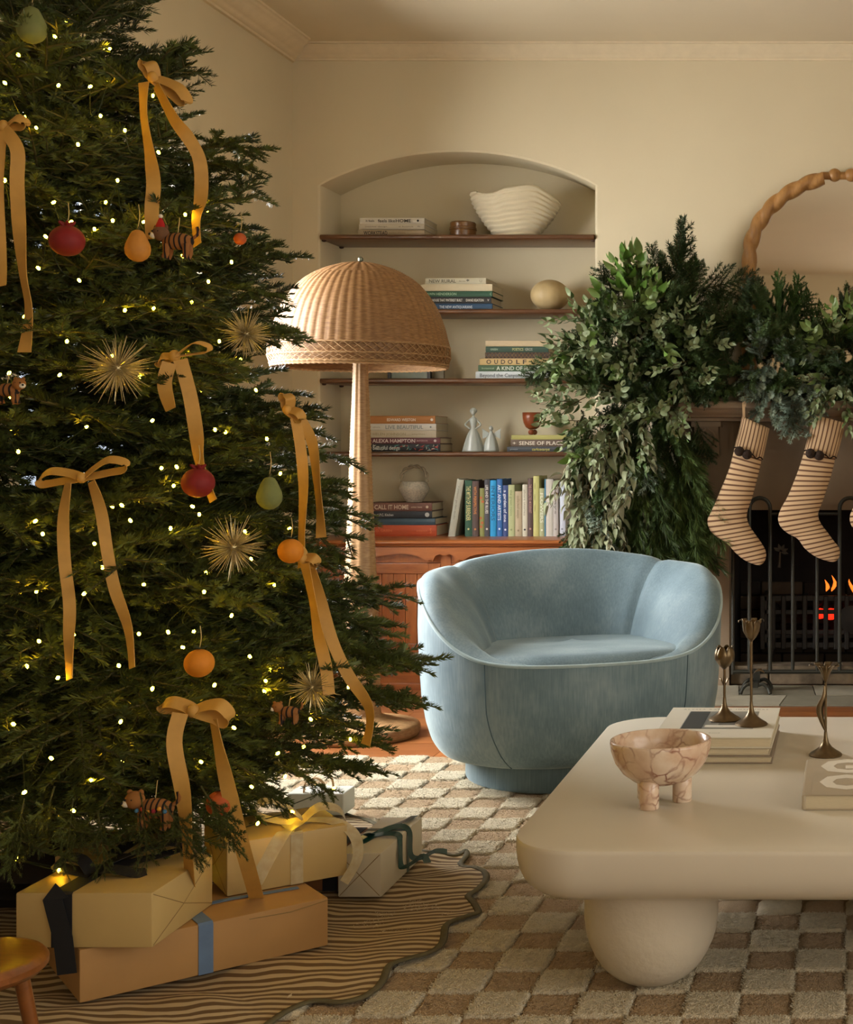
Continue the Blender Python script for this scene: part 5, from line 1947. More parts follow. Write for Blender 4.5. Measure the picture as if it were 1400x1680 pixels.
stack([(600, 717, 864, 882, '#c0532b', 'thick orange book at the bottom of the stack on the cabinet ledge', [('K.O. GREEN', 612, 4.0, '#dd7a4c', 32), ('architecture', 684, 3, '#dd7a4c', 18), ('S', 706, 8, '#dd7a4c', 3)]),
       (602, 714, 853, 864, '#3d5563', 'slate blue book second from the bottom on the cabinet ledge', []),
       (600, 709, 841, 853, '#23272c', 'navy book second from the top on the cabinet ledge', [('the A.P.C. Kitchen', 612, 4.2, '#c9c8c2', 34)], dot(0.93, 0.010, '#b8b8b2')),
       (600, 709, 827.5, 841, '#6b4336', 'brown book on top of the stack under the stone basket vase', [('CALL IT HOME', 615, 7.4, '#d6c5ad', 56), ('amber lewis', 675, 2.6, '#c9b49c', 18)], dot(0.93, 0.006, '#cdbda4'))], LZ, GB, 0.19)

# upright row on the ledge
UD = 6.228
us = UD / F
GR = 'books standing on the cabinet ledge'
UP = [
    (763, 775, 788, '#2c5641', 'green book with yellow title, second from the leaning book', 'THE MYTH OF SURRENDER', '#d2c98a', 0.7),
    (775.3, 786, 789, '#54423c', 'brown book with orange title in the upright row', 'WITH PERSPECTIVE', '#c9803c', 0.3),
    (786.3, 795, 801, '#8a8e52', 'short olive book with orange blotches in the upright row', '', '#b9673a', 0.3),
    (795.3, 804.2, 786.5, '#47454a', 'charcoal book with white title in the upright row', 'LIFE AND THE BLUES', '#d6d2c8', 0.3),
    (804.6, 815, 788, '#1f96d0', 'bright sky blue book in the upright row', 'INTERIORS', '#12648f', 0.5),
    (815.3, 824.7, 786, '#2d66a8', 'mid blue book right of the sky blue one', 'ART AND ARTISTS', '#cfd9e2', 0.4),
    (825.2, 834, 796, '#36497e', 'short indigo book right of the two blue ones', 'a garden of one', '#d0d4e0', 0.35),
    (834.4, 845, 795.5, '#b2b888', 'pale green book in the upright row', 'the green room', '#8d966a', 0.3),
    (845.6, 857, 806, '#b7a789', 'shortest tan book in the upright row', 'collected essays', '#8d7d5f', 0.3),
    (857.4, 866, 795, '#cdc7b2', 'ivory book with a black dot on its spine', 'short stories', '#a29b86', 0.2),
    (866.3, 875, 785, '#5a4440', 'tall maroon brown book in the upright row', 'THE COLLECTED MODERNIST', '#b58a80', 0.3),
    (875.3, 885, 781, '#c2be78', 'tallest pale yellow book in the upright row', '...', '#6d6a3c', 0.3),
    (885.4, 894, 801, '#aeb083', 'short mottled green book right of the tall yellow one', 'FLOWERS', '#dfe0c6', 0.45),
    (894.3, 908, 786, '#cbc5b8', 'thick white book with blue edge in the upright row', '', '#2f7ca0', 0.3),
    (908.3, 917, 789, '#bcb5ad', 'grey-white book with small emblem in the upright row', 'essays', '#8c857d', 0.25),
    (917.4, 928, 788, '#cfd6e2', 'bluish white book last in the row before the garland', '', '#8c95a5', 0.3),
]
for i, (x0, x1, yt, col, lb, tx, tc_, hh) in enumerate(UP):
    Lh = (EYE - (yt - CY) * us) - LZ
    T_ = (x1 - x0) * us - 0.0008
    rg = random.Random(i)
    h = min(T_ * 0.62, hh * 0.02 + 0.006)
    txs = [(tx, Lh * 0.10, h, tc_, Lh * (0.62 if hh > 0.3 else 0.5))] if tx else []
    dc = dot(0.87, 0.0045, '#2b2b2b' if i == 9 else tc_) if i not in (4, 11) else None
    if i == 2:
        def dc(t, L_, W_, T_):
            mb = MB()
            for q, (a, b) in enumerate(((0.2, 0.35), (0.28, 0.7), (0.62, 0.3), (0.72, 0.6), (0.8, 0.4))):
                mb.lathe([(0.0003, 0), (0.0065, 0), (0.0065, 0.0005), (0.0003, 0.0005)], (a * L_, -0.0027, b * T_), 9, 'y')
            mb.build('blotch_print', ink('#b9673a'), t, local=True)
    if i == 13:
        def dc(t, L_, W_, T_):
            MB().box(0, L_, -0.0034, 0.01, -0.0002, 0.004).build('edge_band', ink('#2f7ca0'), t, local=True)
    book(lb, GR, ((x0 - CX) * us, UD + rg.uniform(-0.004, 0.004), LZ + Lh), Lh, 0.17, T_, col, txs, (0, PI / 2, 0), deco=dc)
# the leaning first book: spine from (734..745, 881) to (749..761, 787)
Lh = 0.258
book('grey-green book leaning against the upright row', GR, ((751.5 - CX) * us - 0.002, UD - 0.004, LZ + Lh * math.cos(0.158) + 0.0005), Lh, 0.17, 0.030, '#b3b3a2',
     [('a pattern garden studio', 0.03, 0.008, '#8a8a7c', 0.15)], (0, PI / 2 + 0.158, 0))

# ------------------------------------------------------------------ ornaments on the shelves
m_bis = mat('bisque_ceramic', '#cfc3a4', 0.7, 0.05, 10, 0.1, 60)
# rippled bowl with an uneven rim
c_ = Vector((0, 0, 0))
vx, vy = (846 - CX) * 6.30 / F, 6.305
vase = thing('rippled_bowl', 'large cream ceramic bowl with rippled sides and wavy rim on the topmost shelf', 'bowl', (vx, vy, SHZ[0]))
mb = MB()
rs = []
NR_, NT_ = 64, 120
sv = 6.31 / F
for i in range(NR_ + 1):
    t = i / NR_
    ring = []
    for j in range(NT_):
        th = 2 * PI * j / NT_
        cxh, sy = math.cos(th), math.sin(th)
        # height of the rim varies round the bowl: high left shoulder, dip, high right shoulder
        xn = cxh
        top = interp(xn, [(-1, 70), (-0.9, 72), (-0.75, 71), (-0.55, 66), (-0.35, 66), (-0.1, 73), (0.15, 76), (0.4, 80), (0.6, 79), (0.8, 70), (1, 58)]) * sv
        wd = interp(t, [(0, 36), (0.08, 38), (0.3, 50), (0.55, 62), (0.8, 71), (1.0, 74)]) * sv
        dp = wd * 0.66
        rip = 0.0040 * math.sin(t * 62 + 2.2 * math.sin(th * 2 + 0.7) + 1.4 * math.sin(th * 3 - t * 2)) * (1 - 0.35 * t)
        ring.append((vx + cxh * (wd + rip), vy + sy * (dp + rip) - 0.0, SHZ[0] + 0.0005 + top * t))
    rs.append(ring)
# inner side
for i in range(12):
    t = 1 - (i + 1) / 13
    rs.append([(vx + (p[0] - vx) * 0.93, vy + (p[1] - vy) * 0.93, max(p[2], SHZ[0] + 0.008)) for p in rs[int(NR_ * t)]])
mb.rings(rs)
mb.build('ceramic_shell', m_bis, vase, smooth='all')
m_bamb = wood('turned_box_wood', '#54350f', '#7a5222', 0.35, 8, (2, 2, 14), 0.3)
bx = Vector(((759 - CX) * 6.30 / F, 6.31, SHZ[0]))
t = thing('lidded_wooden_box', 'small round brown lidded wooden box on the topmost shelf', 'box', bx)
q = 6.3 / F
MB().lathe([(20.5 * q, 0.0005), (21 * q, 0.004), (21 * q, 12 * q), (22 * q, 13 * q), (22 * q, 14.5 * q), (20 * q, 15 * q)], bx, 40).build('body', m_bamb, t, smooth=35)
MB().lathe([(21.5 * q, 15.1 * q), (21.5 * q, 17 * q), (20.5 * q, 18 * q), (20.8 * q, 24 * q), (19.5 * q, 26 * q), (15 * q, 26.5 * q), (0.2 * q, 26.3 * q)], bx, 40).build('lid', m_bamb, t, smooth=35)
sp = Vector(((902 - CX) * 6.29 / F, 6.30, SHZ[1]))
q = 6.29 / F
sphere = thing('gourd_vase', 'round ribbed tan ball vase at the end of the second shelf', 'vase', sp)
rs = []
for i in range(33):
    a = PI * (0.045 + 0.93 * i / 32)
    rs.append([sp + Vector((math.cos(2 * PI * j / 96) * 31 * q * math.sin(a) * (1 + 0.012 * abs(math.sin(6 * 2 * PI * j / 96))), math.sin(2 * PI * j / 96) * 31 * q * math.sin(a) * (1 + 0.012 * abs(math.sin(6 * 2 * PI * j / 96))),
                            26 * q - 25.6 * q * math.cos(a))) for j in range(96)])
MB().rings(rs).build('vase_body', mat('tan_gourd', '#b59e70', 0.55, 0.14, 14, 0.05, 60), sphere, smooth='all')
# framed picture behind the lampshade
fr = thing('picture_frame', 'small black picture frame lying behind the lampshade on the third shelf', 'picture frame', ((672 - CX) * 6.3 / F, 6.32, SHZ[2]))
q = 6.3 / F
xx0, xx1 = (636 - CX) * q, (706 - CX) * q
MB().box(xx0, xx1, 6.318, 6.33, SHZ[2] + 0.0005, SHZ[2] + 0.17).build('back_board', mat('black_frame', '#14120f', 0.4), fr)
mb = MB()
mb.box(xx0, xx0 + 0.014, 6.30, 6.318, SHZ[2] + 0.0005, SHZ[2] + 0.17).box(xx1 - 0.014, xx1, 6.30, 6.318, SHZ[2] + 0.0005, SHZ[2] + 0.17)
mb.box(xx0 + 0.014, xx1 - 0.014, 6.30, 6.318, SHZ[2] + 0.156, SHZ[2] + 0.17).box(xx0 + 0.014, xx1 - 0.014, 6.30, 6.318, SHZ[2] + 0.0005, SHZ[2] + 0.006)
mb.build('frame_border', mat('black_frame', '#14120f', 0.4), fr)
MB().box(xx0 + 0.014, xx1 - 0.014, 6.312, 6.3175, SHZ[2] + 0.006, SHZ[2] + 0.156).build('picture', mat('pale_print', '#9aa79a', 0.4, 0.25, 12), fr)
MB().box((709 - CX) * q, (724 - CX) * q, 6.34, 6.36, SHZ[2] + 0.0005, SHZ[2] + 0.10).build('canvas_panel', mat('grey_card', '#8d8672', 0.8))
tag(bpy.data.objects['canvas_panel'], 'grey card panel propped right of the black picture frame', 'panel')

# pale glazed figurines
m_fig = mat('celadon_glaze', '#a9aea5', 0.3, 0.06, 20, spec=0.6)
q = 6.28 / F
fg = Vector(((777 - CX) * q, 6.28, SHZ[3]))
t = thing('ceramic_figurine', 'taller pale ceramic lady figurine with hands on hips', 'figurine', fg, group='ceramic figurines')
rs = []
for r_, z in ((18, 0.3), (17.6, 2), (16, 8), (13, 18), (9.5, 28), (6.5, 34), (4.4, 38), (4.2, 41), (5.5, 47), (6.5, 52), (5, 55), (2, 57), (1.8, 60)):
    rs.append([fg + Vector((math.cos(2 * PI * j / 48) * r_ * q * (1 + (0.05 * math.cos(12 * 2 * PI * j / 48) if z < 36 else 0)), math.sin(2 * PI * j / 48) * r_ * q * 0.8, z * q)) for j in range(48)])
MB().rings(rs).build('gown', m_fig, t, smooth='all')
MB().ball(fg + Vector((0, -0.002, 64.5 * q)), (3.8 * q, 3.8 * q, 5 * q), 14, 10).build('head', m_fig, t, smooth='all')
MB().ball(fg + Vector((0, 0.002, 67 * q)), (6.0 * q, 3.2 * q, 5 * q), 14, 10).build('hair', m_fig, t, smooth='all')
for s_ in (-1, 1):
    MB().tube(cat_rom([fg + Vector((s_ * 4.5 * q, 0, 53 * q)), fg + Vector((s_ * 9 * q, -0.004, 49 * q)), fg + Vector((s_ * 12.5 * q, -0.008, 44 * q)), fg + Vector((s_ * 8.5 * q, -0.01, 40 * q)), fg + Vector((s_ * 4.5 * q, -0.01, 37 * q))], 4), 1.5 * q, 8).build('arm', m_fig, t, smooth=True)
fg = Vector(((806 - CX) * q, 6.28, SHZ[3]))
t = thing('ceramic_figurine', 'shorter pale ceramic angel figurine with wings', 'figurine', fg, group='ceramic figurines')
rs = []
for r_, z in ((12.5, 0.3), (12.6, 3), (11.6, 10), (9.0, 18), (6.0, 25), (4.0, 29), (3.0, 32), (1.8, 34)):
    rs.append([fg + Vector((math.cos(2 * PI * j / 40) * r_ * q * (1 + 0.04 * math.cos(8 * 2 * PI * j / 40)), math.sin(2 * PI * j / 40) * r_ * q * 0.8, z * q)) for j in range(40)])
MB().rings(rs).build('gown', m_fig, t, smooth='all')
MB().ball(fg + Vector((0, -0.002, 38 * q)), (3.5 * q, 3.5 * q, 4.5 * q), 14, 10).build('head', m_fig, t, smooth='all')
for s_ in (-1, 1):
    poly = [(fg.x + s_ * a * q, fg.z + b * q) for a, b in ((2, 28), (6, 32), (15.5, 38), (14.5, 30), (15, 21), (8, 24), (3, 25))]
    MB().prism(poly if s_ > 0 else poly[::-1], fg.y + 0.006, fg.y + 0.012).build('wing', m_fig, t)

# copper cup on a ball foot, on the small stack
cz0 = SHZ[3] + (741 - 713.5) * bs
cp = Vector(((874 - CX) * 6.31 / F, 6.31, cz0))
q = 6.31 / F
t = thing('copper_cup', 'terracotta brown cup on a ball foot, standing on the olive book', 'cup', cp)
MB().lathe([(0.2 * q, 9 * q), (6 * q, 9.5 * q), (11 * q, 13 * q), (14.5 * q, 20 * q), (16 * q, 28 * q), (16.3 * q, 37 * q), (15.3 * q, 37 * q), (15 * q, 28 * q), (13.5 * q, 20.5 * q), (10 * q, 15 * q), (0.2 * q, 12 * q)], cp, 40).build(
    'cup_bowl', mat('terracotta_glaze', '#7c3d1c', 0.35, 0.1, 12), t, smooth='all')
for k in range(3):
    a = 2 * PI * k / 3 + 0.5
    MB().ball(cp + Vector((math.cos(a) * 3.6 * q, math.sin(a) * 3.6 * q, 4.6 * q)), 4.4 * q, 14, 10).build('ball_foot', MATS['terracotta_glaze'], t, smooth='all')

# stone basket vase
bz = LZ + (882 - 827.5) * bs
bv = Vector(((680 - CX) * 6.31 / F, 6.31, bz))
q = 6.31 / F
m_gran = mat('speckled_stone', '#b5ad9a', 0.9, 0.3, 130, 0.6, 160, bdist=0.003)
t = thing('basket_vase', 'rough stone basket vase with twisted handle on the book stack', 'vase', bv)
MB().lathe([(0.2 * q, 0.3 * q), (12 * q, 0.3 * q), (13 * q, 1.5 * q), (19 * q, 11 * q), (23.5 * q, 20 * q), (24 * q, 23 * q), (21 * q, 31 * q), (18.5 * q, 34 * q), (16.5 * q, 34 * q), (18 * q, 30 * q), (20 * q, 22 * q), (10 * q, 4 * q), (0.2 * q, 3 * q)], bv, 40).build('vase_body', m_gran, t, smooth=45)
path = [bv + Vector((21.5 * q * math.cos(PI - PI * i / 60), 0, 33 * q + 26 * q * math.sin(PI * i / 60) ** 0.75)) for i in range(61)]
mb = MB()
for ph in (0, PI):
    pts = []
    for i, p in enumerate(path):
        tg = (path[min(i + 1, 60)] - path[max(i - 1, 0)]).normalized()
        n1 = VY
        n2 = tg.cross(n1)
        a = ph + i * 0.32
        pts.append(p + (n1 * math.cos(a) + n2 * math.sin(a)) * 1.7 * q)
    mb.tube(pts, 1.9 * q, 8)
mb.build('twisted_handle', mat('twig_handle', '#9d9076', 0.9, 0.2, 60), t, smooth=True)

# ------------------------------------------------------------------ stockings
def tick(name, vert):
    m, b = base_mat(name)
    nt = m.node_tree
    uv = nt.nodes.new('ShaderNodeUVMap')
    sx = nt.nodes.new('ShaderNodeSeparateXYZ')
    nt.links.new(uv.outputs[0], sx.inputs[0])
    mu = nt.nodes.new('ShaderNodeMath')
    mu.operation = 'MULTIPLY'
    mu.inputs[1].default_value = 2 * PI * (24 if vert else 26)
    nt.links.new(sx.outputs['X' if vert else 'Y'], mu.inputs[0])
    sn = nt.nodes.new('ShaderNodeMath')
    sn.operation = 'SINE'
    nt.links.new(mu.outputs[0], sn.inputs[0])
    md = nt.nodes.new('ShaderNodeMath')
    md.operation = 'MULTIPLY_ADD'
    md.inputs[1].default_value = 0.5
    md.inputs[2].default_value = 0.5
    nt.links.new(sn.outputs[0], md.inputs[0])
    nt.links.new(ramp(nt, md.outputs[0], [(0.17, lin('#664730')), (0.34, lin('#c6a882'))]), b.inputs['Base Color'])
    b.inputs['Roughness'].default_value = 0.9
    bump(nt, b, noise_node(nt, texco(nt), 300, 2), 0.2, 0.001)
    return m


m_tick, m_tickv = tick('striped_ticking', False), tick('striped_ticking_cuff', True)
m_pom = mat('brown_wool_pompom', '#2b1c10', 0.95, 0.3, 80, 0.9, 200, bdist=0.004)


def resample(P, n):
    P = cat_rom([Vector((a, 0, b)) for a, b in P], 6)
    acc = [0]
    for a, b in zip(P, P[1:]):
        acc.append(acc[-1] + (b - a).length)
    out = []
    for i in range(n):
        s = acc[-1] * i / (n - 1)
        k = min(max(j for j in range(len(acc)) if acc[j] <= s + 1e-9), len(P) - 2)
        out.append(P[k].lerp(P[k + 1], (s - acc[k]) / max(acc[k + 1] - acc[k], 1e-9)))
    return out


def ladder(Lp, Rp, n, y, th, toe):
    A, B = resample(Lp, n), resample(Rp, n)
    rs, uvs = [], []
    for i in range(n):
        a, b = A[i], B[i]
        if toe:
            s = 1.0
        c, h = (a + b) / 2, (b - a) / 2
        t = th * (min(1.0, 0.25 + 3.0 * (n - 1 - i) / n) if toe else 1.0)
        t = min(t, h.length * 0.9 + 0.002)
        rs.append([Vector((c.x, y, c.z)) + h * math.cos(2 * PI * j / 24) + Vector((0, -t * math.sin(2 * PI * j / 24), 0)) for j in range(24)])
        uvs.append(i / (n - 1))
    mb = MB()
    mb.rings(rs, True, True, True, uvs)
    return mb


def stocking(label, cuffL, cuffR, bodyL, bodyR, d, dx=0.0, loop_px=None):
    cv = lambda P: [((a + dx - CX) * d / F, EYE - (b - CY) * d / F) for a, b in P]
    cl, cr = cv(cuffL), cv(cuffR)
    t = thing('christmas_stocking', label, 'stocking', (cl[0][0], d, cl[0][1]), group='stockings on the mantel')
    ladder(cv(bodyL), cv(bodyR), 60, d, 0.026, True).build('sock', m_tick, t, smooth='all')
    ladder(cl, cr, 10, d, 0.029, False).build('cuff', m_tickv, t, smooth='all')
    a, b = Vector((cl[-1][0], d, cl[-1][1])), Vector((cr[-1][0], d, cr[-1][1]))
    # scalloped braid under the cuff and a pair of pompoms
    pts = []
    for k in range(41):
        u = k / 40
        p = a.lerp(b, u)
        pts.append(p + Vector((0, -0.0305 * math.sin(PI * min(max(u, 0.02), 0.98)) ** 0.5 - 0.002, 0.006 * math.sin(u * PI * 7))))
    MB().tube(pts, 0.0028, 6).build('braid', m_pom, t, smooth=True)
    for u in (0.2, 0.47):
        p = a.lerp(b, u) + Vector((0, -0.033, -0.004))
        MB().ball(p, 0.021, 16, 12).build('pompom', m_pom, t, smooth='all')
    if loop_px:
        p0 = Vector((cl[0][0] + 0.008, d, cl[0][1]))
        p1 = at(loop_px[0] + dx, loop_px[1], d)
        MB().strip([p0 + Vector((0, 0, -0.02)), p0.lerp(p1, 0.5), p1, p1 + Vector((0.006, 0.012, 0.004)), p1 + Vector((0.004, 0.02, -0.03))], 0.011, (1, 0, 0), 0.0016).build('hanging_loop', m_tickv, t)
    return t


SD = 5.845
s1 = ([(1218, 683), (1213, 705), (1205, 735)], [(1263, 703), (1258, 728), (1252, 754)],
      [(1206, 733), (1197, 768), (1181, 808), (1167, 840), (1161, 854), (1164, 868), (1176, 881), (1193, 891), (1206, 906), (1222, 919), (1238, 926), (1246, 927.5)],
      [(1251, 750), (1244, 782), (1234, 818), (1226, 843), (1229, 860), (1238, 874), (1248, 888), (1256, 902), (1257.5, 912), (1255, 921), (1250, 926), (1248, 927.5)])
stocking('striped ticking stocking hanging nearest the garland cascade', s1[0], s1[1], s1[2], s1[3], SD, 0, (1220, 655))
s2 = ([(1333, 680), (1328, 708), (1320, 740)], [(1388, 694), (1381, 722), (1373, 752)],
      [(1321, 738), (1310, 772), (1294, 812), (1282, 834), (1277, 850), (1281, 864), (1293, 875), (1309, 884), (1321, 900), (1338, 913), (1356, 920), (1366, 922)],
      [(1372, 748), (1363, 784), (1351, 820), (1343, 843), (1347, 858), (1358, 873), (1369, 888), (1377, 898), (1378.5, 908), (1376, 917), (1371, 921), (1368, 922)])
stocking('striped ticking stocking second from the garland cascade, over the screen', s2[0], s2[1], s2[2], s2[3], SD, 0, (1337, 655))
stocking('striped ticking stocking at the right picture edge, only its heel showing', s2[0], s2[1], s2[2], s2[3], SD, 117.5, (1337, 655))

# ------------------------------------------------------------------ garland on the mantel with its cascade
m_spr = leaf_mat('spruce_needles', '#2a3c20', '#3c532b', '#51693a', 0.5)
m_pine = leaf_mat('pine_needles', '#2f3f20', '#44582a', '#5a6f38', 0.5)
m_bsp = leaf_mat('blue_spruce_needles', '#66796a', '#7d9080', '#97a896', 0.6)
m_ced = leaf_mat('cedar_sprays', '#2c4220', '#3d5a2b', '#4f7036', 0.55)
m_lfg = leaf_mat('laurel_leaf', '#476626', '#5c8034', '#769648', 0.42, back='#7d9458')
m_lfs = leaf_mat('silvery_leaf', '#40542c', '#556c3b', '#6f8650', 0.5, back='#83906a')
m_lfp = leaf_mat('pale_dry_leaf', '#636d4d', '#7b8463', '#949979', 0.65, back='#a0a288')
m_stalk = mat('leaf_stalk', '#6a5a38', 0.8, 0.15, 30)

rnd = random.Random(77)


def sprig_twigs(L, seed, nside, ang=40, sag=0.15, sub=False):
    rg = random.Random(seed)

    def curve(p, d, l, sg, n=5):
        out = [Vector(p)]
        d = Vector(d).normalized()
        for i in range(n):
            d = (d + Vector((rg.uniform(-.06, .06), rg.uniform(-.06, .06), -sg / n + rg.uniform(-.04, .04)))).normalized()
            out.append(out[-1] + d * l / n)
        return out
    main = curve((0, 0, 0), (1, 0, 0.05), L, sag, 8)
    tw = [(main, 0.003, 0.0012)]
    for i in range(nside):
        t = 0.15 + 0.8 * i / max(nside - 1, 1)
        k = t * 8
        p = main[int(k)].lerp(main[min(int(k) + 1, 8)], k - int(k))
        dm = (main[min(int(k) + 1, 8)] - main[int(k)] if int(k) < 8 else main[8] - main[7]).normalized()
        d = Matrix.Rotation(R(rg.uniform(0.8, 1.2) * ang) * (1 if i % 2 else -1), 3, 'Z') @ dm
        d.z += rg.uniform(-0.3, 0.35)
        tw.append((curve(p, d, L * 0.45 * (1 - t) + 0.035, sag), 0.002, 0.001))
    return tw


SPR = [needle_mesh('spruce_sprig', sprig_twigs(0.26, s, 18), 1500, 0.019, 0.0032, s, 170, m_spr, m_twig, fwd=58) for s in range(4)]
BSP = [needle_mesh('blue_spruce_sprig', sprig_twigs(0.17, s + 20, 9, 45), 1900, 0.017, 0.0032, s + 5, 175, m_bsp, m_twig, fwd=55) for s in range(3)]
PIN = [needle_mesh('pine_sprig', sprig_twigs(0.34, s + 40, 12, 28, 0.25), 900, 0.055, 0.0024, s + 9, 170, m_pine, m_twig, fwd=26) for s in range(3)]
CED = [needle_mesh('cedar_sprig', sprig_twigs(0.2, s + 60, 18, 48, 0.1), 1300, 0.012, 0.0036, s + 13, 120, m_ced, m_ced, fwd=45) for s in range(2)]


def leaf_mesh(name, L, W, material, fold=0.25, bend=0.3, seed=0):
    V, Fc = [], []
    n = 5
    rg = random.Random(seed)
    for i in range(n + 1):
        t = i / n
        w_ = W * 0.5 * math.sin(PI * (0.04 + 0.96 * t) ** 0.85) ** 0.85 if 0 < i < n else 0.0006
        x, z = L * t, L * bend * (t * 0.4 - t * t)
        V += [(x, -w_, z + w_ * fold), (x, 0, z), (x, w_, z + w_ * fold)]
    for i in range(n):
        a = 3 * i
        Fc += [(a, a + 3, a + 4, a + 1), (a + 1, a + 4, a + 5, a + 2)]
    me = bpy.data.meshes.new(name)
    me.from_pydata(V, [], Fc)
    me.polygons.foreach_set('use_smooth', [True] * len(me.polygons))
    me.materials.append(material)
    return me


LEAF = {'g': [leaf_mesh('leaf', 0.082, 0.046, m_lfg, 0.25, 0.3 + 0.2 * k) for k in range(3)],
        's': [leaf_mesh('leaf', 0.058, 0.032, m_lfs, 0.3, 0.3 + 0.3 * k) for k in range(3)],
        'p': [leaf_mesh('leaf', 0.062, 0.032, m_lfp, 0.5, 0.5 + 0.4 * k) for k in range(3)]}


def leaf_layout(kind, seed):
    """stem curve along +X and leaf transforms"""
    rg = random.Random(seed)
    L = {'g': 0.20, 's': 0.24, 'p': 0.22}[kind]
    n = {'g': 13, 's': 16, 'p': 14}[kind]
    pts = [Vector((0, 0, 0))]
    d = Vector((1, 0, 0.1))
    for i in range(8):
        d = (d + Vector((0, rg.uniform(-.1, .1), rg.uniform(-.1, .1)))).normalized()
        pts.append(pts[-1] + d * L / 8)
    out = []
    for i in range(n):
        t = 0.18 + 0.82 * i / (n - 1)
        k = min(t * 8, 7.999)
        p = pts[int(k)].lerp(pts[int(k) + 1], k - int(k))
        tg = (pts[int(k) + 1] - pts[int(k)]).normalized()
        az = i * 2.4 + rg.uniform(-.4, .4)
        op = R(rg.uniform(30, 70)) * (1 - 0.6 * (i == n - 1))
        M = Matrix.Translation(p) @ tg.to_track_quat('X', 'Z').to_matrix().to_4x4() @ Matrix.Rotation(az, 4, 'X') @ Matrix.Rotation(-op, 4, 'Y') @ Matrix.Rotation(rg.uniform(-.5, .5), 4, 'X') @ Matrix.Scale(rg.uniform(0.7, 1.15) * (1 - 0.25 * t), 4)
        out.append((M, rg.randrange(3)))
    return pts, out


LAY = {k: [leaf_layout(k, s + ord(k)) for s in range(4)] for k in 'gsp'}
STEM, FULL = {}, {}
for k in 'gsp':
    STEM[k], FULL[k] = [], []
    for pts, lv in LAY[k]:
        mb = MB().tube(pts, [0.0022 - 0.0014 * i / 8 for i in range(9)], 5)
        me = bpy.data.meshes.new('leafy_sprig')
        me.from_pydata([tuple(v) for v in mb.v], [], mb.f)
        me.materials.append(m_stalk)
        STEM[k].append(me)
        mb2 = MB()
        mb2.add(mb.v, mb.f)
        ns = len(mb2.f)
        for M, q in lv:
            lm = LEAF[k][q]
            mb2.add([M @ v.co for v in lm.vertices], [tuple(p.vertices) for p in lm.polygons])
        me = bpy.data.meshes.new('leafy_sprig')
        me.from_pydata([tuple(v) for v in mb2.v], [], mb2.f)
        me.materials.append({'g': m_lfg, 's': m_lfs, 'p': m_lfp}[k])
        me.materials.append(m_stalk)
        me.polygons.foreach_set('material_index', [1] * ns + [0] * (len(mb2.f) - ns))
        me.polygons.foreach_set('use_smooth', [True] * len(me.polygons))
        FULL[k].append(me)

gar = thing('mantel_garland', 'lush evergreen and leafy garland along the mantel cascading down its left end', 'garland', (-0.3, 6.0, 1.24))


def put(me, name, p, dvec, roll, sc_=1.0, kind=None):
    o = bpy.data.objects.new(name, me)
    COL.objects.link(o)
    o.parent = gar
    dvec = Vector(dvec).normalized()
    o.matrix_local = Matrix.Translation(p - OFF[gar]) @ dvec.to_track_quat('X', 'Z').to_matrix().to_4x4() @ Matrix.Rotation(roll, 4, 'X') @ Matrix.Scale(sc_, 4)
    OFF[o] = OFF[gar]
    if kind:
        o['kind'] = kind
    return o


nleaf = [0]


def put_leafy(kind, p, dvec, roll, sc_=1.0, single=True):
    v = rnd.randrange(4)
    if single and nleaf[0] + len(LAY[kind][v][1]) <= 300:
        o = put(STEM[kind][v], 'leafy_sprig', p, dvec, roll, sc_)
        for M, q in LAY[kind][v][1]:
            l = bpy.data.objects.new('leaf', LEAF[kind][q])
            COL.objects.link(l)
            l.parent = o
            l.matrix_local = M
            nleaf[0] += 1
    else:
        put(FULL[kind][v], 'leafy_sprig', p, dvec, roll, sc_, 'stuff')


def inside(poly, x, y):
    c = False
    j = len(poly) - 1
    for i in range(len(poly)):
        if (poly[i][1] > y) != (poly[j][1] > y) and x < (poly[j][0] - poly[i][0]) * (y - poly[i][1]) / (poly[j][1] - poly[i][1]) + poly[i][0]:
            c = not c
        j = i
    return c


def scatter(poly, n, seed):
    rg = random.Random(seed)
    xs, ys = [p[0] for p in poly], [p[1] for p in poly]
    out = []
    while len(out) < n:
        x, y = rg.uniform(min(xs), max(xs)), rg.uniform(min(ys), max(ys))
        if inside(poly, x, y) and all((x - a) ** 2 + (y - b) ** 2 > (0.5 * math.sqrt((max(xs) - min(xs)) * (max(ys) - min(ys)) / n)) ** 2 * 0.6 or rg.random() < 0.1 for a, b in out):
            out.append((x, y))
    return out


# dark body of the garland
BODY = [(960, 540), (1010, 470), (1100, 470), (1230, 500), (1330, 520), (1480, 510), (1560, 560), (1560, 660), (1400, 650), (1230, 640), (1170, 660), (1120, 740), (1130, 830), (1160, 880), (1100, 900), (1010, 890),
        (960, 860), (955, 740), (930, 680), (920, 600)]
for x, y in scatter(BODY, 185, 1):
    d = 5.98 if y > 650 else 6.02
    p = at(x, y, d + rnd.uniform(-0.05, 0.06))
    down = y > 660
    dv = Vector((rnd.uniform(-1, 1), -0.9, rnd.uniform(-0.5, 0.7))) if not down else Vector((rnd.uniform(-0.5, 0.5), -0.45, -1))
    put(SPR[rnd.randrange(4)], 'spruce_sprig', p, dv, rnd.uniform(0, 6.28), rnd.uniform(0.7, 1.0))
for x, y in scatter([(1030, 510), (1110, 490), (1220, 530), (1220, 640), (1110, 660), (1080, 760), (1020, 740), (1000, 620)], 48, 31):
    p = at(x, y, 6.10)
    put(SPR[rnd.randrange(4)], 'spruce_sprig', p, Vector((rnd.uniform(-1, 1), -0.35, rnd.uniform(-1, 1))), rnd.uniform(0, 6.28), rnd.uniform(0.8, 1.05))
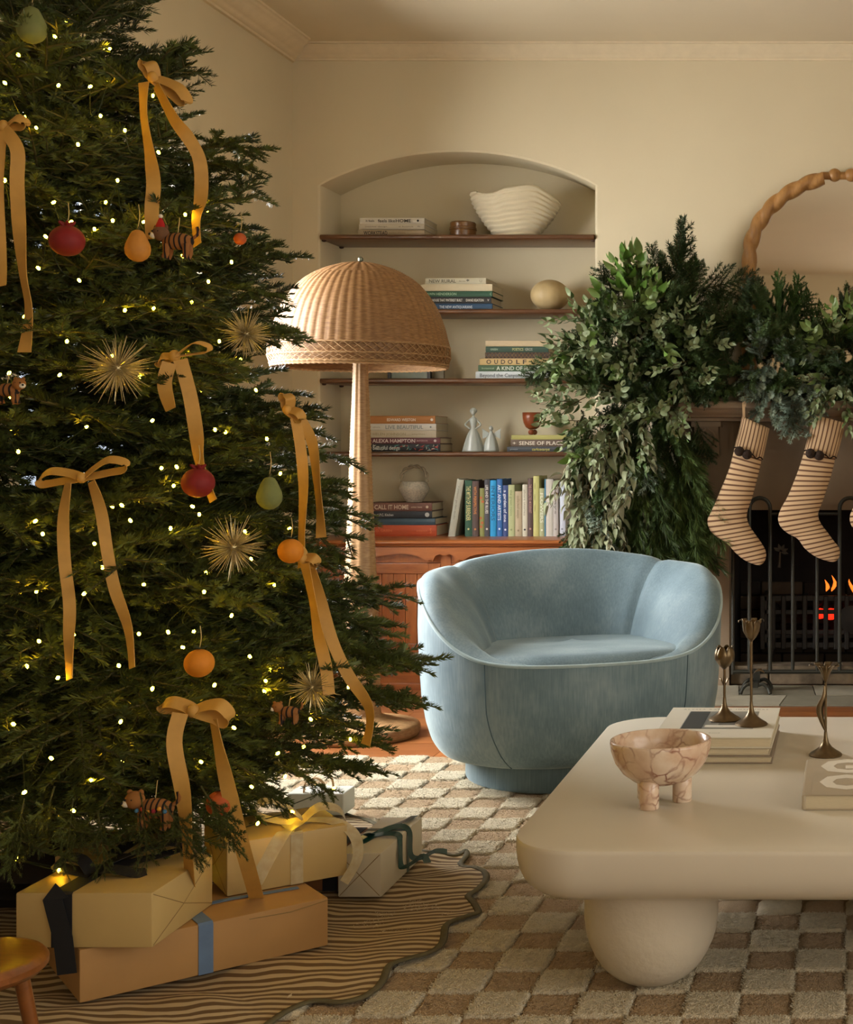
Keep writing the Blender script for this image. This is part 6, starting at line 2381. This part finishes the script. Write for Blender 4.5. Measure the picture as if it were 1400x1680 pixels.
# long pine fronds sweeping down at the foot of the cascade
for k in range(30):
    x, y = rnd.uniform(1000, 1130), rnd.uniform(690, 830)
    p = at(x, y, 5.93 + rnd.uniform(-0.05, 0.05))
    e = at(x + (x - 1040) * 0.55 + rnd.uniform(-25, 40), y + 150, 5.86)
    put(PIN[rnd.randrange(3)], 'pine_sprig', p, e - p, rnd.uniform(0, 6.28), rnd.uniform(0.75, 1.05))
for x, y, ex, ey in ((1080, 790, 1185, 930), (1090, 760, 1165, 900), (1070, 820, 1140, 935), (1040, 830, 1090, 930), (1110, 700, 1140, 820), (1000, 800, 975, 920), (1020, 820, 1010, 930)):
    p, e = at(x, y, 5.93), at(ex, ey, 5.85)
    put(PIN[rnd.randrange(3)], 'pine_sprig', p, e - p, rnd.uniform(0, 6.28), (e - p).length / 0.36)
# spruce tips rising above the mantel
for x, y, ex, ey, s in ((1115, 500, 1108, 365, 1.3), (1100, 520, 1130, 400, 1.1), (1130, 500, 1150, 430, 0.9), (1090, 480, 1062, 405, 0.9), (1130, 480, 1238, 462, 1.15), (1140, 520, 1225, 500, 1.0),
                        (1085, 500, 1080, 420, 0.9), (1400, 560, 1380, 490, 0.8), (1370, 540, 1395, 470, 0.9), (1110, 470, 1160, 440, 0.8)):
    p, e = at(x, y, 6.02), at(ex, ey, 5.98)
    put(SPR[rnd.randrange(4)], 'spruce_sprig', p, e - p, rnd.uniform(-0.4, 0.4) + 1.57, (e - p).length / 0.26)
# cedar plumes
for x, y, ex, ey in ((1285, 540, 1272, 450), (1300, 540, 1312, 455), (1290, 545, 1330, 480), (1280, 540, 1250, 480), (1320, 560, 1350, 500), (1290, 560, 1300, 500), (1310, 600, 1330, 640), (1350, 620, 1340, 690)):
    p, e = at(x, y, 6.0), at(ex, ey, 5.95)
    put(CED[rnd.randrange(2)], 'cedar_sprig', p, e - p, 1.57 + rnd.uniform(-.4, .4), (e - p).length / 0.2)
# blue spruce tips
for x, y, ex, ey in ((1250, 590, 1238, 545), (1260, 600, 1225, 620), (1270, 600, 1290, 560), (1290, 610, 1240, 660), (1290, 600, 1330, 590), (1275, 620, 1270, 690), (1300, 640, 1295, 705), (1290, 650, 1320, 690),
                     (1260, 640, 1240, 690), (1310, 600, 1310, 555), (1330, 640, 1340, 690), (1265, 590, 1250, 640), (1300, 620, 1340, 650), (1280, 640, 1310, 715), (1255, 570, 1240, 525), (1235, 600, 1228, 650),
                     (1040, 760, 1030, 810), (990, 800, 985, 870), (1060, 740, 1065, 800), (1000, 850, 1002, 910)):
    p, e = at(x, y, 5.92), at(ex, ey, 5.82)
    put(BSP[rnd.randrange(3)], 'blue_spruce_sprig', p, e - p, rnd.uniform(0, 6.28), max(0.75, (e - p).length / 0.17))
# broad green laurel, upright at the left end
LA = []
for x, y, ex, ey in ((1030, 500, 1015, 385), (1040, 500, 1045, 395), (1030, 490, 990, 425), (1045, 500, 1065, 430), (1030, 520, 985, 470), (1050, 530, 1085, 480), (1040, 480, 1020, 410), (1020, 530, 1000, 500),
                     (1060, 520, 1060, 460), (1035, 510, 1035, 440)):
    LA.append(('g', x, y, ex, ey, 5.93, 5.84))
# grey-green bush to the left, arching out over the niche edge
for x, y, ex, ey in ((960, 560, 925, 490), (960, 570, 905, 545), (950, 600, 885, 570), (960, 620, 900, 640), (950, 650, 880, 690), (970, 560, 950, 500), (980, 600, 940, 560), (985, 640, 935, 640), (990, 680, 930, 710),
                     (1000, 600, 975, 540), (1010, 640, 970, 660), (1000, 700, 950, 740), (1010, 570, 1000, 520), (1040, 600, 1020, 560), (1040, 650, 1010, 690), (1060, 580, 1075, 540), (1070, 640, 1050, 700),
                     (970, 690, 900, 740), (960, 520, 895, 520), (1020, 720, 985, 770), (1060, 700, 1040, 760), (960, 640, 915, 610), (930, 560, 870, 600), (940, 660, 890, 650), (1030, 560, 1055, 520), (1080, 560, 1100, 510)):
    LA.append(('s', x + 14, y, ex + 14, ey, 5.93, 5.83))
# bright sprays right of the middle
for x, y, ex, ey in ((1120, 560, 1130, 500), (1130, 580, 1160, 545), (1125, 600, 1100, 640), (1120, 620, 1130, 670), (1150, 540, 1120, 530), (1110, 600, 1160, 610), (1090, 650, 1110, 720), (1150, 560, 1185, 565)):
    LA.append(('s', x, y, ex, ey, 5.90, 5.80))
# right end over the second stocking
for x, y, ex, ey in ((1370, 560, 1365, 480), (1380, 590, 1330, 575), (1380, 620, 1330, 620), (1390, 600, 1370, 650), (1380, 560, 1400, 480), (1370, 640, 1345, 690), (1390, 640, 1385, 700), (1410, 600, 1440, 560),
                     (1400, 620, 1410, 690), (1360, 600, 1335, 650), (1420, 640, 1450, 690), (1430, 560, 1440, 500), (1350, 570, 1325, 545)):
    LA.append(('s' if ey > 560 else 'g', x, y, ex, ey, 5.91, 5.81))
# pale leaves hanging down the cascade
for x, y, ex, ey in ((985, 690, 985, 800), (1000, 720, 1005, 830), (960, 740, 950, 840), (970, 780, 960, 880), (1030, 730, 1030, 850), (950, 800, 940, 900), (980, 820, 985, 900), (1010, 790, 1020, 880), (1050, 690, 1060, 770),
                     (940, 760, 930, 850), (960, 840, 945, 910), (1020, 680, 1025, 760), (985, 850, 975, 915)):
    LA.append(('p', x, y, ex, ey, 5.86, 5.83))
order = [i for i, l in enumerate(LA) if l[0] == 'g'][:8] + [i for i, l in enumerate(LA) if l[0] == 'p'][:7] + [i for i, l in enumerate(LA) if l[0] == 's' and l[1] > 1085][:8]
order += [i for i in range(len(LA)) if i not in order]
for i in order:
    k_, x, y, ex, ey, d0, d1 = LA[i]
    p, e = at(x, y, d0), at(ex, ey, d1)
    put_leafy(k_, p, e - p, rnd.uniform(0, 6.28), min(1.15, max(0.9, (e - p).length / {'g': 0.24, 's': 0.27, 'p': 0.25}[k_])))
# filler leaves inside the bush
for x, y in scatter([(930, 570), (975, 510), (1060, 500), (1150, 540), (1140, 650), (1080, 740), (970, 760), (925, 690)], 46, 5):
    p = at(x, y, 5.92 + rnd.uniform(-0.04, 0.05))
    put_leafy('s' if rnd.random() < 0.75 else 'g', p, Vector((rnd.uniform(-1, 0.6), -0.8, rnd.uniform(-1, 0.5))), rnd.uniform(0, 6.28), rnd.uniform(0.8, 1.0), False)
for x, y in scatter([(930, 690), (1060, 680), (1060, 780), (1000, 880), (940, 890)], 16, 6):
    p = at(x, y, 5.87 + rnd.uniform(-0.03, 0.03))
    put_leafy('p', p, Vector((rnd.uniform(-0.4, 0.3), -0.3, -1)), rnd.uniform(0, 6.28), rnd.uniform(0.75, 0.95), False)
for x, y in scatter([(1330, 560), (1400, 520), (1470, 540), (1470, 660), (1350, 660)], 16, 9):
    p = at(x, y, 5.92 + rnd.uniform(-0.04, 0.05))
    put_leafy('s', p, Vector((rnd.uniform(-1, 1), -0.8, rnd.uniform(-0.8, 0.7))), rnd.uniform(0, 6.28), rnd.uniform(0.8, 1.0), False)

# ------------------------------------------------------------------ on the coffee table
m_marb, b_ = base_mat('veined_marble')
nt = m_marb.node_tree
vc = texco(nt, 'Object')
vo = nt.nodes.new('ShaderNodeTexVoronoi')
vo.feature = 'DISTANCE_TO_EDGE'
vo.inputs['Scale'].default_value = 26.0
mxv = nt.nodes.new('ShaderNodeVectorMath')
mxv.operation = 'MULTIPLY_ADD'
nz = nt.nodes.new('ShaderNodeTexNoise')
nz.inputs['Scale'].default_value = 16.0
nz.inputs['Detail'].default_value = 4.0
nt.links.new(vc, nz.inputs['Vector'])
nt.links.new(nz.outputs['Color'], mxv.inputs[0])
mxv.inputs[1].default_value = (0.06, 0.06, 0.06)
nt.links.new(vc, mxv.inputs[2])
nt.links.new(mxv.outputs[0], vo.inputs['Vector'])
vein = ramp(nt, vo.outputs['Distance'], [(0.0, (1, 1, 1, 1)), (0.035, (0.6, 0.6, 0.6, 1)), (0.09, (0, 0, 0, 1))])
msk = noise_node(nt, vc, 11.0, 3.0)
mm = nt.nodes.new('ShaderNodeMath')
mm.operation = 'MULTIPLY'
nt.links.new(vein, mm.inputs[0])
mr = ramp(nt, msk, [(0.40, (0.05, 0.05, 0.05, 1)), (0.62, (1, 1, 1, 1))])
nt.links.new(mr, mm.inputs[1])
bc = ramp(nt, noise_node(nt, vc, 14.0, 4.0), [(0.3, lin('#c4a086')), (0.5, lin('#d6bda4')), (0.72, lin('#e6d8c6'))])
mxc = nt.nodes.new('ShaderNodeMix')
mxc.data_type = 'RGBA'
nt.links.new(mm.outputs[0], mxc.inputs['Factor'])
nt.links.new(bc, mxc.inputs['A'])
mxc.inputs['B'].default_value = lin('#762c1e')
nt.links.new(mxc.outputs['Result'], b_.inputs['Base Color'])
b_.inputs['Roughness'].default_value = 0.22
bc0 = Vector(((1084.5 - CX) * 2.815 / F, 2.815, TZ))
bowl = thing('marble_bowl', 'red-veined marble bowl on three stub legs, on the coffee table', 'bowl', bc0)
h0 = 0.040
MB().lathe([(0.001, h0), (0.035, h0), (0.055, h0 + 0.006), (0.076, h0 + 0.022), (0.091, h0 + 0.043), (0.099, h0 + 0.066), (0.101, h0 + 0.082), (0.1005, h0 + 0.0865), (0.0975, h0 + 0.088), (0.094, h0 + 0.0865),
            (0.0925, h0 + 0.066), (0.084, h0 + 0.043), (0.068, h0 + 0.024), (0.045, h0 + 0.012), (0.001, h0 + 0.009)], bc0, 64).build('basin', m_marb, bowl, smooth='all')
for a in (255, 15, 135):
    p = bc0 + Vector((math.cos(R(a)) * 0.046, math.sin(R(a)) * 0.046, 0))
    if a == 255:
        p = bc0 + Vector((-0.016, -0.052, 0))
    elif a == 15:
        p = bc0 + Vector((0.042, 0.008, 0))
    MB().lathe([(0.0185, 0.0004), (0.0195, 0.002), (0.0195, 0.05), (0.015, 0.056)], p, 28).build('leg', m_marb, bowl, smooth=40)

m_brz = mat('aged_brass', '#6a5a42', 0.33, 0.25, 25, metal=0.9)
m_cov = mat('ivory_cover', '#cfc9b8', 0.4, 0.03, 6)


def flat_book(label, x0, x1, y0, y1, z0, z1, material, rot=0.0, spine='front', group='books on the coffee table'):
    c = Vector(((x0 + x1) / 2, (y0 + y1) / 2, z0))
    t = thing('coffee_table_book', label, 'book', c, (0, 0, rot), group)
    a, b, h = (x1 - x0) / 2, (y1 - y0) / 2, z1 - z0
    k = 0.0026
    bevel_box(-a, a, -b, b, 0, k, 0.0008, 1).build('back_board', material, t, local=True)
    bevel_box(-a, a, -b, b, h - k, h, 0.0008, 1).build('front_board', material, t, local=True)
    if spine == 'left':
        bevel_box(-a - 0.003, -a + 0.006, -b, b, 0.0003, h - 0.0003, 0.003, 2).build('spine', material, t, local=True, smooth=40)
        MB().box(-a + 0.006, a - 0.004, -b + 0.003, b - 0.003, k, h - k).build('pages', m_page, t, local=True)
    else:
        bevel_box(-a - 0.001, -a + 0.002, -b, b, 0, h, 0.0008, 1).build('spine', material, t, local=True)
        MB().box(-a + 0.003, a - 0.004, -b + 0.004, b - 0.004, k, h - k).build('pages', m_page, t, local=True)
    return t


z = TZ + 0.0003
bA = flat_book('grey book at the bottom of the coffee table stack', -0.440, -0.168, 3.152, 3.508, z, z + 0.017, mat('taupe_cover', '#8d7f70', 0.5, 0.04))
z += 0.0172
bB = flat_book('cream book in the middle of the coffee table stack', -0.437, -0.172, 3.158, 3.508, z, z + 0.017, mat('cream_cover', '#b9ab93', 0.5, 0.04), R(-0.8))
z += 0.0172
bC = flat_book('white book with a monochrome cover photo under the two candlesticks', -0.436, -0.168, 3.154, 3.512, z, z + 0.0245, m_cov, R(-0.5))
TOPB = z + 0.0245
# printed cover
hz = 0.0245
MB().box(-0.085, 0.085, -0.085, 0.125, hz, hz + 0.0005).build('cover_photo', mat('grey_print', '#77766e', 0.35, 0.2, 9), bC, local=True)
for nm, (a, b, c_, d_), col in (('photo_window', (-0.083, -0.035, -0.083, 0.122), '#2a2d2b'), ('photo_mantel', (-0.02, 0.05, -0.02, 0.03), '#35332e'), ('photo_sofa', (-0.03, 0.055, -0.07, -0.045), '#c9c4b7'), ('photo_table', (0.0, 0.06, -0.045, -0.02), '#57554d')):
    bevel_box(a, b, c_, d_, hz + 0.0004, hz + 0.0009, 0.0002, 1).build(nm, ink(col), bC, local=True)
lettering('A L Y S S A   K A P I T O   I N T E R I O R S', 0.009, ink('#6d675c'), bC, Matrix.Translation((-0.105, 0.148, hz + 0.0003)), width=0.21)
lettering('Rizzoli', 0.006, ink('#6d675c'), bC, Matrix.Translation((-0.012, -0.135, hz + 0.0003)), width=0.025)
bG = flat_book('beige book with large white capital letters at the right picture edge', -0.086, 0.17, 2.750, 3.06, TZ + 0.0003, TZ + 0.0305, mat('sand_cover', '#a89a82', 0.45, 0.04), 0.0, 'left')
bevel_box(-0.112, 0.128, -0.155, 0.155, 0.0302, 0.0306, 0.0001, 1).build('cover_sheet', MATS['sand_cover'], bG, local=True)
for s, yy in (('GO', 0.035), ('OD', -0.105)):
    lettering(s, 0.115, ink('#d3cbb9'), bG, Matrix.Translation((-0.098, yy, 0.0309)), bold=0.0075, width=0.21)


def petal(mb, base, ang, prof, wid, th=0.0012):
    """petal swept up from a centre: prof = (radius, height, half-angle width)"""
    rs = []
    for r_, h, w_ in prof:
        row = []
        for s in (-1, -0.5, 0, 0.5, 1):
            a = ang + s * w_ * wid
            row.append(base + Vector((math.cos(a) * r_, math.sin(a) * r_, h)))
        back = [p + Vector((-math.cos(ang) * th, -math.sin(ang) * th, 0)) for p in row[::-1]]
        rs.append(row + back)
    mb.rings(rs)


def tulip(label, px, py, z0, top, kind):
    d = F * (EYE - z0) / (py - CY)
    c = Vector(((px - CX) * d / F, d, z0 + 0.0004))
    H = top - z0
    t = thing('tulip_candlestick', label, 'candlestick', c, group='brass tulip candlesticks')
    MB().lathe([(0.0385, 0.0), (0.0388, 0.002), (0.036, 0.005), (0.026, 0.011), (0.015, 0.019), (0.008, 0.029), (0.0048, 0.042), (0.0035, 0.055)], c, 40).build('foot', m_brz, t, smooth=50)
    cup = {'bud': 0.056, 'open': 0.052, 'lily': 0.046}[kind]
    MB().tube([c + Vector((0, 0, 0.05)), c + Vector((0, 0, H - cup))], 0.0033, 10).build('stem', m_brz, t, smooth=True)
    b = c + Vector((0, 0, H - cup))
    for k in range(6):
        mb = MB()
        a = 2 * PI * k / 6 + 0.3
        if kind == 'bud':
            petal(mb, b, a, [(0.003, 0, 0.5), (0.014, 0.010, 0.62), (0.0235, 0.024, 0.62), (0.0245, 0.036, 0.58), (0.021, 0.048, 0.45), (0.0185, 0.054, 0.28), (0.021, 0.056, 0.1)], 0.95)
        elif kind == 'open':
            petal(mb, b, a, [(0.003, 0, 0.5), (0.012, 0.010, 0.6), (0.0195, 0.024, 0.56), (0.021, 0.036, 0.50), (0.0215, 0.046, 0.40), (0.026, 0.052, 0.28), (0.031, 0.050, 0.14), (0.0315, 0.045, 0.06)], 0.95)
        else:
            petal(mb, b, a, [(0.003, 0, 0.5), (0.007, 0.010, 0.6), (0.012, 0.024, 0.55), (0.020, 0.037, 0.45), (0.030, 0.043, 0.35), (0.038, 0.043, 0.18), (0.041, 0.040, 0.06)], 0.9)
        mb.build('petal', m_brz, t, smooth='all')
    if kind == 'bud':
        mb = MB()
        q = c + Vector((0, 0, H * 0.46))
        petal(mb, q, 0.2, [(0.003, 0, 0.8), (0.008, 0.010, 0.9), (0.012, 0.019, 0.7)], 1.0)
        petal(mb, q, 3.3, [(0.003, 0, 0.8), (0.008, 0.010, 0.9), (0.012, 0.019, 0.7)], 1.0)
        mb.build('stem_leaf', m_brz, t, smooth='all')
    if kind == 'open':
        q = c + Vector((0, 0, H * 0.47))
        mb = MB()
        mb.rings([[q + Vector((x, y_, z_)) for x, y_, z_ in row] for row in (
            [(0.003, -0.001, 0), (0.003, 0.001, 0), (0.003, 0.001, 0.0015), (0.003, -0.001, 0.0015)], [(0.012, -0.012, 0.010), (0.012, 0.012, 0.010), (0.012, 0.012, 0.012), (0.012, -0.012, 0.012)],
            [(0.022, -0.014, 0.012), (0.022, 0.014, 0.012), (0.022, 0.014, 0.014), (0.022, -0.014, 0.014)], [(0.031, -0.004, 0.005), (0.031, 0.004, 0.005), (0.031, 0.004, 0.0065), (0.031, -0.004, 0.0065)])])
        mb.build('stem_leaf', m_brz, t, smooth='all')
    if kind == 'lily':
        pts = [c + Vector((0.0, -0.003, 0.055)), c + Vector((-0.010, -0.004, 0.085)), c + Vector((-0.013, -0.004, 0.11)), c + Vector((-0.003, -0.004, 0.135)), c + Vector((-0.002, -0.004, H - cup - 0.006))]
        pp = cat_rom(pts, 6)
        wl = [0.003 + 0.014 * math.sin(PI * i / (len(pp) - 1)) for i in range(len(pp))]
        MB().strip(pp, wl, [Vector((1, 0.4, 0))] * len(pp), 0.0015).build('stem_leaf', m_brz, t, smooth='all')


tulip('brass candlestick with a closed tulip bud, on the white book', 1189, 1181, TOPB, 0.569, 'bud')
tulip('tallest brass candlestick with an open tulip head, on the white book', 1233, 1189, TOPB, 0.640, 'open')
tulip('brass candlestick with a flared lily head, behind the beige lettered book', 1355, 1239, TZ, 0.547, 'lily')
